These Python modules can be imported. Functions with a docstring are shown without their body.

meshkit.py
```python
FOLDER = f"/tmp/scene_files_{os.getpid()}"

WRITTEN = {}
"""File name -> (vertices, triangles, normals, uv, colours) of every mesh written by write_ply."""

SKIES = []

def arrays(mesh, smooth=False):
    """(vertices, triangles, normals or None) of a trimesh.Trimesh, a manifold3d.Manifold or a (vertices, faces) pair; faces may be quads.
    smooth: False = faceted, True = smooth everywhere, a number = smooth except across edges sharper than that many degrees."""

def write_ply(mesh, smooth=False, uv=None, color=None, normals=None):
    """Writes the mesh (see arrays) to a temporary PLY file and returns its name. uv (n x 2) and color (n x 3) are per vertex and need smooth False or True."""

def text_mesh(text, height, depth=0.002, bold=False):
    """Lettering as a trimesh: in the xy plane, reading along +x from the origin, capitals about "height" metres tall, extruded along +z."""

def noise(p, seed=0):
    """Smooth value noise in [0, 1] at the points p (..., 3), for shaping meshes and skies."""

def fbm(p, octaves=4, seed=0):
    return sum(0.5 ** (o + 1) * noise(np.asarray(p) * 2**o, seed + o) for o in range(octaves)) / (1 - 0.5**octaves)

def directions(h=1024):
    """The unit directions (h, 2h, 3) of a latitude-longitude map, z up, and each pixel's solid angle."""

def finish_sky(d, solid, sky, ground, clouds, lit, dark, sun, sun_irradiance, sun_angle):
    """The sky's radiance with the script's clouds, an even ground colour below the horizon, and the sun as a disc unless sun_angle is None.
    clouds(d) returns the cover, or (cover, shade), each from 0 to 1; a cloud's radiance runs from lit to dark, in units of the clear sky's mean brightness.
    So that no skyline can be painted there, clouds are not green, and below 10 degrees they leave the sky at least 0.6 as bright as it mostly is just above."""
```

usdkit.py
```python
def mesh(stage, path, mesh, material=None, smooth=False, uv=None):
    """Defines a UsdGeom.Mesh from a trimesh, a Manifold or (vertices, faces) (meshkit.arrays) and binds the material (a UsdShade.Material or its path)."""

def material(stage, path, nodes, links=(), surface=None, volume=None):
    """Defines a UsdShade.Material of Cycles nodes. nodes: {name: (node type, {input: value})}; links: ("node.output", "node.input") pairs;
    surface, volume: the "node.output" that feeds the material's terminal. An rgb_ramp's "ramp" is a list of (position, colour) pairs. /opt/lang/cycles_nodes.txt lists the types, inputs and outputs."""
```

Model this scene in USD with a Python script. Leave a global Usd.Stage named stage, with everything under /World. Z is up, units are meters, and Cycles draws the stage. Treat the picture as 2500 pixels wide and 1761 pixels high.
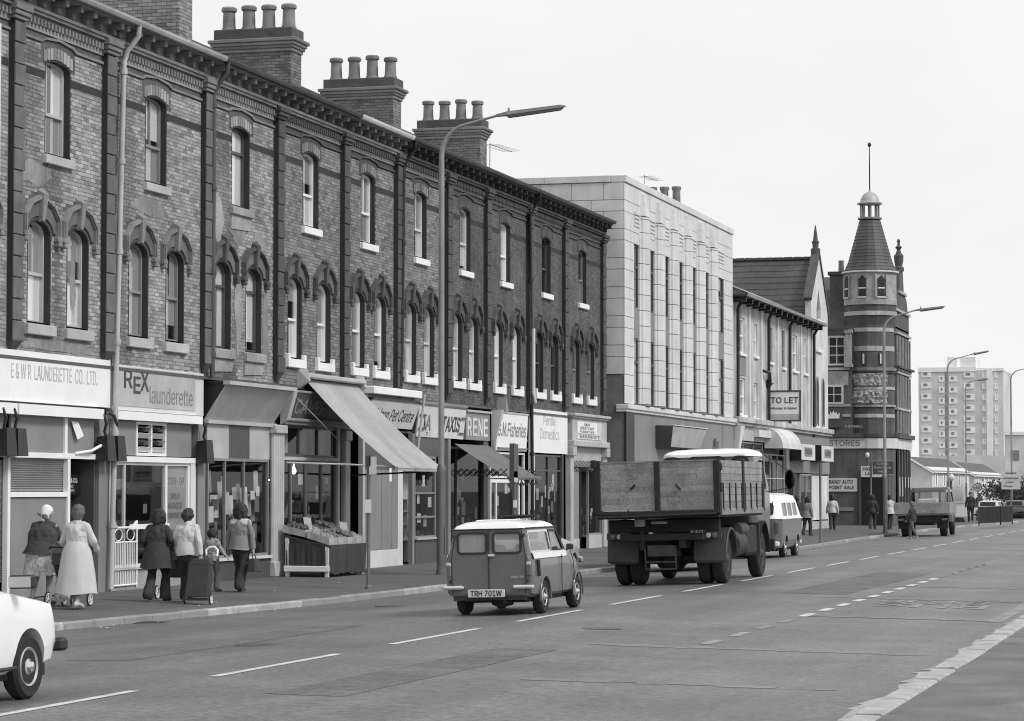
import math, random
import numpy as np, trimesh, manifold3d as m3, meshkit, usdkit
from shapely.geometry import Polygon, LineString, box as sbox
from shapely.ops import unary_union
from shapely.prepared import prep
from pxr import Usd, UsdGeom, UsdShade, UsdLux, Sdf, Gf

stage = Usd.Stage.CreateInMemory()
UsdGeom.SetStageUpAxis(stage, UsdGeom.Tokens.z)
UsdGeom.SetStageMetersPerUnit(stage, 1.0)
UsdGeom.Xform.Define(stage, '/World')
UsdGeom.Scope.Define(stage, '/World/Looks')

# ---------------------------------------------------------------- camera, sky, sun, exposure
cam = UsdGeom.Camera.Define(stage, '/World/camera')
cam.CreateHorizontalApertureAttr(36.0)
cam.CreateFocalLengthAttr(94.075)
cam.CreateClippingRangeAttr(Gf.Vec2f(0.1, 5000))
cam.CreateFStopAttr(0.0)
cam.CreateExposureAttr(0.56)
_x = UsdGeom.Xformable(cam)
_x.AddTranslateOp().Set(Gf.Vec3d(0, 0, 2.0))
_x.AddRotateZOp().Set(15.379)
_x.AddRotateXOp().Set(90 + 2.756)
SUN_AZ, SUN_EL = math.radians(106), math.radians(44)
_s = np.array([math.sin(SUN_AZ) * math.cos(SUN_EL), math.cos(SUN_AZ) * math.cos(SUN_EL), math.sin(SUN_EL)])
dome = UsdLux.DomeLight.Define(stage, '/World/sky')
# overcast: the black and white film records the sky as one pale even cloud deck
CLOUD = 11.5
skymat = usdkit.material(stage, '/World/Looks/overcast_sky', {
    's': ('sky_texture', {'sky_type': 'single_scattering', 'sun_disc': False, 'sun_elevation': SUN_EL, 'sun_rotation': math.atan2(_s[0], _s[1])}),
    'bw': ('rgb_to_bw', {}),
    'tc': ('texture_coordinate', {}),
    'mp': ('mapping', {'scale': (1.5, 1.5, 4.0)}),
    'n': ('noise_texture', {'scale': 2.2, 'detail': 4.0, 'roughness': 0.55}),
    'rp': ('rgb_ramp', {'ramp': [(0.3, (CLOUD * .945,) * 3), (0.7, (CLOUD * 1.02,) * 3)]}),
    'mx': ('mix_color', {'fac': 0.92}),
    'b': ('background_shader', {'strength': 0.058})},
    [('s.color', 'bw.color'), ('bw.val', 'mx.a'), ('tc.generated', 'mp.vector'), ('mp.vector', 'n.vector'), ('n.fac', 'rp.fac'), ('rp.color', 'mx.b'), ('mx.result', 'b.color')],
    surface='b.background')
UsdShade.MaterialBindingAPI.Apply(dome.GetPrim()).Bind(skymat)
dome.GetPrim().SetCustomDataByKey('kind', 'structure')
sun = UsdLux.DistantLight.Define(stage, '/World/sun')
sun.CreateIntensityAttr(0.4)
sun.CreateAngleAttr(16.0)
sun.CreateNormalizeAttr(True)
sun.CreateColorAttr(Gf.Vec3f(1, 1, 1))
_x = UsdGeom.Xformable(sun)
_x.AddRotateZOp().Set(-math.degrees(SUN_AZ))
_x.AddRotateXOp().Set(-(90 - math.degrees(SUN_EL)))

# ---------------------------------------------------------------- helpers
rnd = random.Random(7)
COUNT, OFF, LOOK = {}, {}, {}
TONED = {'brick_near', 'brick_mid', 'brick_far'}

def uniq(parent, name):
    k = (parent, name)
    n = COUNT.get(k, 0)
    COUNT[k] = n + 1
    return f'{parent}/{name}' if n == 0 else f'{parent}/{name}_{n:03d}'

def tag(prim, label=None, cat=None, group=None, kind=None):
    for k, v in (('label', label), ('category', cat), ('group', group), ('kind', kind)):
        if v:
            prim.SetCustomDataByKey(k, v)

def thing(name, label, cat, loc=(0, 0, 0), rz=0.0, group=None, world=False, roll=0.0):
    """An Xform at the thing's base. world=True: its parts are given in world coordinates."""
    p = uniq('/World', name)
    x = UsdGeom.Xform.Define(stage, p)
    x.AddTranslateOp().Set(Gf.Vec3d(*map(float, loc)))
    if rz:
        x.AddRotateZOp().Set(rz)
    if roll:
        x.AddRotateYOp().Set(roll)
    OFF[p] = np.array(loc, float) if world else None
    tag(x.GetPrim(), label, cat, group)
    return p

def put(mesh, name, look, parent='/World', smooth=False, label=None, cat=None, group=None, kind=None):
    """Defines one Mesh prim and returns its path."""
    if isinstance(mesh, B):
        mesh = mesh.mesh()
    p = uniq(parent, name)
    off = OFF.get(parent)
    if off is not None:
        v, f = meshkit.arrays(mesh)[:2]
        mesh = trimesh.Trimesh(v - off, f, process=False)
    OFF[p] = off
    um = usdkit.mesh(stage, p, mesh, LOOK[look], smooth=smooth)
    if look in TONED:      # each separate piece (eight corners) has a tone of its own
        n = len(um.GetPointsAttr().Get())
        t = np.repeat(np.clip(np.random.default_rng(n).normal(.5, .24, n // 8 + 1), 0, 1), 8)[:n] if n > 8 else np.full(n, .5)
        UsdGeom.PrimvarsAPI(um).CreatePrimvar('tone', Sdf.ValueTypeNames.FloatArray, 'vertex').Set([float(q) for q in t])
    pr = stage.GetPrimAtPath(p)
    tag(pr, label, cat, group, kind)
    return p

def tri(v, f):
    return trimesh.Trimesh(np.asarray(v, float), np.asarray(f, int), process=False)

BOXF = np.array([[0, 3, 2], [0, 2, 1], [4, 5, 6], [4, 6, 7], [0, 1, 5], [0, 5, 4], [1, 2, 6], [1, 6, 5], [2, 3, 7], [2, 7, 6], [3, 0, 4], [3, 4, 7]])

def mbox(x0, x1, y0, y1, z0, z1):
    x0, x1 = min(x0, x1), max(x0, x1); y0, y1 = min(y0, y1), max(y0, y1); z0, z1 = min(z0, z1), max(z0, z1)
    return tri([(x0, y0, z0), (x1, y0, z0), (x1, y1, z0), (x0, y1, z0), (x0, y0, z1), (x1, y0, z1), (x1, y1, z1), (x0, y1, z1)], BOXF)

def rbox(x0, x1, y0, y1, z0, z1, c=0.02):
    """A box with chamfered edges."""
    P = []
    for a, b, d in ((c, c, 0), (c, 0, c), (0, c, c)):
        for x in (x0 + a, x1 - a):
            for y in (y0 + b, y1 - b):
                for z in (z0 + d, z1 - d):
                    P.append((x, y, z))
    return hull(P)

def hull(P):
    return trimesh.convex.convex_hull(np.asarray(P, float))

def ext(poly, d):
    ps = getattr(poly, 'geoms', [poly])
    return trimesh.util.concatenate([trimesh.creation.extrude_polygon(g, d, engine='earcut') for g in ps if g.geom_type == 'Polygon' and g.area > 1e-7])

def slab(poly, x0, x1):
    """A polygon in (y, z), extruded along x."""
    m = ext(poly, x1 - x0)
    v = m.vertices
    return tri(np.c_[v[:, 2] + x0, v[:, 0], v[:, 1]], m.faces)

def slaby(poly, y0, y1):
    """A polygon in (x, z), extruded along y."""
    m = ext(poly, y1 - y0)
    v = m.vertices
    return tri(np.c_[v[:, 0], y1 - v[:, 2], v[:, 1]], m.faces)

def slabz(poly, z0, z1):
    m = ext(poly, z1 - z0)
    v = m.vertices
    return tri(np.c_[v[:, 0], v[:, 1], v[:, 2] + z0], m.faces)

def frame_of(d):
    d = d / np.linalg.norm(d)
    a = np.array([0, 0, 1.0]) if abs(d[2]) < 0.9 else np.array([1.0, 0, 0])
    u = np.cross(a, d); u /= np.linalg.norm(u)
    return u, np.cross(d, u)

def tube(pts, r, n=8, r1=None):
    """A tube along pts; r may taper to r1."""
    pts = np.asarray(pts, float)
    k = len(pts)
    rs = np.linspace(r, r if r1 is None else r1, k)
    V = []
    u = None
    for i in range(k):
        d = pts[min(i + 1, k - 1)] - pts[max(i - 1, 0)]
        d = d / np.linalg.norm(d)
        if u is None:
            u, w = frame_of(d)
        else:
            u = u - d * (u @ d); u /= np.linalg.norm(u); w = np.cross(d, u)
        for j in range(n):
            a = 2 * math.pi * j / n
            V.append(pts[i] + rs[i] * (math.cos(a) * u + math.sin(a) * w))
    F = []
    for i in range(k - 1):
        for j in range(n):
            a, b = i * n + j, i * n + (j + 1) % n
            F += [(a, b, b + n), (a, b + n, a + n)]
    V += [pts[0], pts[-1]]
    c0, c1 = k * n, k * n + 1
    for j in range(n):
        F += [(c0, (j + 1) % n, j), (c1, (k - 1) * n + j, (k - 1) * n + (j + 1) % n)]
    return tri(V, F)

def lathe(prof, n=24, axis='z', c=(0, 0, 0)):
    """Revolves (radius, height) pairs about an axis through c; the ends are closed."""
    V, F, k = [], [], len(prof)
    for r, h in prof:
        for j in range(n):
            a = 2 * math.pi * j / n
            V.append((r * math.cos(a), r * math.sin(a), h))
    for i in range(k - 1):
        for j in range(n):
            a, b = i * n + j, i * n + (j + 1) % n
            F += [(a, b, b + n), (a, b + n, a + n)]
    ring = tuple(prof[0]) == tuple(prof[-1])
    V += [] if ring else [(0, 0, prof[0][1]), (0, 0, prof[-1][1])]
    for j in range(0 if ring else n):
        F += [(k * n, (j + 1) % n, j), (k * n + 1, (k - 1) * n + j, (k - 1) * n + (j + 1) % n)]
    V = np.array(V)
    if axis == 'x':
        V = V[:, [2, 0, 1]]
    elif axis == 'y':
        V = V[:, [1, 2, 0]]
    return tri(V + np.asarray(c, float), F)

def loft(rings, cap=True):
    """Joins rings of equally many points (each counter-clockwise seen from the first end's outside is not needed: winding is fixed)."""
    n, k = len(rings[0]), len(rings)
    V = np.vstack(rings)
    F = []
    for i in range(k - 1):
        for j in range(n):
            a, b = i * n + j, i * n + (j + 1) % n
            F += [(a, b, b + n), (a, b + n, a + n)]
    if cap:
        V = np.vstack([V, np.mean(rings[0], 0), np.mean(rings[-1], 0)])
        for j in range(n):
            F += [(k * n, (j + 1) % n, j), (k * n + 1, (k - 1) * n + j, (k - 1) * n + (j + 1) % n)]
    m = tri(V, F)
    if cap and m.volume < 0:
        m.invert()
    return m

def man(m):
    v, f = meshkit.arrays(m)[:2]
    r = m3.Manifold(m3.Mesh(np.asarray(v, np.float32), np.asarray(f, np.uint32)))
    return r

def unman(m):
    q = m.to_mesh()
    return tri(q.vert_properties[:, :3], q.tri_verts)

def quad(a, b, c, d, t=0.0):
    """A sheet through four corners; t gives it thickness against its normal."""
    P = np.array([a, b, c, d], float)
    if not t:
        return tri(P, [(0, 1, 2), (0, 2, 3)])
    nrm = np.cross(P[1] - P[0], P[3] - P[0]); nrm /= np.linalg.norm(nrm)
    Q = P - nrm * t
    return tri(np.vstack([Q, P]), BOXF)

def moved(m, T=(0, 0, 0), rz=0.0, s=1.0):
    c, q = math.cos(rz), math.sin(rz)
    v = m.vertices * s
    return tri(np.c_[v[:, 0] * c - v[:, 1] * q, v[:, 0] * q + v[:, 1] * c, v[:, 2]] + np.asarray(T, float), m.faces)

class B:
    """Collects shapes that make one part."""
    def __init__(s): s.p = []
    def add(s, *m): s.p += m; return s
    def box(s, *a): s.p.append(mbox(*a)); return s
    def rbox(s, *a, c=.02): s.p.append(rbox(*a, c=c)); return s
    def tube(s, *a, **k): s.p.append(tube(*a, **k)); return s
    def slab(s, *a): s.p.append(slab(*a)); return s
    def mesh(s): return trimesh.util.concatenate(s.p) if len(s.p) > 1 else s.p[0]

TXT = {}
def text(s, h, bold=True):
    k = (s, bold)
    if k not in TXT:
        TXT[k] = meshkit.text_mesh(s, 1.0, depth=0.004, bold=bold)
    m = TXT[k].copy()
    v = m.vertices * [h, h, 1.0]
    return tri(v, m.faces)

def text_w(s, h, w, bold=True, slant=0.0):
    """Lettering of capital height h squeezed or stretched to the width w."""
    m = text(s, h, bold)
    v = m.vertices - [m.vertices[:, 0].min(), 0, 0]
    v[:, 0] *= w / v[:, 0].max()
    v[:, 0] += v[:, 1] * slant
    return tri(v, m.faces)

def wall_text(m, x, y, z, lean=0.0):
    """Lettering on a wall that faces +x (reads along +y)."""
    v = m.vertices
    return tri(np.c_[x + v[:, 2] + lean * v[:, 1], y + v[:, 0], z + v[:, 1]], m.faces)

def south_text(m, x, y, z):
    """Lettering on a face that looks towards -y (reads along +x)."""
    v = m.vertices
    return tri(np.c_[x + v[:, 0], y - v[:, 2], z + v[:, 1]], m.faces)

# ---------------------------------------------------------------- materials (greys: the picture is black and white)
def look(name, v, rough=0.7, var=0.12, sc=2.0, stretch=(1, 1, 1), fine=0.0, fsc=60.0, bump=0.0, bsc=40.0, metal=0.0, spec=0.5, coat=0.0, isl=0.0, dirt=0.0, dsc=0.5, emit=0.0, obj=False, tone=0.0, streak=0.0):
    """A procedural grey: slow noise (var), fine grain (fine), blotches of dirt (dirt), a tone per separate piece (isl), fine relief (bump)."""
    nodes = {'g': ('geometry', {}), 'tc': ('texture_coordinate', {}), 'mp': ('mapping', {'scale': stretch}),
             'n': ('noise_texture', {'scale': sc, 'detail': 5.0, 'roughness': 0.6}),
             'r': ('rgb_ramp', {'ramp': [(0.25, (v * (1 - var),) * 3), (0.75, (v * (1 + var),) * 3)]}),
             'p': ('principled_bsdf', {'roughness': rough, 'metallic': metal, 'specular_ior_level': spec, 'coat_weight': coat, 'coat_roughness': 0.08})}
    src = 'tc.object' if obj else 'g.position'
    L = [(src, 'mp.vector'), ('mp.vector', 'n.vector'), ('n.fac', 'r.fac')]
    out = 'r.color'
    def mul(key, fac_out, lo, hi):
        nonlocal out
        nodes[key + 'r'] = ('rgb_ramp', {'ramp': [(0.0 if key == 'i' else 0.3, (lo,) * 3), (1.0 if key == 'i' else 0.7, (hi,) * 3)]})
        nodes[key + 'm'] = ('mix_color', {'blend_type': 'multiply', 'fac': 1.0})
        L.extend([(fac_out, key + 'r.fac'), (out, key + 'm.a'), (key + 'r.color', key + 'm.b')])
        out = key + 'm.result'
    if tone:
        nodes['at'] = ('attribute', {'attribute': 'tone'})
        mul('i', 'at.fac', 1 - tone, 1 + tone)
    elif isl:
        mul('i', 'g.random_per_island', 1 - isl, 1 + isl)
    if fine:
        nodes['f'] = ('noise_texture', {'scale': fsc, 'detail': 2.0, 'roughness': 0.7})
        L.append((src, 'f.vector'))
        mul('f', 'f.fac', 1 - fine, 1 + fine)
    if streak:      # rain and soot streaks that run down
        nodes['smap'] = ('mapping', {'scale': (1.0, 1.6, .12)})
        nodes['s'] = ('noise_texture', {'scale': 1.6, 'detail': 6.0, 'roughness': 0.7})
        L.extend([(src, 'smap.vector'), ('smap.vector', 's.vector')])
        mul('s', 's.fac', 1 - streak, 1 + streak * .6)
    if dirt:
        nodes['d'] = ('noise_texture', {'scale': dsc, 'detail': 6.0, 'roughness': 0.65, 'distortion': 0.4})
        L.append((src, 'd.vector'))
        mul('d', 'd.fac', 1 - dirt, 1 + dirt * .5)
    L.append((out, 'p.base_color'))
    if emit:
        nodes['p'][1].update(emission_strength=emit)
    if bump:
        nodes['bn'] = ('noise_texture', {'scale': bsc, 'detail': 4.0, 'roughness': 0.6})
        nodes['bp'] = ('bump', {'strength': bump, 'distance': 0.02})
        L.extend([(src, 'bn.vector'), ('bn.fac', 'bp.height'), ('bp.normal', 'p.normal')])
    LOOK[name] = usdkit.material(stage, '/World/Looks/' + name, nodes, L, surface='p.BSDF')

def glass(name, tint=0.85, refl=1.0, rough=0.02, pale_mix=0.0):  # the last argument mixes pale diffuse into the pane to brighten it
    LOOK[name] = usdkit.material(stage, '/World/Looks/' + name, {
        't': ('transparent_bsdf', {'color': (tint,) * 3}), 'gl': ('glossy_bsdf', {'color': (refl,) * 3, 'roughness': rough}), 'df': ('diffuse_bsdf', {'color': (.6,) * 3}),
        'lw': ('layer_weight', {'blend': .5}), 'pw': ('math', {'math_type': 'power', 'value2': 3.2}), 'f': ('math', {'math_type': 'multiply_add', 'value2': .62, 'value3': .04}), 'm': ('mix_closure', {}), 'd': ('mix_closure', {'fac': pale_mix})},
        [('lw.facing', 'pw.value1'), ('pw.value', 'f.value1'), ('f.value', 'm.fac'), ('t.BSDF', 'd.closure1'), ('df.BSDF', 'd.closure2'), ('d.closure', 'm.closure1'), ('gl.BSDF', 'm.closure2')], surface='m.closure')

look('asphalt', .132, .5, .26, .55, (1.6, .05, 1), fine=.36, fsc=11, bump=.6, bsc=60, dirt=.36, dsc=.28, spec=.6)
look('paving', .118, .85, .14, .6, fine=.3, fsc=45, bump=.3, bsc=50, dirt=.3, dsc=.5, isl=.12)
look('kerb_stone', .30, .8, .15, 2, fine=.2, isl=.15, bump=.3, dirt=.2, dsc=1.2)
look('kerb_worn', .42, .8, .2, 3, fine=.25, isl=.12, bump=.4, dirt=.25, dsc=1.5)
look('verge', .15, .9, .2, 1.2, fine=.4, fsc=60, bump=.6, bsc=40, dirt=.35, dsc=.8)
look('road_paint', .55, .7, .12, 1.5, fine=.2, fsc=30, dirt=.3, dsc=2.0)
look('worn_paint', .24, .8, .25, 1.2, fine=.35, fsc=30, dirt=.4, dsc=1.5)
look('patch', .21, .85, .15, .5, fine=.35, fsc=60, dirt=.3, dsc=.6)
for i, v in enumerate((.155, .18, .205, .23, .26)):
    look(f'brick_tone_{i}', v, .85, .16, 9, fine=.2, fsc=70, bump=.4, bsc=60, dirt=.42, dsc=.55, streak=.3)
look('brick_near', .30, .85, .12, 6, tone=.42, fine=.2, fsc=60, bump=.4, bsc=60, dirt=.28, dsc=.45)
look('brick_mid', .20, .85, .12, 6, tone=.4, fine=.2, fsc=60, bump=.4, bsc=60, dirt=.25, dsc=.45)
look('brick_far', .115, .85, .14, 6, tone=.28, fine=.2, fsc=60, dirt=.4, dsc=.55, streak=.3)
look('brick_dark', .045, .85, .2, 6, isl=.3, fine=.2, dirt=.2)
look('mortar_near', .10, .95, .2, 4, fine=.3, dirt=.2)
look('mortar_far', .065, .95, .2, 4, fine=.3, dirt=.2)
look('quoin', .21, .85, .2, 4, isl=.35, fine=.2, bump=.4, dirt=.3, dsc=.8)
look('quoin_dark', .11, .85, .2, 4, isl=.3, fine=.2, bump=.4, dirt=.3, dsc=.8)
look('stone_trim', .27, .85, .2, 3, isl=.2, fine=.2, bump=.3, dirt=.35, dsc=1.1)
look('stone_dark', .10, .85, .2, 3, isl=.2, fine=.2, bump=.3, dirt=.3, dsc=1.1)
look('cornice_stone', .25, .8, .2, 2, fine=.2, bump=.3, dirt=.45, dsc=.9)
look('slate', .10, .6, .2, 3, isl=.3, fine=.2, dirt=.3)
look('lead', .42, .5, .2, 1.5, dirt=.3)
look('white_paint', .80, .5, .05, 1.2, dirt=.08, dsc=.8)
look('offwhite_paint', .62, .6, .08, 1.2, fine=.06, dirt=.18, dsc=.9)
look('pale_paint', .44, .6, .1, 1.5, fine=.12, dirt=.2, dsc=.9)
look('mid_paint', .22, .6, .1, 1.5, fine=.15, dirt=.15)
look('dark_paint', .075, .5, .15, 1.5, fine=.15, dirt=.2)
look('black_paint', .012, .45, .2, 2, dirt=.2)
look('faint_letter', .50, .6, .12, 4, dirt=.3, dsc=3)
look('grey_letter', .20, .6, .1, 3)
look('dark_letter', .045, .5, .1, 3)
look('plaster', .34, .85, .2, 3, fine=.35, fsc=40, bump=.8, bsc=35, dirt=.3)
look('clay_pot', .20, .8, .2, 3, fine=.2, dirt=.35, dsc=1.2)
look('curtain', .82, .9, .12, 2.5, (1, 7, .4), fine=.1)
look('curtain_grey', .38, .9, .15, 2.5, (1, 7, .4), fine=.1)
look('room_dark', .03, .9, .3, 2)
look('shop_wall', .16, .9, .3, 1.5, dirt=.4)
look('goods', .6, .6, .3, 4, isl=.85, fine=.2)
look('paper', .75, .8, .05, 2)
look('canvas', .36, .95, .08, 1.5, fine=.22, fsc=50, dirt=.2, dsc=.7)
look('canvas_grey', .40, .95, .1, 1.5, fine=.22, fsc=50, dirt=.2, dsc=.7)
look('canvas_dark', .15, .95, .1, 1.5, fine=.22, fsc=50, dirt=.2, dsc=.7)
look('iron', .035, .5, .2, 5, metal=.3, dirt=.2)
look('lamp_metal', .30, .45, .12, 3, (1, 1, .3), metal=.4, dirt=.25, dsc=1.5)
look('lamp_base', .16, .55, .12, 3, metal=.3, dirt=.25)
look('lit_tube', .9, .5, .01, 1, emit=2.5)
look('faience', .68, .5, .06, 2, isl=.08, fine=.1, bump=.1, dirt=.16, dsc=.8, streak=.12)
look('faience_joint', .16, .9, .2, 3)
look('render', .50, .9, .15, 1.2, (1, 1, .35), fine=.15, bump=.25, dirt=.35, dsc=.7, streak=.35)
look('render_pale', .62, .9, .12, 1.2, (1, 1, .35), fine=.12, dirt=.25, dsc=.7)
look('pub_band', .40, .85, .15, 2, fine=.15, dirt=.3)
look('pub_stone', .34, .85, .15, 2, fine=.15, bump=.4, bsc=12, dirt=.4, dsc=1.5)
look('hazed_brick', .60, .9, .1, .4, dirt=.2, dsc=.1)  # brick lightened, distance haze put into its colour
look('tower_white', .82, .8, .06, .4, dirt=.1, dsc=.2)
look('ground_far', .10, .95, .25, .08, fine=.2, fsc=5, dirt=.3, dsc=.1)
glass('window_glass', .95, .9)
glass('shop_glass', .96, .3)
look('road_repair', .118, .8, .2, 2, fine=.35, fsc=14, dirt=.3, dsc=.6)
look('iron_worn', .07, .5, .2, 12, metal=.4, fine=.3, fsc=60)
# ---------------------------------------------------------------- ground, road, pavements
def zr(x):
    return -.025 * (-10.7 - x) if x < -10.7 else -.016 * (x + 10.7)

def strip(xs, ys, z=0.0, path=None):
    """Road surface sheet following the crossfall."""
    V = [(x, y, zr(x) + z) for y in ys for x in xs]
    n = len(xs)
    F = []
    for j in range(len(ys) - 1):
        for i in range(n - 1):
            a = j * n + i
            F += [(a, a + 1, a + n + 1), (a, a + n + 1, a + n)]
    return tri(V, F)

put(tri([(-1500, -300, -.62), (1500, -300, -.62), (1500, 2600, -.62), (-1500, 2600, -.62)], [(0, 1, 2), (0, 2, 3)]), 'ground', 'ground_far', kind='structure')
xs = [-24, -19, -17, -15, -13, -12, -11.2, -10.7, -10.2, -9, -7, -5, -3.3]
put(strip(xs, list(range(-10, 200, 6)) + [230, 300, 420]), 'road', 'asphalt', kind='structure', smooth=True)
KERB = [(-18.6, 10), (-18.3, 30), (-17.75, 38), (-17.4, 41), (-17.05, 43.8), (-16.72, 47), (-16.6, 51), (-16.5, 55), (-16.1, 65), (-15.55, 78), (-15.1, 92), (-15.3, 101), (-15.65, 112), (-15.6, 125), (-15.75, 140), (-15.3, 150), (-14.4, 163), (-13.3, 178), (-11.3, 200), (-8, 240)]
kl = LineString(KERB)
def kx(y):
    return float(np.interp(y, [p[1] for p in KERB], [p[0] for p in KERB]))
def kz(y):
    return zr(kx(y)) + .115
V, F = [], []
ys = list(range(10, 240, 3))
for y in ys:
    a = kx(y) - .14
    V += [(-40, y, .02), (-21.6, y, .0), (-20.2, y, -.005 + .3 * kz(y)), ((a - 20.2) / 2, y, .6 * kz(y)), (a, y, kz(y) - .004)]
for j in range(len(ys) - 1):
    for i in range(4):
        a = j * 5 + i
        F += [(a, a + 1, a + 6), (a, a + 6, a + 5)]
put(tri(V, F), 'left_pavement', 'paving', kind='structure', smooth=True)
def pz(x, y):
    a = kx(y) - .14
    return float(np.interp(x, [-40, -21.6, -20.2, (a - 20.2) / 2, a], [.02, 0, -.005 + .3 * kz(y), .6 * kz(y), kz(y) - .004]))

def kerb_run(name, p0s, step, w, look_, depth=.3, jitter=.006, upto=300):
    k = thing(name, None, None)
    stage.GetPrimAtPath(k).SetCustomDataByKey('kind', 'structure')
    m = LineString(p0s)
    d, r, rest, n = 0.0, random.Random(3), B(), 0
    while d < m.length - step:
        L = step * (1 if d < 90 else 3)
        a, b = m.interpolate(d + .006), m.interpolate(min(d + L - .006, m.length))
        t = np.array([b.x - a.x, b.y - a.y]); t /= np.linalg.norm(t)
        nrm = np.array([-t[1], t[0]]) * w
        j = r.uniform(-jitter, jitter)
        za, zb = zfun(a) + j, zfun(b) + j
        P = []
        for q, z in ((a, za), (b, zb)):
            for s, c in ((0, 0), (1, 0)):
                x, y = q.x + nrm[0] * s, q.y + nrm[1] * s
                P += [(x, y, z - depth)]
                P += [(x + (nrm[0] * .12 if s == 0 else 0), y, z)] + ([(x, y, z - .025)] if s == 0 else [])
        put(hull(P), 'kerb_stone', look_ if r.random() < .8 else 'kerb_worn', k)
        d += L
zfun = lambda p: kz(p.y)
kerb_run('left_kerb', [p for p in KERB if 30 <= p[1] <= 200], .92, .14, 'kerb_stone')
RK = [(-3.15, 12), (-3.16, 24), (-3.2, 34), (-3.24, 44), (-3.3, 62), (-3.4, 90)]
zfun = lambda p: .0 + zr(p.x) + .115
kerb_run('right_kerb', RK, .92, .25, 'kerb_worn', jitter=.012)
# the worn concrete channel at the foot of the right kerb
ch = B()
r = random.Random(5)
y = 14.0
while y < 62:
    L = r.uniform(.5, 1.3)
    w0, w1 = r.uniform(.1, .36), r.uniform(.1, .36)
    x = -3.41
    ch.add(tri([(x - w0, y, zr(x - w0) + .004), (x, y, zr(x) + .004), (x, y + L, zr(x) + .004), (x - w1, y + L, zr(x - w1) + .004)], [(0, 1, 2), (0, 2, 3)]))
    y += L
put(ch, 'gutter_channel', 'kerb_worn', kind='structure')
put(tri([(-3.14, 5, .0), (9, 5, .1), (9, 120, .1), (-3.14, 120, .0)], [(0, 1, 2), (0, 2, 3)]), 'right_pavement', 'verge', kind='structure')

def mark(x0, x1, y0, y1, dz=.005, x2=None):
    """A painted patch lying on the road; x2 shifts its far end."""
    s = 0 if x2 is None else x2
    return tri([(x0, y0, zr(x0) + dz), (x1, y0, zr(x1) + dz), (x1 + s, y1, zr(x1 + s) + dz), (x0 + s, y1, zr(x0 + s) + dz)], [(0, 1, 2), (0, 2, 3)])
n = 0
ords = 'first second third fourth fifth sixth seventh eighth ninth tenth eleventh twelfth thirteenth fourteenth fifteenth sixteenth seventeenth eighteenth nineteenth twentieth twenty-first twenty-second'.split()
for k in range(22):
    y = 20.7 + 6.17 * k
    lb = f'white painted dash of the centre line, {ords[k]} from the near edge'
    put(mark(-10.76, -10.64, y, y + 4.05), 'centre_line_dash', 'road_paint', label=lb, cat='road marking', group='white dashes of the centre line')
for k in range(20):
    y = 35.1 + 2.02 * k
    put(mark(-7.08, -6.92, y, y + 1.05), 'bay_dash', 'road_paint' if 4 <= k < 14 else 'worn_paint', cat='road marking', group='short dashes edging the bus bay',
        label=f'bright short white dash edging the bus bay, {ords[k - 4]} from its near end' if 4 <= k < 14 else f'worn faint short dash edging the bus bay, {ords[k] if k < 4 else ords[k - 14]} of the {"near" if k < 4 else "far"} faint ones')
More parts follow.
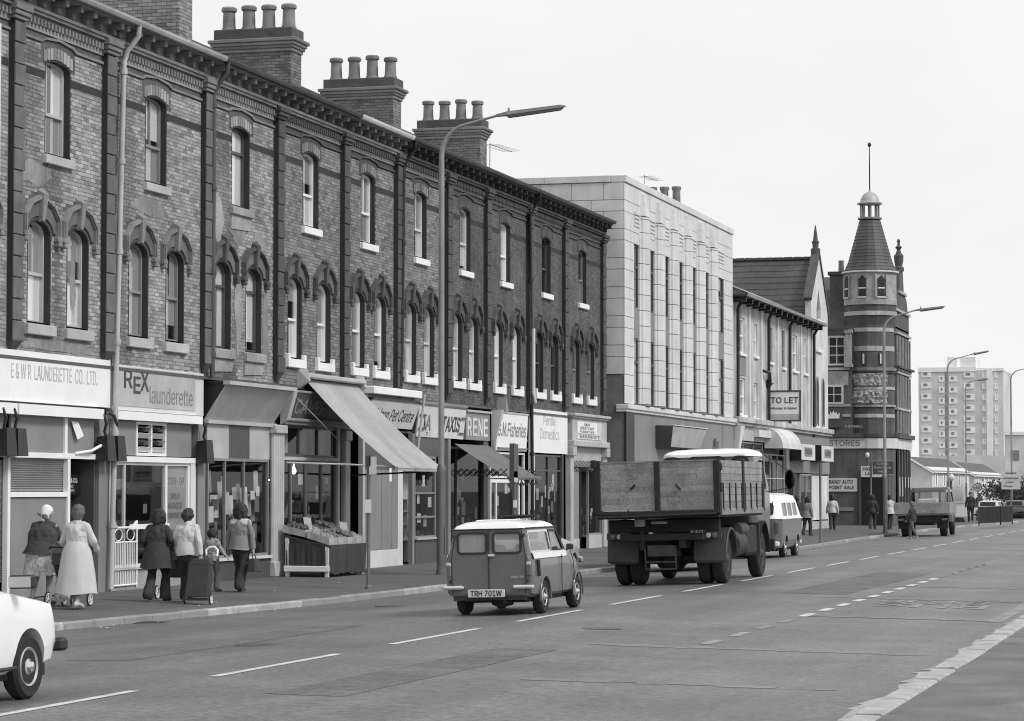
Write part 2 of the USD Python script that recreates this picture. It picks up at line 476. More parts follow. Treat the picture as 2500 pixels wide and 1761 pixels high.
for nm, x0, x1, y0, lk, lb, sh in (('cross_line', -6.95, -4.0, 43.28, 'worn_paint', 'thin worn white line across the near end of the bus bay', -.4),
                              ('cross_line', -7.9, -4.0, 50.6, 'worn_paint', 'thin worn white line across the bus bay behind the lettering', 0),
                              ('cross_line', -7.6, -4.6, 57.0, 'worn_paint', 'faint white line across the road beyond the bus bay lettering', 0)):
    put(mark(x0, x1, y0, y0 + .13, .007), nm, lk, label=lb, cat='road marking')
put(mark(-4.05, -3.8, 43.1, 64, .005), 'bay_edge_line', 'worn_paint', label='broad worn white line along the right kerb of the bus bay', cat='road marking')
for y, x0, x1, lb in ((34.2, -8.4, -3.9, 'rough pale repaired seam across the right lane, farther one'), (28.0, -7.6, -4.2, 'rough pale repaired seam across the right lane, nearer one')):
    b = B()
    r = random.Random(int(y))
    x = x0
    while x < x1:
        w = r.uniform(.25, .6)
        h = r.uniform(.12, .42) if r.random() < .85 else .03
        q = r.uniform(-.1, .1)
        b.add(mark(x, min(x + w, x1), y + q, y + q + h, .004))
        x += w
    put(b, 'road_seam', 'patch', label=lb, cat='road repair')
for word, y0, y1, x0, x1, lb in (('BUS', 47.45, 49.0, -4.5, -6.5, 'worn white word BUS painted on the road in the bus bay'), ('STOP', 49.3, 50.35, -4.6, -6.6, 'worn white word STOP painted on the road in the bus bay')):
    m = text_w(word, 1.0, 1.0)
    v = m.vertices
    X = x0 + (x1 - x0) * v[:, 0]
    Y = y1 - (y1 - y0) * v[:, 1]
    Z = np.array([zr(x) for x in X]) + .005 + v[:, 2] * .5
    put(tri(np.c_[X, Y, Z], m.faces), 'road_lettering', 'worn_paint', label=lb, cat='road marking')
for y0, y1, x in ((66, 110, -7.0),):
    put(mark(-7.05, -6.95, y0, y1, .005), 'lane_line', 'worn_paint', label='faint long line on the right half of the road beyond the bus bay', cat='road marking')

# ---------------------------------------------------------------- the brick terrace with its shops
XF = -21.6
PIL = [39.8, 44.3, 48.4, 53.55, 58.0, 62.7, 67.0, 71.6, 75.6, 80.4, 84.9, 90.3]
UP = [42.0, 46.18, 50.9, 55.7, 60.33, 64.68, 69.17, 73.47, 77.78, 82.68, 87.5]
LO = [(41.2, 43.0), (45.43, 47.13), (50.05, 51.95), (54.65, 56.55), (59.25, 61.3), (63.93, 65.68), (68.3, 69.95), (72.7, 74.33), (77.0, 79.05), (81.8, 83.75), (86.6, 88.67)]
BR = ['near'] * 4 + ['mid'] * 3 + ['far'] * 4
HOUSE = ['house at the left edge of the photograph, mostly out of view', 'house over the launderette company board', 'house over the rex launderette', 'house with cracked rendered sills over the sloping grey shop fascia',
         'house over the greengrocer with the big pale awning', 'house over the pet centre', 'house over the taxi office behind the near lamp post', 'house over the dark awning with white letters on a grey fascia',
         'house over the fish shop', 'house over the domestic shop with the tall white board', 'end house of the terrace next to the white building']

def arch_poly(c, w, z0, zs, rise, n=10):
    P = [(c - w / 2, z0), (c + w / 2, z0)]
    for k in range(n + 1):
        a = math.pi * k / n
        P.append((c + w / 2 * math.cos(a), zs + rise * math.sin(a)))
    return Polygon(P)

def bricks(region, x0, x1, seed, single=0, parent=None, dark=None):
    """Courses of separate bricks over a region in (y, z); returns the joined mesh and builds the first ones singly."""
    r = random.Random(seed)
    pr = prep(region)
    ya, za, yb, zb = region.bounds
    V, F, n, made = [], [], 0, 0
    row = 0
    z = za
    cand = []
    while z < zb:
        y = ya - (.113 if row % 2 else 0)
        while y < yb:
            cand.append((y, z))
            y += .227
        z += .0765
        row += 1
    cand.sort(key=lambda q: q[0] if single else 0)
    for y, z in cand:
        q = sbox(y, z, y + .217, z + .067)
        xo = x1 + r.uniform(-.003, .003)
        if pr.contains(q):
            if made < single:
                made += 1
                put(mbox(x0, xo, y, y + .217, z, z + .067), 'brick', f'brick_tone_{min(4, int(r.gauss(1.9, 1.0) + .5)) if r.random() < .97 else 4}' if True else '', parent)
                continue
            V.append([(x0, y, z), (xo, y, z), (xo, y + .217, z), (x0, y + .217, z), (x0, y, z + .067), (xo, y, z + .067), (xo, y + .217, z + .067), (x0, y + .217, z + .067)])
        elif pr.intersects(q):
            g = region.intersection(q)
            a, b, c, d = g.bounds
            if g.area > .003:
                V.append([(x0, a, b), (xo, a, b), (xo, c, b), (x0, c, b), (x0, a, d), (xo, a, d), (xo, c, d), (x0, c, d)] if g.area > .8 * (c - a) * (d - b) else None)
                if V[-1] is None:
                    V.pop()
    V = np.array(V, float)
    k = len(V)
    F = (BOXF[None] + (np.arange(k) * 8)[:, None, None]).reshape(-1, 3)
    return tri(V.reshape(-1, 3), F)

WR = random.Random(19)
def sash_window(parent, c, w, z0, z1, zm, x, fr, top, bot, poly=None, light=False):
    """Frame with a meeting rail, two panes, curtains behind and the room's dark behind those."""
    f = B()
    t = .06
    outer = poly or sbox(c - w / 2, z0, c + w / 2, z1)
    inner = outer.buffer(-t, join_style=2)
    hole = [inner.intersection(sbox(c - w, z0 - 1, c + w, zm - .03)), inner.intersection(sbox(c - w, zm + .03, c + w, z1 + 1))]
    f.slab(outer.difference(unary_union(hole)), x - .07, x)
    if light:
        f.box(x - .05, x - .01, c - .02, c + .02, zm + .03, z1 - .05)
    win = put(f, 'window', fr, parent)
    for h, lk in zip(hole, (bot, top)):
        put(slab(h.buffer(.01), x - .052, x - .046), 'pane', 'window_glass', win)
        if lk:
            g = h.buffer(.01)
            k = WR.random()
            if k < .35:     # two drapes drawn apart
                a, b = c - w * WR.uniform(.05, .16), c + w * WR.uniform(.05, .16)
                for q in (g.intersection(sbox(0, 0, a, 20)), g.intersection(sbox(b, 0, 200, 20))):
                    put(slab(q, x - .075, x - .066), 'curtain', lk, win)
            elif k < .5:    # a blind drawn part of the way down
                put(slab(g.intersection(sbox(0, g.bounds[1] + (g.bounds[3] - g.bounds[1]) * WR.uniform(.1, .5), 200, 20)), x - .075, x - .066), 'blind', lk, win)
            else:
                put(slab(g, x - .075, x - .066), 'curtain', lk, win)
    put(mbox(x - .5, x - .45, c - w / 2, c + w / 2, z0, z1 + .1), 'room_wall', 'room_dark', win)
    return win

FRAMES = ['pale_paint', 'pale_paint', 'mid_paint', 'dark_paint', 'white_paint', 'white_paint', 'offwhite_paint', 'offwhite_paint', 'white_paint', 'dark_paint', 'mid_paint']
CURT = {0: ('curtain', 'curtain'), 1: ('curtain', 'curtain_grey'), 2: ('curtain', 'curtain_grey'), 3: ('curtain', 'curtain'), 4: ('curtain_grey', 'curtain'), 5: ('curtain_grey', 'curtain_grey'), 6: ('curtain_grey', 'curtain'), 7: ('curtain_grey', 'curtain'), 8: ('curtain', 'curtain'), 9: (None, None), 10: (None, 'curtain_grey')}
LOC = {1: ('curtain_grey', 'curtain'), 2: ('curtain_grey', 'curtain_grey'), 3: ('curtain', 'curtain')}
hs = []
for i in range(11):
    y0, y1 = PIL[i], PIL[i + 1]
    br = BR[i]
    h = thing('terraced_house', f'three storey brick {HOUSE[i]}', 'house', (XF, (y0 + y1) / 2, 0), world=True)
    hs.append(h)
    near = i <= 3
    ops = [sbox(UP[i] - .56, 8.26, UP[i] + .56, 9.95).union(arch_poly(UP[i], 1.12, 9.9, 9.95, .13))]
    los = [arch_poly(c, 1.0, 5.06, 6.75, .26) for c in LO[i]]
    holes = unary_union(ops + los)
    facade = sbox(y0, 4.4, y1, 10.62).difference(holes)
    w = B().slab(facade, XF - .3, XF - .006)
    w.box(XF - 8, XF - .31, y0 - .12 if i else y0, y0 + .12, 0, 11.2)            # party wall
    put(w, 'wall', 'mortar_near' if near else 'mortar_far', h)
    if i == 10:
        put(mbox(XF - 8, XF - .0, y1 - .02, y1 + .24, 0, 11.2), 'gable_wall', 'brick_far', h)
    # dark brick jambs that line the openings
    for op in ops + los:
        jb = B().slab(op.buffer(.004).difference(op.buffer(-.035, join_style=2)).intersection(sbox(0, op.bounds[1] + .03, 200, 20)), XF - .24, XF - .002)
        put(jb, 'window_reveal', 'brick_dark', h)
    # hoods, keystones, tympana
    hood_area = []
    for c, z in zip(LO[i], (0, 0)):
        path = [(c - .72, 6.74), (c - .72, 7.05), (c - .46, 7.29), (c, 7.44), (c + .46, 7.29), (c + .72, 7.05), (c + .72, 6.74)]
        line = LineString(path)
        band = line.buffer(.045, cap_style=2, join_style=2)
        field = Polygon(path).difference(arch_poly(c, 1.0, 5, 6.75, .26).buffer(.012))
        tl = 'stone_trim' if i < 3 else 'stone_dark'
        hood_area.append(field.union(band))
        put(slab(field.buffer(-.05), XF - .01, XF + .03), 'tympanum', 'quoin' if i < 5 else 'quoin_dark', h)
        hd = B().slab(band, XF - .02, XF + .075)
        hd.slab(line.buffer(.024, cap_style=2, join_style=2), XF + .07, XF + .105)
        for s in (-1, 1):
            hd.rbox(XF - .02, XF + .11, c + s * .72 - .1, c + s * .72 + .1, 6.64, 6.74, c=.015)
            hd.rbox(XF - .02, XF + .11, c + s * .72 - .07, c + s * .72 + .07, 6.55, 6.65, c=.015)
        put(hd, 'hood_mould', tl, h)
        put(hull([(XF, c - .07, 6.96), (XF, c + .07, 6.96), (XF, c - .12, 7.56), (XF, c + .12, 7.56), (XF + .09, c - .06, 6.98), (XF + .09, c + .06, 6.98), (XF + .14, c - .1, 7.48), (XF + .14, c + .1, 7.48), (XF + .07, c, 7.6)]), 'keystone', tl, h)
        # sills
    sl = 'pale_paint' if i in (1, 2) else ('plaster' if i == 3 else 'white_paint')
    for c, z, ww in [(UP[i], 8.25, 1.28)] + [(c, 5.05, 1.22) for c in LO[i]]:
        s = B().rbox(XF - .22, XF + .09, c - ww / 2, c + ww / 2, z - .17 if z > 6 else z - .2, z, c=.012)
        if i >= 4 and z < 6:
            for e in (-1, 1):
                s.rbox(XF - .2, XF + .085, c + e * (ww / 2 - .07) - .065, c + e * (ww / 2 - .07) + .065, z, z + .12, c=.012)
        if i == 3:
            s.slab(Polygon([(c - .62, z - .5), (c + .5, z - .46), (c + .64, z - .2), (c + .66, z + .02), (c - .66, z + .02), (c - .6, z - .25)]), XF - .01, XF + .03)
        put(s, 'window_sill', sl, h)
    # windows
    a, b = CURT[i]
    fr = FRAMES[i]
    zm = 9.05 if i != 3 else 9.5
    sash_window(h, UP[i], 1.08, 8.25, 10.05, zm, XF - .125, fr, a, b, poly=ops[0].buffer(-.02), light=i in (2, 5, 6))
    a, b = LOC.get(i, (a, b))
    for c, op in zip(LO[i], los):
        sash_window(h, c, 1.0, 5.05, 7.0, 6.0 if i != 3 else 6.45, XF - .125, fr, a, b, poly=op.buffer(-.02))
    # pilaster at the near side (and at the far side of the last house)
    for py in [y0] + ([y1 - .05] if i == 10 else []):
        put(mbox(XF - .02, XF + .105, py - .185, py + .185, 4.66, 10.6), 'pilaster', 'brick_dark', h)
        z = 4.68
        k = 0
        while z < 10.5:
            e = .05 if k % 2 == 0 else 0.0
            put(rbox(XF + .098, XF + (.135 if k % 2 == 0 else .125), py - .188 - e * .1, py + .188 + e, z, z + .372, c=.008), 'quoin_block', 'quoin' if i < 4 else 'quoin_dark', h)
            z += .39
            k += 1
        cp = B()
        for q, (zz, hh, ee) in enumerate(((10.55, .07, .03), (10.62, .09, .07), (10.71, .12, .1))):
            cp.rbox(XF, XF + .13 + ee, py - .25 - ee, py + .25 + ee, zz, zz + hh, c=.012)
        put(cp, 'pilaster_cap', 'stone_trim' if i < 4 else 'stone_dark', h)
        put(hull([(XF, py - .2, 4.66), (XF, py + .2, 4.66), (XF + .14, py - .2, 4.7), (XF + .14, py + .2, 4.7), (XF, py - .05, 4.45), (XF, py + .05, 4.45)]), 'corbel', 'stone_dark', h)
    # bricks
    reg = sbox(y0 + .22, 4.44, y1 - .22, 10.3).difference(holes.buffer(.01)).difference(unary_union(hood_area).buffer(.02))
    soldier = []
    for c, (zc, n_, ww) in ((UP[i], (10.09, 9, 1.3)),):
        for k in range(n_):
            t = (k - (n_ - 1) / 2) / (n_ / 2)
            yy = c + t * ww / 2
            soldier.append(mbox(XF - .01, XF + .012, yy - .058, yy + .058, zc - .12 * t * t, zc + .22 - .12 * t * t))
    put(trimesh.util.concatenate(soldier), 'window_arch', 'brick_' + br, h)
    reg = reg.difference(sbox(UP[i] - .75, 9.92, UP[i] + .75, 10.32))
    dband = sbox(y0 + .22, 9.66, y1 - .22, 9.81).difference(holes.buffer(.01))
    put(slab(dband, XF - .01, XF + .004), 'dark_course', 'brick_dark', h)
    reg = reg.difference(dband)
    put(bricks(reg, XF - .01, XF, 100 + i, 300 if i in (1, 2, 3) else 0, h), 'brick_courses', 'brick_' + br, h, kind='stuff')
    # string course, dentils, cornice
    st = B()
    for (a, b) in ((y0 + .2, UP[i] - .78), (UP[i] + .78, y1 - .2)):
        st.box(XF, XF + .035, a, b, 10.33, 10.38)
    st.slab(LineString([(UP[i] - .78, 10.355), (UP[i] - .6, 10.42), (UP[i], 10.47), (UP[i] + .6, 10.42), (UP[i] + .78, 10.355)]).buffer(.025, cap_style=2), XF, XF + .035)
    put(st, 'string_course', 'stone_trim' if i < 4 else 'stone_dark', h)
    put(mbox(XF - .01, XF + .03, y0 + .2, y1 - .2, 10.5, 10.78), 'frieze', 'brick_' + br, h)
    yy = y0 + .32
    while yy < y1 - .3:
        put(mbox(XF + .02, XF + .10, yy, yy + .075, 10.6, 10.72), 'dentil', 'stone_trim' if i < 4 else 'stone_dark', h)
        yy += .152
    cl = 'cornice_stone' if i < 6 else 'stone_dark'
    co = B().box(XF - .01, XF + .13, y0, y1, 10.78, 10.84).box(XF - .01, XF + .17, y0, y1, 10.84, 10.9)
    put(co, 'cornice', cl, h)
    put(mbox(XF - .01, XF + .05, y0, y1, 10.9, 11.17), 'eaves_board', 'cornice_stone' if i < 4 else 'stone_dark', h)
    yy = y0 + .2
    while yy < y1 - .05:
        put(trimesh.util.concatenate([rbox(XF + .04, XF + .36, yy, yy + .13, 11.04, 11.165, c=.012), rbox(XF + .04, XF + .2, yy + .01, yy + .12, 10.92, 11.05, c=.02)]), 'bracket', 'stone_trim' if i < 6 else 'stone_dark', h)
        yy += .637
    put(mbox(XF - .05, XF + .4, y0, y1, 11.165, 11.2), 'soffit', cl, h)
    gt = Polygon([(XF + .38, 11.2), (XF + .5, 11.2), (XF + .53, 11.25), (XF + .54, 11.3), (XF + .51, 11.3), (XF + .49, 11.23), (XF + .4, 11.23), (XF + .38, 11.3)])
    put(slaby(gt, y0 + .004, y1 - .004), 'gutter', 'lead' if i < 3 else ('offwhite_paint' if i == 5 else 'stone_dark'), h)
    # roof with courses of slates
    rf = B()
    rf.add(quad((XF - 4.6, y0, 13.46), (XF + .42, y0, 11.22), (XF + .42, y1, 11.22), (XF - 4.6, y1, 13.46), .06))
    rf.add(quad((XF - 9, y1, 11.4), (XF - 9, y0, 11.4), (XF - 4.6, y0, 13.46), (XF - 4.6, y1, 13.46), .06))
    rp = put(rf, 'roof', 'slate', h)
    sl_ = B()
    for k in range(14):
        x = XF + .45 - k * .33
        z = 11.225 + k * .33 * .4462
        yy = y0
        while yy < y1 - .02:
            e = min(yy + .42, y1)
            sl_.add(quad((x - .36, yy + .004, z + .168), (x, yy + .004, z + .015), (x, e, z + .015), (x - .36, e, z + .168), .012))
            yy += .42
    put(sl_, 'slate', 'slate', rp, kind='stuff')
put(mbox(XF - 4.75, XF - 4.45, PIL[0], PIL[-1] + .2, 13.4, 13.55), 'ridge_tile', 'slate', hs[5])

# chimney stacks on the party walls
def chimney(y, xa, xb, house, lab, zt=13.52, pots=4, seed=0):
    c = thing('chimney_stack', lab, 'chimney', ((xa + xb) / 2, y, 12), group=None, world=True)
    d = .74
    rg = sbox(xa, 11.6, xb, zt - .6)
    st = B().box(xa + .01, xb - .01, y + .01, y + d - .01, 11.3, zt - .3)
    put(st, 'stack', 'mortar_near', c)
    # bricks on the two faces in view
    m = bricks(sbox(xa, 11.6, xb, zt - .35), 0, .012, seed)
    v = m.vertices
    f1 = tri(np.c_[v[:, 1], y + .01 - v[:, 0], v[:, 2]], m.faces[:, ::-1])
    m = bricks(sbox(y, 11.6, y + d, zt - .35), xb - .012, xb, seed + 1)
    put(trimesh.util.concatenate([f1, m]), 'brick_courses', 'brick_mid' if seed > 0 else 'brick_near', c, kind='stuff')
    for k, (z, e) in enumerate(((zt - .6, .04), (zt - .52, .08), (zt - .44, .12), (zt - .36, .17))):
        put(rbox(xa - e, xb + e, y - e, y + d + e, z, z + .085, c=.012), 'corbel_course', 'brick_mid' if k % 2 else 'brick_near', c)
    put(rbox(xa - .05, xb + .05, y - .05, y + d + .05, zt - .28, zt, c=.02), 'cap', 'stone_dark' if seed else 'stone_trim', c)
    r = random.Random(seed + 5)
    for k in range(pots):
        px = xa + .2 + (xb - xa - .4) * k / (pots - 1)
        hh = .62 + r.uniform(-.03, .07)
        put(lathe([(.2, zt - .02), (.19, zt + .06), (.165, zt + .12), (.15, zt + hh - .12), (.19, zt + hh - .11), (.2, zt + hh - .04), (.17, zt + hh), (.12, zt + hh - .01), (.12, zt + hh - .2)], 16, c=(px, y + d / 2, 0)), 'chimney_pot', 'clay_pot', c, smooth=40)
chimney(53.3, -25.0, -22.1, hs[3], 'big brick chimney stack cut by the top edge of the photograph', 14.2, 4, 0)
chimney(62.4, -24.87, -22.87, hs[5], 'brick chimney stack with four stout pots, second from the left', 13.52, 4, 11)
chimney(71.3, -25.1, -23.08, hs[7], 'brick chimney stack with four pots, one pot taller, third from the left', 13.6, 4, 22)
chimney(80.1, -25.08, -23.06, hs[9], 'brick chimney stack with four pots behind the near lamp head', 13.61, 4, 33)
for y0, y1, x, z, lab in ((80.6, 83.3, -22.9, 12.85, 'thin wire television aerial beside the chimney stack behind the near lamp'), (110.6, 113.4, -24.6, 15.3, 'thin wire television aerial above the white building')):
    a = thing('tv_aerial', lab, 'aerial', (x, y0, z), world=True)
    put(tube([(x, y0, z - (1.0 if z < 13 else 2.2)), (x, y0 + .05, z + .05)], .012, 6), 'mast', 'iron', a)
    put(tube([(x, y0, z), (x, y1, z + .08)], .009, 6), 'boom', 'iron', a)
    e = B()
    for k in range(7):
        e.tube([(x - .3, y0 + .2 + k * .38, z + .01 + k * .012), (x + .3, y0 + .2 + k * .38, z + .01 + k * .012)], .005, 5)
    put(e, 'element', 'iron', a, kind='stuff')

# rainwater pipes
def pipe(y_top, y_bot, look_, parent, z0=.05, x=XF + .13, breaks=True, lk2=None, zs=None):
    P = [(XF + .45, y_top, 11.22), (XF + .44, y_top, 11.0), (XF + .2, y_top + .02, 10.72), (x, y_top, 10.5), (x, (y_top + y_bot) / 2, 5.5), (x, y_bot, z0)]
    put(tube(P, .055, 10), 'rainwater_pipe', look_, parent, smooth=60)
    for k in range(6 if z0 < 1 else 4):
        z = 10.3 - k * 1.8
        put(lathe([(.075, z - .06), (.08, z), (.075, z + .06)], 10, c=(x, y_top + (y_bot - y_top) * (10.5 - z) / 10.4, 0)), 'pipe_collar', look_, parent, smooth=60)
pipe(48.95, 48.5, 'pale_paint', hs[2])
pipe(53.75, 53.75, 'dark_paint', hs[3], z0=4.4)
pipe(67.25, 66.95, 'black_paint', hs[6], z0=4.4)
pipe(80.2, 80.5, 'black_paint', hs[9], z0=.05)
put(tube([(XF + .2, 80.3, 7.0), (XF + .2, 80.3, 5.0), (XF + .2, 80.5, 4.7)], .062, 10), 'rainwater_pipe', 'offwhite_paint', hs[9], smooth=60)
put(tube([(XF + .2, 43.25, 10.3), (XF + .2, 43.25, 5.0)], .06, 10), 'rainwater_pipe', 'offwhite_paint', hs[1], smooth=60)

r = random.Random(31)
def blob(cy, cz, a, b, seed):
    q = random.Random(seed)
    return Polygon([(cy + a * (1 + q.uniform(-.3, .3)) * math.cos(t), cz + b * (1 + q.uniform(-.3, .3)) * math.sin(t)) for t in np.linspace(0, 2 * math.pi, 18)[:-1]]).buffer(.01)
for k, (cy, cz, a, b) in enumerate(((54.3, 7.9, .35, .55), (55.6, 7.75, .5, .3), (55.6, 5.9, .2, .85), (57.3, 5.6, .18, .9), (56.9, 7.6, .3, .25), (54.1, 5.5, .12, .7))):
    bl_ = blob(cy, cz, a, b, k).difference(unary_union([arch_poly(c, 1.06, 5.0, 6.75, .28) for c in LO[3]]))
    put(slab(bl_, XF, XF + .008), 'cement_patch', 'stone_trim' if k % 2 else 'plaster', hs[3])
for k, (cy, cz, a, b) in enumerate(((45.2, 7.85, .8, .2), (50.6, 7.75, .9, .16), (46.3, 4.7, 1.5, .12), (46.9, 5.9, .12, .5))):
    put(slab(blob(cy, cz, a, b, 40 + k), XF, XF + .006), 'cement_patch', 'brick_tone_4', hs[1 if cy < 48 else 2])
for k, (x0, x1, y0, y1, lb) in enumerate(((-13.9, -13.0, 30, 38.5, 'long dark trench patch in the road left of the centre line'), (-9.4, -8.6, 25, 33, 'dark patch in the road right of the centre line, near'), (-8.9, -7.6, 52, 66, 'dark patch in the road beside the bus bay dashes'))):
    put(mark(x0, x1, y0, y1, .003, .12), 'road_patch', 'road_repair', label=lb, cat='road repair')
for k, (x, y, lb) in enumerate(((-12.6, 33.2, 'round iron cover in the road below the kerb'), (-9.1, 38.0, 'round iron cover in the road right of the centre line'), (-14.9, 46.0, 'iron cover in the road left of the van'))):
    put(lathe([(.3, zr(x) - .02), (.3, zr(x) + .006), (.01, zr(x) + .007)], 24, c=(x, y, 0)), 'manhole_cover', 'iron_worn', label=lb, cat='manhole cover')
for k, y in enumerate((40.5, 58.0)):
    x = kx(y) + .28
    g = thing('drain_grate', ('iron drain grate in the gutter near the women', 'iron drain grate in the gutter left of the van')[k], 'drain', (x, y, zr(x)))
    for j in range(7):
        put(mbox(-.2, .2, -.24 + j * .07, -.2 + j * .07, 0, .012), 'bar', 'iron_worn', g)
    put(mbox(-.24, .24, -.28, .28, -.05, .002), 'recess', 'black_paint', g)
lt_ = B()
for k in range(26):
    y = r.uniform(30, 75)
    x = kx(y) + r.uniform(.03, .5) if k % 3 else kx(y) - r.uniform(.3, 2.5)
    z = (zr(x) if x > kx(y) else pz(x, y)) + .006
    s_ = r.uniform(.02, .06)
    lt_.add(hull([(x, y, z), (x + s_, y + s_ * .5, z), (x + s_ * .3, y + s_, z + .01), (x - s_ * .4, y + s_ * .4, z + .006), (x + s_ * .2, y - s_ * .3, z + .012)]))
put(lt_, 'litter', 'paper', label='scraps of pale litter in the gutter and on the pavement', cat='litter', kind='stuff')
# ---------------------------------------------------------------- shopfronts (parts of their houses)
def panel(h, name, lk, ya, yb, za, zb, x0=XF - .04, x1=XF, label=None):
    return put(mbox(x0, x1, ya, yb, za, zb), name, lk, h, label=label)

def shop_window(h, ya, yb, za, zb, fr='white_paint', mull=(), rails=(), x=XF - .02, t=.06, depth=2.2, goods=0, seed=0, back='shop_wall', gl='shop_glass'):
    """A framed shop window, its glass, and the space with goods behind it."""
    hole = [(ya + t, yb - t)]
    ms = [ya + t] + [m for m in mull] + [yb - t]
    f = B().slab(sbox(ya, za, yb, zb).difference(sbox(ya + t, za + t, yb - t, zb - t)), x - .08, x)
    for m in mull:
        f.box(x - .07, x - .005, m - t * .4, m + t * .4, za + t, zb - t)
    for r_ in rails:
        f.box(x - .07, x - .006, ya + t, yb - t, r_ - t * .4, r_ + t * .4)
    w = put(f, 'shop_window', fr, h)
    for a, b in zip(ms[:-1], ms[1:]):
        put(mbox(x - .05, x - .044, a, b, za + t - .01, zb - t + .01), 'pane', gl, w)
    s = B().box(x - depth - .05, x - depth, ya - .1, yb + .1, 0, max(zb, 2.7))
    s.box(x - depth, x - .1, ya, yb, za - .06, za - .02)
    put(s, 'shop_interior', back, w)
    if goods:
        r = random.Random(seed)
        g = B()
        for k in range(goods):
            yy, dx = r.uniform(ya + .1, yb - .3), r.uniform(.08, .75) if r.random() < .7 else r.uniform(.2, depth - .3)
            zz = za + r.choice((0, 0, .35, .7, 1.05)) + .0
            a, b, c = r.uniform(.06, .22), r.uniform(.05, .25), r.uniform(.08, .35)
            if zz + c < zb - .05:
                g.rbox(x - dx - a, x - dx, yy, yy + b, zz, zz + c, c=.01)
        for zz in (.35, .7, 1.05):
            if za + zz < zb - .2:
                g.box(x - depth, x - depth + .35, ya + .1, yb - .1, za + zz - .02, za + zz - .005)
        put(g, 'display_goods', 'goods', w, kind='stuff')
    return w

def lean_fascia(h, ya, yb, za, zb, xt, xb=XF + .0, lk='pale_paint', cheek='dark_paint', name='fascia'):
    """A sign board that leans outwards at the top, with side cheeks; returns its surface function."""
    m = quad((xb, ya, za), (xb, yb, za), (xt, yb, zb), (xt, ya, zb), .04)
    p = put(m, name, lk, h)
    for y, e in ((ya, -.03), (yb, .03)):
        q = Polygon([(XF - .1, za), (xb - .045, za), (xt - .045, zb), (XF - .1, zb)])
        put(slaby(q, min(y, y - e), max(y, y - e)), 'fascia_cheek', cheek, h)
    put(mbox(XF - .1, xt + .02, ya - .03, yb + .03, zb, zb + .05), 'fascia_top', cheek, h)
    return p, (xt - xb) / (zb - za)

def letters(h, s, y, z, hgt, wid, lk, x=XF + .052, lean=0.0, slant=0.0, bold=True):
    put(wall_text(text_w(s, hgt, wid, bold, slant), x, y, z, lean), 'sign_lettering', lk, h)

# a continuous dark floor and back of the shops, and the shared brick piers
for i in range(1, 12):
    if i in (2, 8, 10):
        panel(hs[min(i, 10)], 'pier', 'mid_paint' if i == 2 else 'dark_paint', PIL[i] - .26, PIL[i] + .22, 0, 3.45, XF - .3, XF + .02)
for i in range(11):
    panel(hs[i], 'bressummer', 'dark_paint', PIL[i], PIL[i + 1], 4.36, 4.42, XF - .3, XF + .06)
    panel(hs[i], 'shop_ceiling', 'shop_wall', PIL[i], PIL[i + 1], 3.5, 3.55, XF - 4, XF - .12)
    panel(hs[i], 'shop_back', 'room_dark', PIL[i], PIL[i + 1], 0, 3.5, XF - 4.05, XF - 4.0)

# 0 and 1: launderette company board over office windows
h = hs[1]
panel(h, 'fascia', 'white_paint', 41.5, 48.58, 3.6, 4.53, XF - .1, XF + .05)
letters(h, 'E & W R  LAUNDERETTE  CO.  LTD.', 44.2, 4.02, .27, 3.75, 'faint_letter', bold=False)
panel(h, 'shadow_gap', 'black_paint', 41.5, 48.58, 3.56, 3.6, XF - .1, XF - .02)
panel(h, 'blind_box', 'white_paint', 44.32, 48.05, 3.36, 3.555, XF - .1, XF + .16)
panel(hs[0], 'blind_box', 'white_paint', 40.5, 44.25, 3.36, 3.555, XF - .1, XF + .16)
for hh, a, b in ((hs[0], 40.5, 44.1), (h, 44.35, 46.62), (h, 46.72, 47.98)):
    panel(hh, 'transom_panel', 'mid_paint', a, b, 2.68, 3.36, XF - .06, XF - .02)
panel(h, 'transom_bar', 'white_paint', 44.25, 48.02, 2.58, 2.68, XF - .08, XF + .03)
panel(hs[0], 'transom_bar', 'white_paint', 40.5, 44.1, 2.58, 2.68, XF - .08, XF + .03)
for y in (44.17, 46.58, 46.72):
    panel(h, 'frame_post', 'white_paint', y, y + .11, 0.0 if y != 46.58 else 2.68, 2.58 if y != 46.58 else 3.36, XF - .08, XF + .02)
panel(h, 'frame_rail', 'white_paint', 44.28, 46.72, 1.86, 1.95, XF - .08, XF + .02)
panel(h, 'lower_panel', 'mid_paint', 44.28, 46.7, .02, 1.86, XF - .06, XF - .02)
bl = put(mbox(XF - .14, XF - .12, 44.28, 46.7, 1.95, 2.58), 'blind_backing', 'mid_paint', h)
for k in range(15):
    z = 1.965 + k * .041
    put(quad((XF - .1, 44.3, z), (XF - .06, 44.3, z + .034), (XF - .06, 46.7, z + .034), (XF - .1, 46.7, z), .004), 'blind_slat', 'pale_paint', bl)
b2 = put(mbox(XF - .14, XF - .12, 40.5, 44.1, .3, 2.58), 'blind_backing', 'mid_paint', hs[0])
for k in range(54):
    z = .32 + k * .041
    put(quad((XF - .1, 40.5, z), (XF - .06, 40.5, z + .034), (XF - .06, 44.12, z + .034), (XF - .1, 44.12, z), .004), 'blind_slat', 'pale_paint', b2)
d = panel(h, 'door', 'dark_paint', 46.84, 48.0, .02, 2.5, XF - .75, XF - .7)
put(mbox(XF - .7, XF - .68, 46.95, 47.9, .3, 1.7), 'door_panel', 'mid_paint', d)
panel(h, 'door_sign', 'black_paint', 46.84, 48.0, 1.9, 2.28, XF - .32, XF - .3)
letters(h, 'HAMPTON & CO.', 46.86, 2.13, .085, 1.0, 'offwhite_paint', x=XF - .3)
letters(h, 'CHARTERED', 47.05, 2.03, .05, .6, 'pale_paint', x=XF - .3)
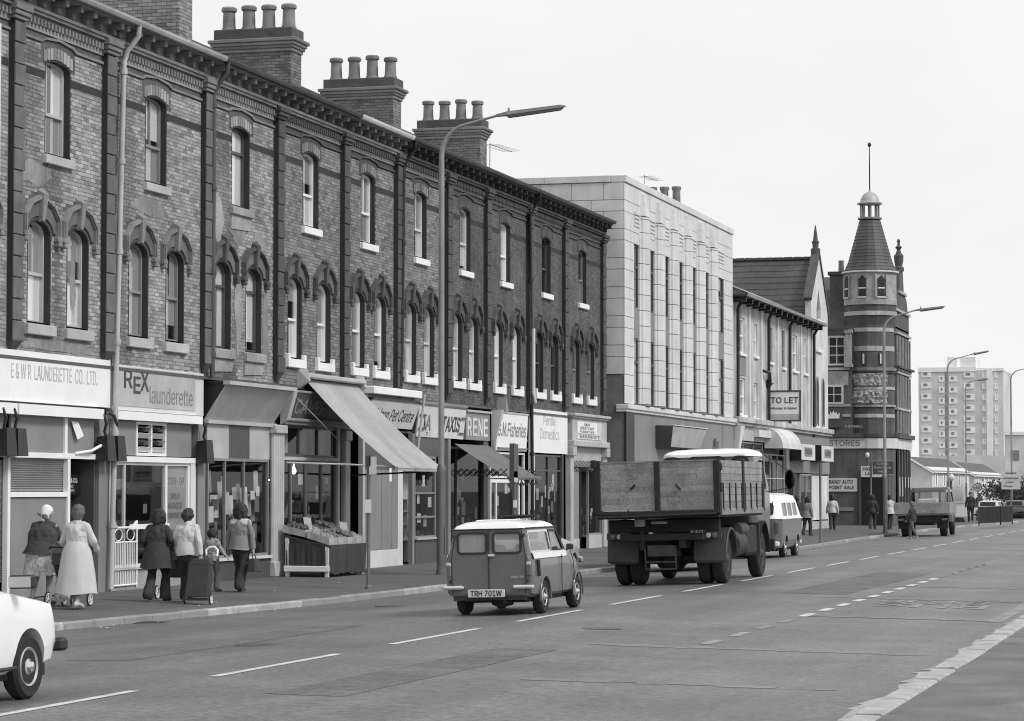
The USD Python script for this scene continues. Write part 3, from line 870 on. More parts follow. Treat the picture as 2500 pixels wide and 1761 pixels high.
letters(h, 'ACCOUNTANTS', 47.0, 1.95, .05, .7, 'pale_paint', x=XF - .3)
for y in (46.84, 48.0):
    panel(h, 'door_jamb', 'dark_paint', y - .01, y + .05, 0, 2.58, XF - .7, XF - .02)
lf = quad((XF + .02, 46.85, 3.3), (XF + .05, 47.1, 3.28), (XF + .1, 47.25, 3.02), (XF + .06, 47.05, 2.95))
put(lf, 'loose_paper', 'paper', h)
put(tube([(XF + .03, 47.0, 2.68), (XF + .1, 47.6, 2.74), (XF + .15, 48.15, 2.9)], .03, 8), 'bent_tube', 'white_paint', h)

# 2: rex launderette
h = hs[2]
panel(h, 'fascia', 'offwhite_paint', 48.7, 53.5, 3.57, 4.47, XF - .1, XF + .03)
panel(h, 'fascia_panel', 'pale_paint', 48.72, 53.0, 3.66, 4.44, XF + .03, XF + .045)
for ch, y, z, hh, w_ in (('R', 49.25, 4.03, .36, .42), ('E', 49.72, 3.93, .33, .36), ('X', 50.08, 3.99, .38, .42)):
    letters(h, ch, y, z, hh, w_, 'dark_letter', x=XF + .046)
letters(h, 'launderette', 50.55, 3.76, .34, 2.3, 'grey_letter', x=XF + .046, bold=False)
panel(h, 'blind_box', 'white_paint', 48.72, 53.15, 3.38, 3.55, XF - .1, XF + .16)
for a, b in ((48.75, 50.0), (51.55, 52.95)):
    panel(h, 'transom_panel', 'mid_paint', a, b, 2.68, 3.37, XF - .06, XF - .02)
lw = put(B().slab(sbox(50.0, 2.68, 51.55, 3.37).difference(unary_union([sbox(50.07, 2.74, 50.74, 3.31), sbox(50.81, 2.74, 51.48, 3.31)])), XF - .06, XF), 'louvre_window', 'white_paint', h)
for a in (50.07, 50.81):
    for k in range(4):
        z = 2.76 + k * .14
        put(quad((XF - .07, a, z), (XF + .02, a, z + .1), (XF + .02, a + .67, z + .1), (XF - .07, a + .67, z), .005), 'louvre', 'window_glass' if k % 2 else 'paper', lw)
panel(h, 'transom_bar', 'white_paint', 48.72, 53.1, 2.55, 2.66, XF - .08, XF + .03)
shop_window(h, 48.74, 51.6, .44, 2.55, 'offwhite_paint', mull=(49.5,), goods=6, seed=3, depth=2.6)
sw = shop_window(h, 51.6, 52.85, .44, 2.55, 'white_paint', goods=0, depth=1.2)
put(mbox(XF - .09, XF - .08, 51.66, 52.79, .5, 2.49), 'window_screen', 'pale_paint', sw)
for s, z, hh, w_ in (('COIN-OP', 2.1, .15, .95), ('SELF', 1.8, .12, .5), ('SERVICE', 1.6, .12, .75), ('LAUNDERETTE', 1.4, .11, 1.0), ('OPEN', 1.02, .14, .6)):
    letters(h, s, 51.72 + (1.0 - w_) / 2, z, hh, w_, 'grey_letter', x=XF - .079)
panel(h, 'frame_post', 'offwhite_paint', 52.85, 53.12, 0, 2.55, XF - .08, XF + .02)
for y, ww, z0 in ((50.3, .28, .5), (50.75, .35, .5)):
    put(rbox(XF - 1.6, XF - 1.3, y, y + ww, z0, 2.3, c=.02), 'washing_machine', 'pale_paint', h)
panel(h, 'frame_post', 'mid_paint', 53.2, 53.62, 0, 3.4, XF - .2, XF + .03)
panel(h, 'stall_riser', 'plaster', 48.72, 52.9, 0, .40, XF - .1, XF + .02)
panel(h, 'window_ledge', 'pale_paint', 48.72, 52.9, .40, .445, XF - .1, XF + .07)
# an ornamental white metal gate and rail folded against the window
g = put(B().tube([(XF + .04, 48.72, .05), (XF + .04, 48.72, 1.42)], .022, 6).tube([(XF + .04, 49.95, .05), (XF + .04, 49.95, 1.36)], .022, 6).tube([(XF + .04, 48.72, .1), (XF + .04, 49.95, .1)], .02, 6).tube([(XF + .04, 48.72, .95), (XF + .04, 49.95, .95)], .02, 6).tube([(XF + .04, 48.72, 1.36), (XF + .04, 49.0, 1.24), (XF + .04, 49.7, 1.24), (XF + .04, 49.95, 1.36)], .025, 6), 'gate_frame', 'white_paint', h)
for k in range(14):
    put(tube([(XF + .04, 48.728 + k * .084, .1), (XF + .04, 48.728 + k * .084, .94)], .011, 6), 'gate_bar', 'white_paint', g)
for k in (0, 1):
    c = 49.04 + k * .6
    put(tube([(XF + .04, c + .19 * math.cos(a), 1.1 + .12 * math.sin(a)) for a in np.linspace(0, 2 * math.pi * 1.2, 16)], .012, 5), 'gate_scroll', 'white_paint', g)
put(B().box(XF + .03, XF + .06, 49.6, 51.6, 1.2, 1.3).tube([(XF + .05, 50.35, .9), (XF + .05, 50.35, 1.2)], .03, 6), 'window_rail', 'white_paint', h)

# black canvas bags hung on curved awning arms at the piers of both launderettes
def awning_arm(h, y, z0=2.62, big=1.0):
    a = put(tube([(XF + .06, y - .1, 3.5), (XF + .16, y - .08, 3.44), (XF + .18, y, 3.28), (XF + .12, y + .04, 3.12), (XF + .2, y + .05, 2.95)], .03, 8), 'awning_arm', 'iron', h, smooth=50)
    put(hull([(XF + .02, y - .16 * big, z0), (XF + .02, y + .2 * big, z0), (XF + .3, y - .16 * big, z0), (XF + .3, y + .2 * big, z0), (XF + .04, y - .12 * big, z0 + .47), (XF + .04, y + .18 * big, z0 + .47), (XF + .26, y - .12 * big, z0 + .5), (XF + .26, y + .18 * big, z0 + .5)]), 'canvas_bag', 'black_paint', a)
for hh, y in ((hs[0], 43.75), (hs[1], 44.2), (hs[1], 48.12), (hs[2], 48.62), (hs[2], 53.25)):
    awning_arm(hh, y, 2.55 if y > 46 else 2.6, 1.15)

# 3: sloping grey fascia
h = hs[3]
lean_fascia(h, 53.75, 57.88, 3.50, 4.28, XF + .5, XF - .02, 'canvas_grey', 'black_paint')
put(mbox(XF + .4, XF + .56, 53.7, 57.9, 4.25, 4.33), 'fascia_moulding', 'pale_paint', h)
put(mbox(XF - .06, XF + .07, 53.7, 57.9, 3.42, 3.5), 'fascia_moulding', 'pale_paint', h)
for k, lk in enumerate(('pale_paint', 'dark_paint', 'pale_paint')):
    panel(h, 'transom_panel', lk, 53.85 + k * 1.27, 55.12 + k * 1.27, 2.68, 3.42, XF - .06, XF - .02)
sw = shop_window(h, 53.9, 57.62, .5, 2.68, 'mid_paint', mull=(54.95, 56.1), goods=150, seed=9, depth=1.8)
put(mbox(XF - .8, XF - .74, 54.6, 55.5, 2.44, 2.49), 'fluorescent_tube', 'lit_tube', sw)
r = random.Random(4)
for k in range(11):
    y, z = r.uniform(54.0, 57.3), r.uniform(.8, 2.0)
    put(mbox(XF - .13, XF - .125, y, y + r.uniform(.12, .3), z, z + r.uniform(.15, .4)), 'notice', 'paper' if k % 3 else 'mid_paint', sw)
panel(h, 'stall_riser', 'dark_paint', 53.85, 57.62, 0, .44, XF - .1, XF + .02)
panel(h, 'window_ledge', 'offwhite_paint', 53.85, 57.62, .44, .5, XF - .1, XF + .08)
cc = B()
for k in range(5):
    cc.tube([(XF + .03, 57.74 + k * .14, .1), (XF + .03, 57.74 + k * .14, 3.3)], .075, 8)
cc.rbox(XF - .1, XF + .14, 57.64, 58.38, 0, .35).rbox(XF - .1, XF + .16, 57.62, 58.4, 3.28, 3.48)
put(cc, 'shop_pilaster', 'pale_paint', h, smooth=40)

# 4: greengrocer
h = hs[4]
p, ln = lean_fascia(h, 58.45, 62.7, 3.66, 4.26, XF + .26, XF + .04, 'dark_paint', 'mid_paint')
letters(h, 'CAVERN', 58.9, 3.78, .32, 2.6, 'mid_paint', x=XF + .09, lean=ln)
put(hull([(XF, 58.3, 3.5), (XF, 58.52, 3.5), (XF + .16, 58.3, 3.6), (XF + .16, 58.52, 3.6), (XF, 58.3, 4.3), (XF, 58.52, 4.3), (XF + .36, 58.3, 4.3), (XF + .36, 58.52, 4.3)]), 'console', 'pale_paint', h)
put(B().rbox(XF - .05, XF + .12, 58.4, 62.75, 3.5, 3.6).rbox(XF - .05, XF + .18, 58.4, 62.75, 3.58, 3.66), 'shop_cornice', 'mid_paint', h)
shop_window(h, 58.42, 62.35, 2.76, 3.5, 'dark_paint', mull=(59.7, 61.0), depth=1.0)
for y in (59.0, 60.3, 61.6):
    panel(h, 'lace_panel', 'curtain_grey', y - .33, y + .33, 2.85, 3.4, XF - .2, XF - .19)
panel(h, 'transom_bar', 'pale_paint', 58.42, 62.4, 2.68, 2.76, XF - .08, XF + .04)
sw = shop_window(h, 58.42, 62.35, .75, 2.68, 'mid_paint', mull=(59.15, 60.2, 61.3), goods=120, seed=14, depth=1.9)
put(lathe([(.02, 2.36), (.055, 2.4), (.06, 2.45), (.03, 2.52), (.012, 2.6), (.012, 2.68)], 12, c=(XF - .3, 60.05, 0)), 'light_bulb', 'lit_tube', sw, smooth=50)
put(mbox(XF - .9, XF - .85, 59.3, 60.0, 2.2, 2.24), 'fluorescent_tube', 'lit_tube', sw)
panel(h, 'stall_riser', 'dark_paint', 58.42, 62.4, 0, .75, XF - .1, XF + .01)
panel(h, 'frame_post', 'pale_paint', 62.3, 62.45, 0, 3.5, XF - .08, XF + .03)
put(B().rbox(XF - .06, XF + .08, 62.72, 63.12, 0, 3.45, c=.03).rbox(XF - .06, XF + .12, 62.68, 63.16, 3.2, 3.45), 'shop_pilaster', 'pale_paint', h)
panel(h, 'door', 'black_paint', 63.2, 64.2, 0, 2.6, XF - 1.0, XF - .95)
panel(h, 'fanlight', 'dark_paint', 63.2, 64.35, 2.6, 3.5, XF - .5, XF - .45)

# 5: pet centre
h = hs[5]
p, ln = lean_fascia(h, 64.35, 68.4, 3.6, 4.28, XF + .24, XF + .0, 'offwhite_paint', 'black_paint')
letters(h, 'Nelson Pet Centre', 64.75, 3.78, .3, 3.4, 'dark_letter', x=XF + .068, lean=ln, slant=.25, bold=False)
put(rbox(XF - .05, XF + .3, 64.35, 68.4, 4.42, 4.62), 'blind_box', 'white_paint', h)
panel(h, 'fascia_head', 'mid_paint', 64.35, 68.4, 4.3, 4.42, XF - .1, XF + .1)
put(tube([(XF + .34, 68.48, 4.55), (XF + .1, 68.4, 2.55)], .035, 8), 'blind_stay', 'pale_paint', h)
panel(h, 'frame_post', 'pale_paint', 64.25, 64.42, 0, 3.6, XF - .1, XF + .02)
for k in range(6):
    panel(h, 'board', 'mid_paint', 64.45 + k * .45, 64.885 + k * .45, .45, 2.5, XF - .05, XF + .0 + (k % 2) * .004)
panel(h, 'transom_panel', 'dark_paint', 64.45, 67.15, 2.5, 3.55, XF - .08, XF - .04)
panel(h, 'shop_pilaster', 'offwhite_paint', 67.15, 67.58, 0, 2.6, XF - .1, XF + .02)
panel(h, 'stall_riser', 'offwhite_paint', 64.42, 67.15, 0, .44, XF - .12, XF + .03)
panel(h, 'door', 'black_paint', 67.6, 68.5, 0, 2.6, XF - .7, XF - .66)
panel(h, 'door_post', 'mid_paint', 68.42, 68.6, 0, 3.5, XF - .1, XF + .02)
panel(h, 'small_notice', 'paper', 66.45, 66.65, 2.2, 2.55, XF + .004, XF + .01)

# 6: taxi office
h = hs[6]
p, ln = lean_fascia(h, 68.75, 73.2, 3.42, 4.27, XF + .12, XF + .02, 'offwhite_paint', 'dark_paint')
fr_ = B()
for a, b, c, d in ((68.8, 69.35, 3.98, 4.03), (68.8, 69.35, 3.62, 3.67), (69.3, 69.35, 3.62, 4.03), (72.75, 73.15, 3.98, 4.03), (72.6, 73.15, 3.56, 3.6)):
    fr_.box(XF + .05 + (c - 3.42) * ln * 1.0, XF + .07 + (c - 3.42) * ln, a, b, c, d)
put(fr_, 'sign_frame', 'dark_letter', h)
letters(h, 'A', 69.45, 3.62, .4, .5, 'grey_letter', x=XF + .05, lean=ln)
letters(h, 'TAXIS', 71.0, 3.62, .4, 1.7, 'dark_letter', x=XF + .05, lean=ln, slant=.08)
letters(h, 'T', 69.6, 3.46, .1, .14, 'dark_letter', x=XF + .03, lean=ln)
panel(h, 'fascia_ledge', 'mid_paint', 68.7, 73.3, 4.32, 4.38, XF - .1, XF + .14)
sw = shop_window(h, 68.75, 70.7, .68, 2.9, 'mid_paint', mull=(), rails=(1.25, 1.9), goods=8, seed=21, depth=.8, back='pale_paint')
panel(h, 'stall_riser', 'dark_paint', 68.75, 70.7, 0, .66, XF - .1, XF)
panel(h, 'window_ledge', 'pale_paint', 68.7, 70.75, .64, .69, XF - .1, XF + .08)
panel(h, 'transom_panel', 'dark_paint', 68.75, 71.6, 2.9, 3.42, XF - .08, XF - .02)
panel(h, 'door', 'black_paint', 71.0, 71.75, 0, 2.9, XF - .6, XF - .55)
panel(h, 'door_post', 'mid_paint', 71.72, 71.95, 0, 3.4, XF - .1, XF + .03)

# 7: dark awning shop
h = hs[7]
panel(h, 'fascia', 'mid_paint', 73.35, 75.85, 3.42, 4.22, XF - .1, XF + .06)
for k, ch_ in enumerate('RENE'):
    letters(h, ch_, 73.5 + k * .56, 3.55, .5, .44, 'offwhite_paint', x=XF + .062)
panel(h, 'fascia_ledge', 'pale_paint', 73.35, 75.9, 4.22, 4.28, XF - .1, XF + .12)
shop_window(h, 71.98, 75.75, .25, 3.2, 'dark_paint', mull=(72.75,), goods=70, seed=31, depth=1.5, back='mid_paint')
panel(h, 'stall_riser', 'dark_paint', 71.98, 75.75, 0, .25, XF - .1, XF)
# 8: fish shop
h = hs[8]
p, ln = lean_fascia(h, 76.6, 80.05, 3.16, 4.28, XF + .1, XF + .04, 'white_paint', 'pale_paint')
letters(h, 'G.M.Fisheries', 76.68, 3.6, .4, 3.2, 'grey_letter', x=XF + .062, lean=ln)
put(mbox(XF + .04, XF + .1, 76.7, 80.0, 3.22, 3.26), 'sign_line', 'mid_paint', h)
put(hull([(XF, 76.2, 3.2), (XF, 76.55, 3.2), (XF + .1, 76.2, 3.2), (XF, 76.2, 4.35), (XF, 76.55, 4.35), (XF + .32, 76.25, 4.35), (XF + .32, 76.5, 4.35)]), 'console', 'pale_paint', h)
put(hull([(XF + .0, 76.7, 4.3), (XF + .3, 76.7, 4.3), (XF + .0, 77.1, 4.3), (XF + .3, 77.1, 4.3), (XF, 76.9, 4.75), (XF + .28, 76.9, 4.75)]), 'sign_pediment', 'mid_paint', h)
sw = shop_window(h, 76.2, 80.1, .5, 2.3, 'white_paint', mull=(76.9, 79.0, 79.5), goods=14, seed=41, depth=1.4, back='mid_paint', t=.1)
shop_window(h, 76.2, 80.1, 2.34, 3.12, 'white_paint', mull=(77.4, 78.8), goods=0, depth=1.0, back='pale_paint')
panel(h, 'stall_riser', 'white_paint', 76.2, 80.1, 0, .5, XF - .1, XF + .01)
# 9: domestic shop
h = hs[9]
panel(h, 'fascia', 'white_paint', 80.85, 85.3, 3.15, 4.52, XF - .1, XF + .03)
letters(h, 'Pentle', 82.2, 4.05, .3, 1.5, 'faint_letter', x=XF + .032, bold=False)
letters(h, 'Domestics', 81.8, 3.6, .34, 2.4, 'faint_letter', x=XF + .032, bold=False)
shop_window(h, 81.15, 84.8, .2, 3.1, 'dark_paint', mull=(83.0,), rails=(2.6,), goods=90, seed=51, depth=1.8)
for y in (80.8, 84.8):
    panel(h, 'frame_post', 'white_paint', y, y + .34, 0, 3.15, XF - .1, XF + .02)
panel(h, 'stall_riser', 'dark_paint', 81.15, 84.8, 0, .2, XF - .1, XF)
# 10: pilastered grey shopfront
h = hs[10]
panel(h, 'fascia', 'pale_paint', 85.6, 90.5, 3.62, 4.4, XF - .1, XF + .12)
put(B().rbox(XF - .05, XF + .26, 85.5, 90.6, 4.42, 4.52).rbox(XF - .05, XF + .2, 85.55, 90.55, 4.36, 4.43).rbox(XF - .05, XF + .22, 85.5, 90.6, 3.42, 3.62), 'shop_cornice', 'pale_paint', h)
panel(h, 'sign_board', 'offwhite_paint', 86.1, 89.6, 3.68, 4.26, XF + .12, XF + .14)
panel(h, 'sign_board', 'white_paint', 86.2, 88.9, 3.86, 4.24, XF + .14, XF + .16, label='smaller white board fixed over the pale sign board')
letters(h, 'EAST', 87.1, 4.12, .09, .8, 'dark_letter', x=XF + .162)
letters(h, 'GREAT EASY', 86.5, 4.0, .09, 2.0, 'grey_letter', x=XF + .162)
letters(h, 'FURNITURE', 86.5, 3.89, .07, 2.0, 'grey_letter', x=XF + .162)
letters(h, 'MARKET', 86.6, 3.72, .1, 2.8, 'grey_letter', x=XF + .142)
for y in (85.5, 90.3):
    put(B().rbox(XF - .1, XF + .1, y, y + .4, 0, 3.4).rbox(XF - .1, XF + .2, y - .03, y + .43, 3.1, 3.42), 'shop_pilaster', 'pale_paint', h)
panel(h, 'boarded_panel', 'pale_paint', 85.9, 90.3, 2.75, 3.42, XF - .1, XF - .02)
panel(h, 'boarded_panel', 'mid_paint', 85.9, 87.05, .35, 2.72, XF - .1, XF - .02)
panel(h, 'door', 'black_paint', 87.1, 88.3, 0, 2.7, XF - .3, XF - .25)
shop_window(h, 88.4, 90.25, .45, 2.72, 'mid_paint', goods=10, seed=61, depth=1.0)
panel(h, 'stall_riser', 'pale_paint', 88.4, 90.25, 0, .45, XF - .1, XF)
panel(h, 'stall_riser', 'pale_paint', 85.9, 87.05, 0, .35, XF - .1, XF)
for k in range(16):
    y = 85.9 + k * .19
    put(tube([(XF + .02, y, 2.58), (XF + .12, y + .1, 2.95)], .014, 5), 'blind_spike', 'iron', h)

for hh, ya, yb, n_, sd in ((hs[2], 48.9, 51.4, 3, 1), (hs[4], 58.6, 62.2, 7, 2), (hs[6], 68.9, 70.5, 5, 3), (hs[7], 72.9, 75.6, 8, 4), (hs[8], 77, 79, 4, 5), (hs[9], 81.3, 84.6, 10, 6), (hs[10], 88.5, 90.1, 3, 7)):
    r = random.Random(sd)
    for k in range(n_):
        y, z = r.uniform(ya, yb - .3), r.uniform(.9, 2.2)
        put(mbox(XF - .1, XF - .095, y, y + r.uniform(.12, .35), z, z + r.uniform(.12, .45)), 'notice', r.choice(('paper', 'paper', 'pale_paint', 'mid_paint')), hh)
for k in range(16):     # clothes and bags hung in the window of the grey fascia shop
    y, z = 53.98 + .22 * k, 1.2 + .75 * random.Random(k).random()
    put(hull([(XF - .25, y, z), (XF - .2, y + .16, z), (XF - .28, y + .02, z + .5), (XF - .22, y + .14, z + .5), (XF - .33, y + .08, z + .1)]), 'hung_goods', ('paper', 'pale_paint', 'mid_paint', 'offwhite_paint')[k % 4], hs[3])

# ---------------------------------------------------------------- awnings
def awning(name, label, ya, yb, xt, zt, xb, zb, lk, sag=.11, lattice=0, skew=0.0, valance=.0, case=None):
    t = thing(name, label, 'awning', (XF, (ya + yb) / 2, zt), world=True)
    V, F = [], []
    n, m = 10, 12
    for i in range(n + 1):
        u = i / n
        for j in range(m + 1):
            w = j / m
            s = -sag * math.sin(math.pi * u) * (1 + .25 * math.sin(w * 9)) - .02 * math.sin(w * math.pi * 6) * u
            V.append((xt + (xb - xt) * u, ya + (yb - ya) * w + skew * u, zt + (zb - zt) * u + s))
    for i in range(n):
        for j in range(m):
            a = i * (m + 1) + j
            F += [(a, a + m + 1, a + m + 2), (a, a + m + 2, a + 1)]
    put(tri(V, F), 'canvas', lk, t, smooth=True)
    put(tube([(xb, ya + skew - .03, zb), (xb, yb + skew + .03, zb)], .04, 8), 'front_bar', case or lk, t, smooth=50)
    if valance:
        put(quad((xb + .03, ya + skew, zb - valance), (xb + .03, yb + skew, zb - valance), (xb + .03, yb + skew, zb), (xb + .03, ya + skew, zb), .006), 'valance', lk, t)
    return t
A = awning('shop_awning', 'big pale canvas awning pulled down steeply over the greengrocer stall', 59.65, 63.45, XF + .12, 4.6, -19.2, 2.5, 'canvas', valance=.07)
put(rbox(XF - .02, XF + .3, 59.5, 63.7, 4.62, 4.74, c=.03), 'roller_box', 'pale_paint', A)
for y in (59.42, 63.6):
    put(hull([(XF, y, 4.35), (XF, y + .12, 4.35), (XF + .3, y, 4.55), (XF + .3, y + .12, 4.55), (XF, y, 4.85), (XF, y + .12, 4.85), (XF + .25, y + .06, 4.82)]), 'end_bracket', 'pale_paint', A)
put(tube([(XF + .05, 58.6, 2.62), (-20.3, 59.4, 2.58), (-19.25, 59.8, 2.52)], .025, 6), 'awning_stay', 'pale_paint', A)
put(tube([(XF + .05, 63.3, 2.35), (-19.25, 63.2, 2.45)], .025, 6), 'awning_stay', 'iron', A)
put(tube([(XF + .35, 58.5, 4.1), (XF + .7, 60.3, 3.2)], .008, 5), 'pull_cord', 'pale_paint', A)
A = awning('shop_awning', 'dark canvas awning on black folding lattice arms beside the fish shop', 72.15, 75.65, XF + .08, 3.28, -19.95, 2.33, 'canvas_dark', sag=.03, valance=.05)
for y in (72.3, 75.5):
    for s in (0, 1):
        P = []
        for k in range(9):
            x = XF + .05 + k * .19
            P.append((x, y, 2.38 + (.2 if (k + s) % 2 else 0)))
        put(tube(P, .02, 5), 'lattice_arm', 'iron', A)
P = []
for s in (0, 1):
    put(tube([(-19.98 - .02 * s, 72.3 + k * .4, 2.12 + (.2 if (k + s) % 2 else 0)) for k in range(9)], .018, 5), 'lattice_arm', 'iron', A)
# ---------------------------------------------------------------- the white tiled building
XW = -20.95
W = thing('white_building', 'white tiled three storey building with tall fluted columns', 'building', (XW, 101, 0), world=True)
core = B().box(XW - 12, XW - .03, 91.03, 111.4, 4.95, 12.75).box(XW - 12, XW - .03, 91.03, 111.4, 0, 4.75)
# openings are cut as a recess behind the columns
q = man(mbox(XW - 12, XW - .03, 91.03, 111.4, 0, 12.75)) - man(mbox(XW - .12, XW + 1, 92.5, 109.4, 5.0, 10.75))
put(unman(q), 'wall', 'faience_joint', W)
r = random.Random(12)
zs, z, k = [], 5.0, 0
while z < 12.74:
    hh = (.62, .40)[k % 2]
    zs.append((z, min(hh, 12.75 - z)))
    z += hh
    k += 1
for z, hh in zs:          # blocks: corner pier front, far pier, parapet; flank
    if hh < .1:
        continue
    fr = [(91.0, 92.5), (109.4, 110.3), (110.3, 111.4)] if z < 10.7 else [(91.0, 92.5)] + [(92.5 + 1.3 * j, min(92.5 + 1.3 * (j + 1), 109.4)) for j in range(13)] + [(109.4, 111.4)]
    for a, b in fr:
        put(mbox(XW - .03, XW + r.uniform(0, .006), a + .01, b - .01, z + .01, z + hh - .01), 'tile', 'faience', W)
    if z > 6:
        x, o = XW - .0, (0 if hh > .5 else .45)
        x0s = [XW] + [XW - .75 - o - 1.15 * j for j in range(9)]
        for a, b in zip(x0s[1:], x0s[:-1]):
            if z > 10.4 or a > XW - 1.6:
                put(mbox(max(a, XW - 10.9) + .01, b - .031 * (b == XW) - .01, 91.0 - r.uniform(0, .006), 91.03, z + .01, z + hh - .01), 'tile', 'faience', W)
for j in range(15):
    a = 91.0 + j * 1.36
    put(rbox(XW - .5, XW + .06, a + .006, a + 1.354, 12.76, 13.0, c=.015), 'coping', 'faience', W)
for j in range(9):
    put(rbox(XW - .5 - 1.2 * (j + 1) + .006, XW - .5 - 1.2 * j - .006, 90.95, 91.5, 12.76, 13.0, c=.015), 'coping', 'faience', W)
put(B().rbox(XW - .3, XW + .16, 90.9, 111.5, 4.8, 4.97).rbox(XW - .3, XW + .1, 90.92, 111.45, 4.7, 4.81), 'cornice', 'faience', W)
# columns of fluted drums
for k in range(6):
    c = 94.0 + 2.57 * k
    P = []
    for j in range(41):
        a = math.pi * j / 40 - math.pi / 2
        f = 1 - .12 * (abs(math.sin(6.0 * (a + math.pi / 2)))) ** .5 * (1 if 2 < j < 38 else 0)
        P.append((XW - .02 + .27 * f * math.cos(a), c + .63 * f * math.sin(a)))
    sec = Polygon([(XW - .1, c - .63)] + P + [(XW - .1, c + .63)]).buffer(0)
    col = put(slabz(sec, 4.98, 5.04), 'column', 'faience_joint', W)
    z, q = 5.04, 0
    while z < 11.6:
        hh = .56
        put(slabz(sec, z + .011, z + hh - .011), 'drum', 'faience', col)
        z += hh
    put(slabz(sec.buffer(-.05), z, z + .05), 'ring', 'faience_joint', col)
    put(slabz(sec.buffer(.03), z - .06, z), 'ring', 'faience', col)
    for q, s in enumerate((.86, .72, .58)):
        P2 = Polygon([(XW - .05, c - .63 * s), (XW + .2 * s, c - .5 * s), (XW + .23 * s, c), (XW + .2 * s, c + .5 * s), (XW - .05, c + .63 * s)])
        put(slabz(P2, z + .05 + q * .26, z + .05 + (q + 1) * .26 - .01), 'capital', 'faience', col)
# windows, spandrels and the patterned frieze between the columns
bays = [(92.5, 93.37)] + [(94.63 + 2.57 * k, 95.94 + 2.57 * k) for k in range(5)] + [(107.48, 109.4)]
for a, b in bays:
    for z0, z1 in ((8.45, 10.75), (5.0, 7.38)):
        f = B().slab(sbox(a, z0, b, z1).difference(unary_union([sbox(a + .07, z0 + .07, b - .07, z0 + (z1 - z0) * .62), sbox(a + .07, z0 + (z1 - z0) * .66, b - .07, z1 - .06)])), XW - .1, XW - .05)
        w_ = put(f, 'window', 'dark_paint', W)
        put(mbox(XW - .085, XW - .08, a + .05, b - .05, z0 + .05, z1 - .05), 'pane', 'window_glass', w_)
        put(mbox(XW - .118, XW - .114, a, b, z0, z1), 'room_wall', 'curtain_grey' if (a < 93 and z0 < 6) else 'room_dark', w_)
    put(mbox(XW - .115, XW - .03, a, b, 7.38, 8.45), 'spandrel', 'mid_paint', W)
    fz = B()
    for q in range(4):
        fz.box(XW, XW + .03 + .008 * q, a + .05, b - .05, 11.35 + q * .14, 11.44 + q * .14)
    put(fz, 'frieze_band', 'faience', W)
panel(W, 'shop_fascia', 'mid_paint', 92.4, 111.4, 2.9, 4.7, XW - .03, XW + .02)
panel(W, 'shop_fascia', 'black_paint', 91.0, 92.4, 0, 4.7, XW - .03, XW + .03)
fl = put(mbox(XW - .02, XW + .05, 91.02, 91.06, 0, 4.7), 'shop_fascia', 'black_paint', W)
panel(W, 'fascia_joint', 'dark_paint', 108.8, 108.84, 2.9, 4.7, XW + .02, XW + .026)
shop_window(W, 92.4, 100, .4, 2.85, 'dark_paint', mull=(94.5, 97), goods=20, seed=71, x=XW, depth=1)
shop_window(W, 100.5, 111.3, .4, 2.85, 'mid_paint', mull=(103, 106, 108.5), goods=20, seed=72, x=XW, depth=1)
sg = put(hull([(XW, 95.9, 4.35), (XW, 102, 4.35), (XW, 95.9, 3.5), (XW, 102, 3.5), (-20.25, 95.7, 4.32), (-20.25, 102.1, 4.32), (-20.45, 96.3, 3.55), (-20.45, 101.6, 3.55)]), 'box_sign', 'dark_paint', W)
put(quad((-20.435, 96.3, 3.56), (-20.435, 101.6, 3.56), (-20.235, 102.05, 4.3), (-20.235, 95.75, 4.3), .01), 'sign_face', 'pale_paint', sg)
put(mbox(-20.4, -20.2, 95.7, 102.1, 4.33, 4.36), 'sign_frame', 'offwhite_paint', sg)

ch = thing('chimney_stack', 'low dark chimney with three round pots behind the white parapet', 'chimney', (-24.3, 113, 10), world=True)
put(mbox(-25.2, -23.4, 113, 113.8, 9, 14.1), 'stack', 'brick_far', ch)
for k in range(3):
    put(lathe([(.19, 14.05), (.17, 14.95), (.21, 15.0), (.21, 15.12), (.15, 15.12), (.15, 14.9)], 14, c=(-24.85 + .53 * k, 113.4, 0)), 'chimney_pot', 'clay_pot', ch, smooth=40)

# ---------------------------------------------------------------- low rendered building with the letting board
XL = -21.0
L_ = thing('rendered_building', 'low two storey building with streaked pale render and dark eaves', 'building', (XL, 122, 0), world=True)
wins = [(113.15, 114.4, 7.85, 9.4, 'p'), (116.7, 117.5, 7.9, 9.3, 'p'), (120.3, 121.4, 7.8, 9.4, 'd'), (124.0, 124.8, 7.7, 9.45, 'd'), (127.1, 128.4, 7.7, 9.4, 'p'), (130.4, 131.3, 7.7, 9.4, 'p'),
        (113.3, 114.5, 5.2, 6.8, 'p'), (116.6, 117.5, 5.15, 6.7, 'p')]
hl = unary_union([sbox(a, c, b, d) for a, b, c, d, _ in wins])
put(slab(sbox(111.5, 4.5, 132.9, 10.2).difference(hl), XL - .3, XL), 'wall', 'render', L_)
put(mbox(XL - 9, XL - .3, 111.6, 132.6, 0, 10.2), 'back_wall', 'dark_paint', L_)
for a, b, c, d, t in wins:
    w_ = put(B().slab(sbox(a, c, b, d).difference(unary_union([sbox(a + .08, c + .08, b - .08, (c + d) / 2 - .03), sbox(a + .08, (c + d) / 2 + .03, b - .08, d - .08)])), XL - .14, XL - .06), 'window', 'white_paint' if t == 'p' else 'mid_paint', L_)
    put(mbox(XL - .12, XL - .11, a + .05, b - .05, c + .05, d - .05), 'pane', 'window_glass', w_)
    put(mbox(XL - .22, XL - .21, a, b, c, d), 'curtain', 'curtain' if t == 'p' else 'curtain_grey', w_)
    put(rbox(XL - .1, XL + .1, a - .1, b + .1, c - .12, c, c=.01), 'window_sill', 'white_paint', w_)
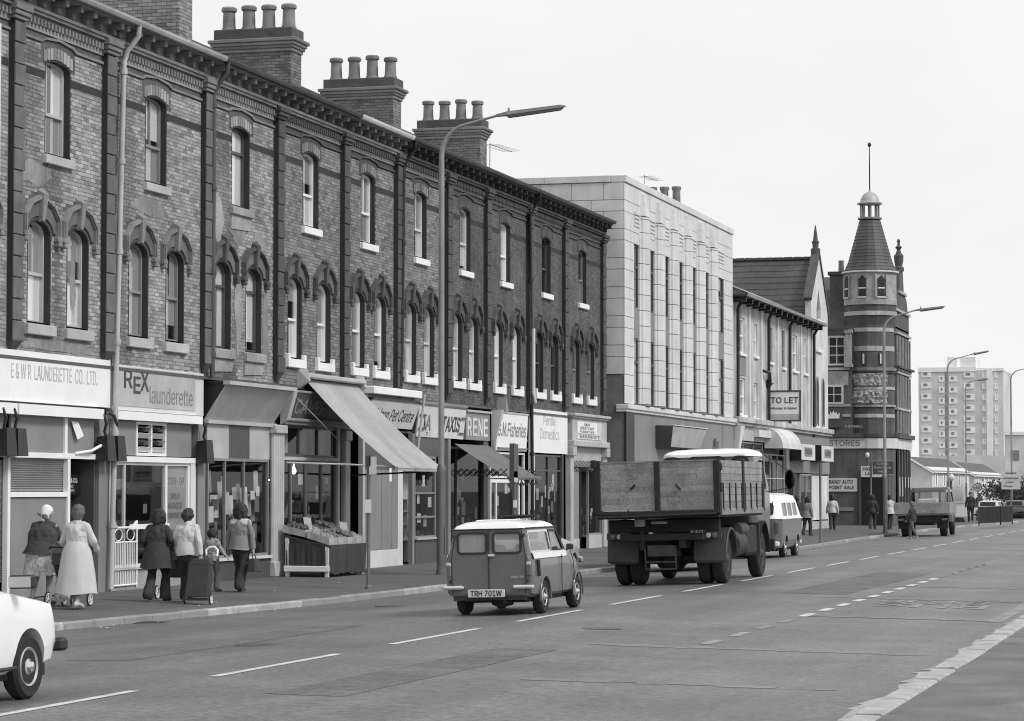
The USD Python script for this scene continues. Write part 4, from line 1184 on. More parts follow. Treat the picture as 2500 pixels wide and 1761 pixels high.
for y in (115.4, 118.4, 122.7, 125.9, 129.4, 131.6):
    put(rbox(XL - .02, XL + .07, y - .16, y + .16, 5.1, 10.1, c=.02), 'wall_strip', 'render_pale', L_)
put(mbox(XL - .01, XL + .02, 113.0, 114.6, 6.9, 7.75), 'stained_panel', 'mid_paint', L_)
for y in (112.1, 119.7, 125.5, 132.8):
    pp = put(tube([(XL + .4, y, 10.2), (XL + .14, y, 9.7), (XL + .12, y, 4.6)], .075, 8), 'rainwater_pipe', 'black_paint', L_, smooth=50)
put(tube([(XL + .1, 118.4, 7.3), (XL + .25, 119.2, 7.25), (XL + .2, 119.65, 6.9), (XL + .12, 119.7, 6.5)], .07, 8), 'waste_pipe', 'black_paint', L_, smooth=50)
put(hull([(XL, 119.8, 6.6), (XL, 120.2, 6.6), (XL + .25, 119.8, 6.8), (XL + .25, 120.3, 6.8), (XL, 119.8, 6.95), (XL, 120.3, 6.95)]), 'rain_hopper', 'black_paint', L_)
put(mbox(XL - .3, XL + .62, 111.5, 133.6, 10.16, 10.22), 'soffit', 'black_paint', L_)
bk = B()
for k in range(15):
    put(rbox(XL, XL + .55, 111.8 + k * 1.5, 112.0 + k * 1.5, 9.95, 10.16, c=.02), 'bracket', 'black_paint', L_)
put(mbox(XL + .6, XL + .7, 111.5, 133.7, 10.17, 10.3), 'gutter', 'mid_paint', L_)
put(quad((XL - 4.5, 111.5, 12.55), (XL + .66, 111.5, 10.28), (XL + .66, 133.7, 10.28), (XL - 4.5, 133.7, 12.55), .08), 'roof', 'slate', L_)
put(quad((XL - .3, 111.5, 10.75), (XL + .6, 111.5, 10.36), (XL + .6, 121, 10.36), (XL - .3, 121, 10.75), .02), 'roof_patch', 'lead', L_)
# shops below
put(B().rbox(XL - .2, XL + .3, 111.5, 138.3, 4.85, 5.08).rbox(XL - .2, XL + .2, 111.5, 138.3, 4.72, 4.86), 'shop_cornice', 'render', L_)
panel(L_, 'fascia', 'pale_paint', 111.6, 121.5, 4.1, 4.72, XL - .1, XL + .05)
panel(L_, 'fascia', 'mid_paint', 124.8, 138.2, 2.8, 4.72, XL - .1, XL + .06)
panel(L_, 'fascia_box', 'offwhite_paint', 116.2, 121.0, 4.3, 4.62, XL + .05, XL + .3)
put(hull([(XL, 111.6, 4.7), (XL, 112.5, 4.7), (XL + .35, 111.6, 4.7), (XL + .35, 112.5, 4.7), (XL, 111.6, 2.6), (XL, 112.0, 2.6), (XL + .1, 111.6, 2.6)]), 'console', 'render_pale', L_)
hd = []
for k in range(7):
    a = math.pi / 2 * k / 6
    hd.append((XL + .85 * math.sin(a) , 3.85 + .95 * math.cos(a)))
put(slaby(Polygon([(XL, 3.85)] + hd), 119.2, 124.4), 'window_hood', 'render_pale', L_)
for a, b in ((125.4, 129.6), (131.6, 135.6)):
    s_ = put(hull([(XL + .04, a + .3, 3.35), (XL + .04, b, 3.35), (XL + .04, a + .3, 4.2), (XL + .04, b, 4.2), (-20.35, a, 3.38), (-20.35, b, 3.38), (-20.35, a, 4.18), (-20.35, b, 4.18)]), 'box_sign', 'black_paint', L_)
    put(mbox(-20.36, -20.33, a + .05, b - .05, 3.4, 4.16), 'sign_face', 'offwhite_paint', s_)
    put(mbox(-20.34, -20.325, a + .9, b - .9, 3.56, 4.0), 'sign_panel', 'mid_paint', s_)
    put(wall_text(text_w('Fashions' if a < 130 else 'Ladies', .3, b - a - 2.1), -20.324, a + 1.05, 3.68), 'sign_lettering', 'dark_letter', s_)
shop_window(L_, 111.9, 118.8, .5, 4.05, 'mid_paint', mull=(114, 116.5), rails=(3.2,), goods=30, seed=81, x=XL, depth=1)
shop_window(L_, 119.2, 124.6, .5, 3.6, 'pale_paint', mull=(120.8, 122.7), rails=(2.5,), goods=30, seed=82, x=XL, depth=1)
shop_window(L_, 125.0, 127.3, .4, 2.75, 'mid_paint', goods=10, seed=83, x=XL, depth=1)
panel(L_, 'door', 'black_paint', 127.5, 129.0, 0, 2.75, XL - .2, XL - .1)
shop_window(L_, 129.2, 138.0, .4, 2.75, 'pale_paint', mull=(131, 133.5, 135.8), goods=60, seed=84, x=XL, depth=1, back='mid_paint')
panel(L_, 'stall_riser', 'pale_paint', 111.6, 138.2, 0, .4, XL - .1, XL + .02)
T_ = thing('letting_board', 'white TO LET board on dark post projecting from the rendered wall', 'sign', (-20.9, 120, 5), world=True)
put(mbox(-20.96, -19.48, 119.98, 120.03, 5.1, 6.45), 'board', 'white_paint', T_)
put(B().box(-20.98, -19.46, 119.96, 120.05, 6.4, 6.48).box(-20.98, -19.46, 119.96, 120.05, 5.06, 5.13).box(-19.54, -19.46, 119.96, 120.05, 5.13, 6.4), 'frame', 'dark_paint', T_)
put(mbox(-21.0, -20.88, 119.95, 120.06, 5.0, 7.0), 'post', 'black_paint', T_)
put(south_text(text_w('TO LET', .26, 1.26), -20.84, 119.975, 5.9), 'lettering', 'dark_letter', T_)
put(south_text(text_w('Hinsley & Baker', .1, 1.2), -20.84, 119.975, 5.62), 'lettering', 'dark_letter', T_)
put(mbox(-20.88, -19.54, 119.972, 119.98, 5.14, 5.4), 'lower_panel', 'pale_paint', T_)

# ---------------------------------------------------------------- steep gabled building
G_ = thing('gabled_building', 'tall gabled building with slate roof and dark spike finial', 'building', (XL, 135.3, 0), world=True)
gp = Polygon([(132.75, 0), (138.2, 0), (138.2, 11.2), (135.3, 14.0), (132.75, 11.7)])
lan = unary_union([arch_poly(c, .55, 5.3, 7.1, .5) for c in (134.45, 136.35)] + [Polygon([(134.5, 10.6), (135.9, 10.6), (135.9, 11.2), (135.2, 12.2), (134.5, 11.2)])])
put(slab(gp.difference(lan), XL - .3, XL), 'wall', 'render_pale', G_)
put(mbox(XL - 12, XL - .25, 133, 138, 0, 11.0), 'back_wall', 'dark_paint', G_)
for c in (134.45, 136.35):
    w_ = put(slab(arch_poly(c, .55, 5.3, 7.1, .5), XL - .24, XL - .2), 'window', 'room_dark', G_)
    put(slab(arch_poly(c, .55, 5.3, 7.1, .5).buffer(.1).difference(arch_poly(c, .55, 5.2, 7.1, .5)), XL - .02, XL + .06), 'hood_mould', 'mid_paint', w_)
put(slab(Polygon([(134.5, 10.6), (135.9, 10.6), (135.9, 11.2), (135.2, 12.2), (134.5, 11.2)]), XL - .2, XL - .16), 'window', 'mid_paint', G_)
put(B().box(XL, XL + .12, 134.3, 136.1, 10.45, 10.6).box(XL, XL + .12, 134.2, 136.0, 8.95, 9.1), 'window_sill', 'white_paint', G_)
put(quad((XL - 20, 132.4, 10.2), (XL - .1, 132.4, 10.2), (XL - .1, 135.3, 13.75), (XL - 20, 135.3, 13.75), .1), 'roof', 'slate', G_)
put(quad((XL - 20, 135.3, 13.75), (XL - .1, 135.3, 13.75), (XL - .1, 138.6, 10.9), (XL - 20, 138.6, 10.9), .1), 'roof', 'slate', G_)
rt = B()
for k in range(40):
    rt.rbox(XL - .3 - .5 * (k + 1), XL - .32 - .5 * k, 135.16, 135.44, 13.7, 13.86, c=.03)
put(rt, 'ridge_tile', 'slate', G_, kind='stuff')
gsl = B()
for row in range(11):
    t = row / 11
    y, z = 132.4 + 2.9 * t, 10.22 + 3.55 * t
    for k in range(26):
        x = XL - .15 - k * .5 - (.25 if row % 2 else 0)
        gsl.add(quad((x - .49, y - .02, z - .01), (x, y - .02, z - .01), (x, y + .29, z + .33), (x - .49, y + .29, z + .33), .02))
put(gsl, 'slate', 'slate', G_, kind='stuff')
cp = LineString([(132.55, 11.5), (132.75, 11.75), (135.3, 14.08), (138.2, 11.25), (138.4, 11.0)]).buffer(.1, cap_style=2, join_style=2)
put(slab(cp, XL - .35, XL + .06), 'coping', 'stone_dark', G_)
put(lathe([(.24, 13.95), (.24, 14.25), (.15, 14.3), (.17, 14.55), (.2, 14.6), (.13, 14.68), (.05, 15.3), (.02, 15.45)], 10, c=(XL - .15, 135.25, 0)), 'finial', 'stone_dark', G_, smooth=40)

# ---------------------------------------------------------------- the corner public house with its turret
P_ = thing('corner_pub', 'banded brick corner pub with round turret, cone roof and cupola', 'building', (-20.4, 150.3, 0), world=True)
YP = 149.0
tc = (-20.42, 150.35)
put(B().box(-34, -21.2, YP + .3, 160, 0, 11.0).box(-21.3, -19.2, 150.6, 157.5, 0, 11.2), 'wall', 'brick_far', P_)
tw = lambda prof: lathe(prof, 16, c=(tc[0], tc[1], 0))
put(tw([(1.3, 0), (1.3, 11.2), (1.44, 11.7), (1.44, 14.0)]), 'turret', 'brick_far', P_)
for z0, z1, e, lk in ((11.72, 11.95, .05, 'pub_band'), (10.8, 11.02, .03, 'pub_band'), (9.72, 10.0, .03, 'pub_band'), (8.62, 8.8, .14, 'stone_trim'), (8.5, 8.62, .08, 'stone_dark'), (7.55, 7.72, .05, 'pub_band'), (6.6, 6.72, .1, 'pub_stone'), (6.0, 6.2, .03, 'pub_band')):
    rr = 1.3 if z1 < 11.5 else 1.44
    put(tw([(rr - .1, z0), (rr + e, z0), (rr + e, z1), (rr - .1, z1)]), 'stone_band', lk, P_)
put(tw([(1.4, 12.3), (1.5, 12.32), (1.5, 12.6), (1.47, 12.64), (1.47, 14.05), (1.52, 14.1), (1.54, 14.2), (1.4, 14.2)]), 'turret_stonework', 'pub_stone', P_)
cone = [(1.3, 14.18), (1.56, 14.2), (1.58, 14.28)]
for k in range(15):     # courses of slates, each with its lip
    z = 14.3 + 2.85 * k / 15
    rr = lambda q: .58 + .8 * (1 - (q - 14.3) / 2.85) + .1 * max(0, 1 - (q - 14.3) / .6) ** 2
    cone += [(rr(z) + .02, z), (rr(z + .19), z + .19)]
put(tw(cone), 'cone_roof', 'slate', P_)
put(tw([(1.5, 14.12), (1.62, 14.14), (1.62, 14.22), (1.5, 14.24)]), 'eaves_ring', 'offwhite_paint', P_)
put(tw([(.4, 17.18), (.68, 17.2), (.68, 17.3), (.4, 17.32)]), 'cupola_base', 'mid_paint', P_)
for k in range(8):
    a = math.pi * 2 * (k + .3) / 8
    put(lathe([(.06, 17.3), (.05, 17.4), (.05, 17.95), (.065, 18.05)], 8, c=(tc[0] + .5 * math.cos(a), tc[1] + .5 * math.sin(a), 0)), 'cupola_post', 'mid_paint', P_, smooth=40)
put(tw([(.4, 18.02), (.7, 18.05), (.72, 18.12), (.55, 18.2), (.52, 18.35), (.42, 18.55), (.25, 18.7), (.06, 18.78), (.04, 18.9)]), 'dome', 'lead', P_, smooth=40)
put(tube([(tc[0], tc[1], 18.8), (tc[0], tc[1], 21.35)], .035, 8, r1=.025), 'flagpole', 'iron', P_, smooth=50)
put(lathe([(.02, 21.3), (.09, 21.36), (.11, 21.44), (.08, 21.53), (.02, 21.57)], 12, c=(*tc, 0)), 'ball_finial', 'iron', P_, smooth=60)
for k, a in enumerate((-145, -100, -58)):
    a = math.radians(a)
    ca, sa = math.cos(a), math.sin(a)
    def on(rr, w, z0, z1, arch=.0):
        P = [(-w, z0), (w, z0), (w, z1)] + ([(0, z1 + arch)] if arch else []) + [(-w, z1)]
        m = ext(Polygon(P), .04)
        v = m.vertices
        return tri(np.c_[tc[0] + ca * (rr + v[:, 2]) - sa * v[:, 0], tc[1] + sa * (rr + v[:, 2]) + ca * v[:, 0], v[:, 1]], m.faces)
    w_ = put(on(1.455, .2, 12.75, 13.75, .2), 'window', 'room_dark', P_)
    put(on(1.475, .2, 13.2, 13.26), 'window_bar', 'white_paint', w_)
    put(on(1.49, .26, 12.68, 12.76), 'window_sill', 'offwhite_paint', w_)
    for s in (-1, 1):
        m = on(1.48, .05, 12.7, 14.0)
        m.vertices = m.vertices + np.array([-sa, ca, 0]) * s * .33
        put(m, 'colonnette', 'pub_stone', w_)
    w_ = put(on(1.285, .12, 8.95, 9.62), 'window', 'room_dark', P_)
    put(on(1.315, .045, 9.0, 9.55), 'window_bar', 'offwhite_paint', w_)
# carved relief panels round the turret
for z0, z1, am in ((7.75, 8.48, .10), (6.75, 7.52, .13)):
    n, mz = 60, 14
    V, F = [], []
    for i in range(n + 1):
        a = math.radians(-170 + 130 * i / n)
        for j in range(mz + 1):
            z = z0 + (z1 - z0) * j / mz
            q = meshkit.fbm(np.array([[a * 11, z * 7, 3.1]]), 3)[0]
            e = (am * max(0, q - .28) * 3.6) if 0 < i < n and 0 < j < mz else 0
            V.append((tc[0] + (1.31 + e) * math.cos(a), tc[1] + (1.31 + e) * math.sin(a), z))
    for i in range(n):
        for j in range(mz):
            a = i * (mz + 1) + j
            F += [(a, a + mz + 1, a + mz + 2), (a, a + mz + 2, a + 1)]
    put(tri(V, F), 'carved_panel', 'pub_stone', P_)
# south wall left of the turret
put(mbox(-34, -21.3, YP, YP + .35, 4.2, 11.0), 'south_wall', 'brick_far', P_)
put(mbox(-34, -21.5, YP - .05, YP, 7.8, 8.6), 'stone_panel', 'pub_stone', P_)
for z in (6.05, 6.62, 8.66):
    put(mbox(-34, -21.4, YP - .06, YP, z, z + .14), 'stone_band', 'pub_band', P_)
for xa, xb, z0, z1, nx, nz in ((-22.55, -21.7, 9.0, 10.5, 2, 3), (-22.75, -21.85, 6.85, 7.75, 2, 2)):
    w_ = put(mbox(xa - .08, xb + .08, YP - .08, YP - .02, z0 - .08, z1 + .08), 'window', 'offwhite_paint', P_)
    for i in range(nx):
        for j in range(nz):
            dx, dz = (xb - xa) / nx, (z1 - z0) / nz
            put(mbox(xa + dx * i + .03, xa + dx * (i + 1) - .03, YP - .09, YP - .075, z0 + dz * j + .03, z0 + dz * (j + 1) - .03), 'pane', 'room_dark', w_)
put(B().rbox(-21.62, -21.3, YP - .25, YP, 8.85, 10.7).rbox(-21.7, -21.22, YP - .3, YP, 10.7, 10.9).rbox(-21.7, -21.22, YP - .3, YP, 8.8, 9.0), 'pilaster', 'pub_stone', P_)
sgn = put(mbox(-22.78, -21.85, YP - .14, YP - .04, 5.45, 6.55), 'hanging_sign', 'dark_paint', P_)
cr = Polygon([(-.32, -.2), (.32, -.2), (.36, .12), (.18, 0), (.2, .2), (.08, .06), (0, .26), (-.08, .06), (-.2, .2), (-.18, 0), (-.36, .12)])
m = ext(cr, .02)
put(south_text(m, -22.32, YP - .145, 6.15), 'crown_emblem', 'white_paint', sgn)
# fascia with STORES, round the corner
put(mbox(-34, -20.6, YP - .1, YP + .2, 4.28, 4.86), 'fascia', 'offwhite_paint', P_)
put(tw([(1.2, 4.28), (1.46, 4.28), (1.5, 4.86), (1.2, 4.86)]), 'fascia', 'offwhite_paint', P_)
put(mbox(-19.5, -19.0, 150.4, 157.6, 4.28, 4.86), 'fascia', 'offwhite_paint', P_)
put(tw([(1.2, 4.88), (1.56, 4.9), (1.6, 5.1), (1.2, 5.12)]), 'fascia_cornice', 'stone_dark', P_)
put(mbox(-34, -20.6, YP - .22, YP + .2, 4.88, 5.12), 'fascia_cornice', 'stone_dark', P_)
put(mbox(-19.5, -18.85, 150.4, 157.7, 4.88, 5.12), 'fascia_cornice', 'stone_dark', P_)
put(south_text(text_w('STORES', .32, 1.75), -22.6, YP - .104, 4.42), 'sign_lettering', 'grey_letter', P_)
put(south_text(text_w('A.BITNALL', .12, 1.0), -21.7, YP - .02, 5.45), 'sign_lettering', 'pale_paint', P_)
put(mbox(-34, -20.5, YP - .02, YP + .3, 0, 4.28), 'ground_floor_wall', 'brick_far', P_)
put(tw([(1.3, 0), (1.4, .02), (1.4, .6), (1.36, .62), (1.36, 4.28), (1.2, 4.28)]), 'ground_floor_wall', 'brick_far', P_)
put(mbox(-20.8, -19.6, YP - .12, YP + .4, 0.02, 2.65), 'doorway', 'black_paint', P_)
put(B().box(-20.92, -20.8, YP - .16, YP + .3, 0, 2.75).box(-19.6, -19.5, YP - .16, YP + .3, 0, 2.75), 'door_post', 'dark_paint', P_)
bd = put(mbox(-20.8, -19.65, YP - .2, YP - .13, 2.68, 3.3), 'notice_board', 'offwhite_paint', P_)
put(south_text(text_w('PRICE', .16, .8), -20.7, YP - .204, 3.05), 'sign_lettering', 'dark_letter', bd)
put(south_text(text_w('LIST', .14, .55), -20.55, YP - .204, 2.8), 'sign_lettering', 'dark_letter', bd)
bn = put(mbox(-22.75, -21.02, YP - .1, YP - .03, 1.88, 2.62), 'banner', 'offwhite_paint', P_)
put(south_text(text_w("BAND' AUTO", .2, 1.35, slant=.1), -22.6, YP - .105, 2.32), 'sign_lettering', 'dark_letter', bn)
put(south_text(text_w('POINT  SALE', .18, 1.4, slant=.1), -22.6, YP - .105, 2.02), 'sign_lettering', 'dark_letter', bn)
put(lathe([(.03, 3.75), (.1, 3.8), (.12, 3.9), (.1, 4.0), (.03, 4.05)], 10, c=(-20.4, YP - .45, 0)), 'globe_lamp', 'offwhite_paint', P_, smooth=60)
put(mbox(-22.7, -21.2, YP - .08, YP - .03, .8, 1.0), 'window_ledge', 'mid_paint', P_)
# street face: tall mullioned windows
put(mbox(-19.25, -19.15, 151.3, 157.5, 5.1, 11.2), 'street_wall', 'brick_far', P_)
for y in (151.6, 152.9, 154.2, 155.5, 156.6):
    for z0, z1 in ((5.3, 6.4), (6.7, 8.4), (9.0, 10.6)):
        w_ = put(mbox(-19.14, -19.1, y, y + .85, z0, z1), 'window', 'room_dark', P_)
        put(B().box(-19.12, -19.03, y - .16, y, z0 - .1, z1 + .1).box(-19.12, -19.05, y + .85, y + .95, z0 - .1, z1 + .1), 'mullion', 'pub_stone', w_)
    w_ = put(mbox(-19.14, -19.08, y, y + .9, .7, 4.2), 'window', 'room_dark', P_)
    put(mbox(-19.1, -19.0, y - .2, y, 0, 4.25), 'mullion', 'dark_paint', w_)
    put(mbox(-19.075, -19.06, y + .15, y + .7, 1.6 + .5 * (y > 154), 2.7), 'poster', 'paper', w_)
for z in (6.5, 8.55, 8.72, 10.8):
    put(mbox(-19.2, -19.0, 151.2, 157.6, z, z + .12), 'stone_band', 'pub_band', P_)
put(mbox(-19.2, -18.85, 151.0, 157.8, 8.85, 8.98), 'cornice', 'stone_dark', P_)
# roof, street gable and urn
gp = Polygon([(151.0, 11.1), (157.6, 11.1), (157.6, 12.2), (157.1, 12.3), (156.6, 13.0), (155.3, 13.4), (154.9, 14.6), (153.6, 14.6), (153.2, 13.4), (152.0, 13.0), (151.0, 12.2)])
put(slab(gp, -19.6, -19.15), 'street_gable', 'brick_far', P_)
put(B().box(-19.14, -19.05, 151.0, 157.7, 12.1, 12.25).box(-19.14, -19.05, 152.6, 156, 13.2, 13.35), 'stone_band', 'pub_band', P_)
put(lathe([(.3, 14.55), (.3, 14.75), (.2, 14.85), (.26, 15.1), (.28, 15.45), (.16, 15.6), (.1, 15.8), (.2, 15.95), (.08, 16.05), (.07, 16.2), (.11, 16.3), (.03, 16.42)], 12, c=(-19.3, 154.25, 0)), 'urn', 'stone_dark', P_, smooth=40)
put(quad((-34, YP - .3, 11.0), (-19.4, YP - .3 + 1.6, 11.0), (-19.4, 154.2, 14.3), (-34, 154.2, 14.3), .1), 'roof', 'slate', P_)
put(quad((-34, 154.2, 14.3), (-19.4, 154.2, 14.3), (-19.4, 159, 11), (-34, 159, 11), .1), 'roof', 'slate', P_)
put(B().box(-34, -21.4, YP - .4, YP - .2, 10.95, 11.12), 'gutter', 'dark_paint', P_)
stk = put(mbox(-22.9, -21.95, 151.6, 152.4, 12, 14.35), 'chimney_stack', 'brick_far', P_)
put(mbox(-23.0, -21.85, 151.5, 152.5, 14.2, 14.4), 'cap', 'stone_dark', stk)
put(lathe([(.17, 14.4), (.15, 15.0), (.18, 15.05)], 10, c=(-22.3, 152, 0)), 'chimney_pot', 'clay_pot', stk)

# ---------------------------------------------------------------- far things: tower block, houses, trees
TB = thing('tower_block', 'hazy ten storey brick tower block in the far distance', 'building', (-65, 645, 0), world=True)
put(mbox(-75.6, -59.4, 640, 662, -1, 30.2), 'wall', 'hazed_brick', TB)
put(mbox(-59.4, -55.7, 640.5, 662, -1, 30.2), 'wall', 'hazed_brick', TB)
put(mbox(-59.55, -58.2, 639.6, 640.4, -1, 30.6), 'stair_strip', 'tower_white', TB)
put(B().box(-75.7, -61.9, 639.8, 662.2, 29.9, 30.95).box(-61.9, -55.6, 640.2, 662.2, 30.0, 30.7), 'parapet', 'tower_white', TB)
put(mbox(-69.2, -62.5, 644, 655, 30.9, 33.55), 'lift_house', 'hazed_brick', TB)
put(mbox(-66.9, -66.1, 643.9, 644, 31, 33.2), 'vent', 'tower_white', TB)
for f in range(11):
    z = 27.9 - 2.63 * f
    for xa, xb, dz, yy in ((-74.9, -72.6, .8, 640), (-70.8, -69.4, -.3, 640), (-68.4, -66.5, -.3, 640), (-64.9, -62.4, .6, 640), (-60.6, -59.7, .5, 640), (-57.7, -57.0, .5, 640.5)):
        w_ = put(mbox(xa, xb, yy - .12, yy, z + dz - .05, z + dz + 1.25), 'window', 'tower_white', TB)
        put(mbox(xa + .5, xa + (xb - xa) * .62, yy - .15, yy - .12, z + dz + .45, z + dz + 1.1), 'pane', 'mid_paint', w_)
    put(mbox(-69.3, -68.5, 639.9, 640, z - .3, z + 2.0), 'pipe_panel', 'mid_paint', TB)

def far_house(name, lab, c, ang, wid, dep, ze, zr_, wn):
    h = thing(name, lab, 'house', (*c, 0), rz=ang)
    g = Polygon([(-dep, 0), (0, 0), (0, ze), (-dep / 2, zr_), (-dep, ze)])
    m = ext(g, wid)
    v = m.vertices
    put(tri(np.c_[v[:, 0], wid - v[:, 2] - 0, v[:, 1]] if False else np.c_[v[:, 0], v[:, 2], v[:, 1]], m.faces[:, ::-1]), 'wall', 'hazed_brick', h)
    put(quad((.35, -.3, ze - .25), (.35, wid, ze - .25), (-dep / 2, wid, zr_ + .12), (-dep / 2, -.3, zr_ + .12), .12), 'roof', 'slate', h)
    put(quad((-dep / 2, -.3, zr_ + .12), (-dep / 2, wid, zr_ + .12), (-dep - .35, wid, ze - .25), (-dep - .35, -.3, ze - .25), .12), 'roof', 'slate', h)
    put(quad((.4, -.45, ze - .35), (.4, -.3, ze - .35), (-dep / 2, -.3, zr_ + .16), (-dep / 2, -.45, zr_ + .16), .25), 'verge_board', 'tower_white', h)
    put(mbox(.3, .45, -.3, wid, ze - .4, ze - .22), 'gutter', 'tower_white', h)
    for k in range(wn):
        y = wid * (k + .3) / wn
        w_ = put(mbox(.01, .06, y, y + wid / wn * .4, ze * .48, ze * .92), 'window', 'tower_white', h)
        put(mbox(.06, .08, y + wid / wn * .15, y + wid / wn * .25, ze * .52, ze * .88), 'pane', 'mid_paint', h if False else w_)
    return h
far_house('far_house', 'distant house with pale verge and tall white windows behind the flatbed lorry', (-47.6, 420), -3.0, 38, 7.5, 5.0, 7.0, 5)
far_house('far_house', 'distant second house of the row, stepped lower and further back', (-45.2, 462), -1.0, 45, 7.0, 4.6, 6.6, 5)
put(B().box(-62, -44, 560, 575, -1, 9).mesh(), 'far_block', 'hazed_brick', label='faint long grey building low behind the distant houses', cat='building')
fb = thing('far_building', 'faint broad grey building at the right edge beyond the tall lamp', 'building', (-33, 430, 0), world=True)
put(mbox(-37.2, -20, 430, 450, -1, 10.6), 'wall', 'hazed_brick', fb)
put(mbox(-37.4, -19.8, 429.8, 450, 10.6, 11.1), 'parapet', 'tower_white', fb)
for k in range(6):
    put(mbox(-36.2 + k * 2.4, -35 + k * 2.4, 429.9, 430, 6.6, 8.2), 'window', 'mid_paint', fb)

look('leaf', .075, .8, .3, 1.5, isl=.5)
look('bark', .06, .9, .3, 5)
def tree(name, lab, x, y, z0, hgt, rad, n=900, seed=1, trunk=True):
    t = thing(name, lab, 'tree' if trunk else 'bush', (x, y, z0), group=None)
    r = np.random.default_rng(seed)
    tb = B().tube([(0, 0, 0), (.05, 0, hgt * .35), (.1, .05, hgt * .6)], .12 * hgt / 5, 7, r1=.05)
    for k in range(6):
        a = k * 1.1
        tb.tube([(.05, 0, hgt * (.25 + .05 * k)), (rad * .6 * math.cos(a), rad * .6 * math.sin(a), hgt * (.5 + .06 * k))], .05 * hgt / 5, 6, r1=.02)
    put(tb, 'trunk', 'bark', t)
    cl = r.normal(size=(14, 3)); cl /= np.linalg.norm(cl, axis=1)[:, None]
    cl = cl * np.array([rad * .7, rad * .7, hgt * .3]) + [0, 0, hgt * .5]
    c = cl[r.integers(0, 14, n)] + r.normal(size=(n, 3)) * np.array([rad * .28, rad * .28, hgt * .1])
    d = r.normal(size=(n, 3)); d /= np.linalg.norm(d, axis=1)[:, None]
    u = np.cross(d, r.normal(size=(n, 3))); u /= np.linalg.norm(u, axis=1)[:, None]
    w = np.cross(d, u)
    s = r.uniform(.1, .22, (n, 1)) * hgt / 4
    V = np.stack([c + s * u, c + s * w * .6, c - s * u, c - s * w * .6], 1).reshape(-1, 3)
    V[:, 2] = np.maximum(V[:, 2], .02)
    i = np.arange(n)[:, None] * 4
    F = np.vstack([i + [0, 1, 2], i + [0, 2, 3]])
    put(tri(V, F), 'crown', 'leaf', t)
    return t
for k, (x, y, hh, rr, lab) in enumerate(((-22.5, 290, 3.6, 4.5, 'dark bushy shrub far beyond the guard rail'), (-17.5, 300, 4.2, 4.0, 'dark bushy shrub behind the direction sign at the right edge'))):
    tree('shrub', lab, x, y, 0, hh, rr, 5000, 40 + k, False)
# ---------------------------------------------------------------- vehicles
look('van_grey', .115, .38, .05, 3, coat=.35, obj=True, dirt=.15, dsc=2)
look('van_lit', .70, .35, .03, 3, coat=.4, obj=True)  # light on the upper surfaces put into the paint colour
look('tyre', .016, .85, .2, 8, obj=True, fine=.2)
look('rubber', .02, .6, .2, 6, obj=True)
look('chrome', .72, .18, .03, 4, metal=1.0, obj=True)
look('rim_pale', .45, .4, .1, 6, metal=.3, obj=True, dirt=.2, dsc=6)
look('rim_dark', .04, .6, .2, 6, obj=True, dirt=.3, dsc=4)
look('plate', .55, .4, .04, 5, obj=True)
look('lens', .10, .25, .1, 5, obj=True, coat=.5)
look('lens_pale', .45, .25, .1, 5, obj=True, coat=.5)
look('seat', .06, .8, .15, 5, obj=True)
look('chassis', .014, .7, .3, 4, obj=True, dirt=.3, dsc=3)
look('mudguard', .05, .65, .15, 3, obj=True, dirt=.4, dsc=2.5)
for i, v in enumerate((.215, .25, .275)):
    look(f'plank_{i}', v, .85, .1, 3, (2, 1, 4), fine=.28, fsc=26, obj=False, dirt=.45, dsc=1.3)
look('bed_rail', .22, .7, .2, 4, dirt=.35, dsc=2)
look('car_white', .80, .3, .02, 3, coat=.5, obj=True)
look('car_pale', .52, .35, .03, 3, coat=.4, obj=True)
look('car_dark', .07, .35, .05, 3, coat=.4, obj=True)
look('car_mid', .10, .35, .05, 3, coat=.4, obj=True)
glass('car_glass', .72, .95)
glass('car_glass_dim', .45, .9)
glass('lightened_glass', .8, .9, pale_mix=.3)  # pale diffuse puts the daylight seen through the panes into their colour
ROLL = -1.4

def rring(xa, xb, ya, yb, z, r, n=6):
    """A rounded rectangle in plan at height z."""
    P = []
    for cx, cy, a0 in ((xb - r, yb - r, 0), (xa + r, yb - r, 90), (xa + r, ya + r, 180), (xb - r, ya + r, 270)):
        for k in range(n):
            a = math.radians(a0 + 90 * k / (n - 1))
            P.append((cx + r * math.cos(a), cy + r * math.sin(a), z))
    return np.array(P)

def sect(y, half):
    """A mirrored section across the car at y from (x, z) points bottom to top."""
    R = [(x, y, z) for x, z in half]
    return np.array(R + [(-x, y, z) for x, z in half[::-1]])

def rrect(a, b, c, d, r):
    return sbox(a + r, b + r, c - r, d - r).buffer(r, quad_segs=4)

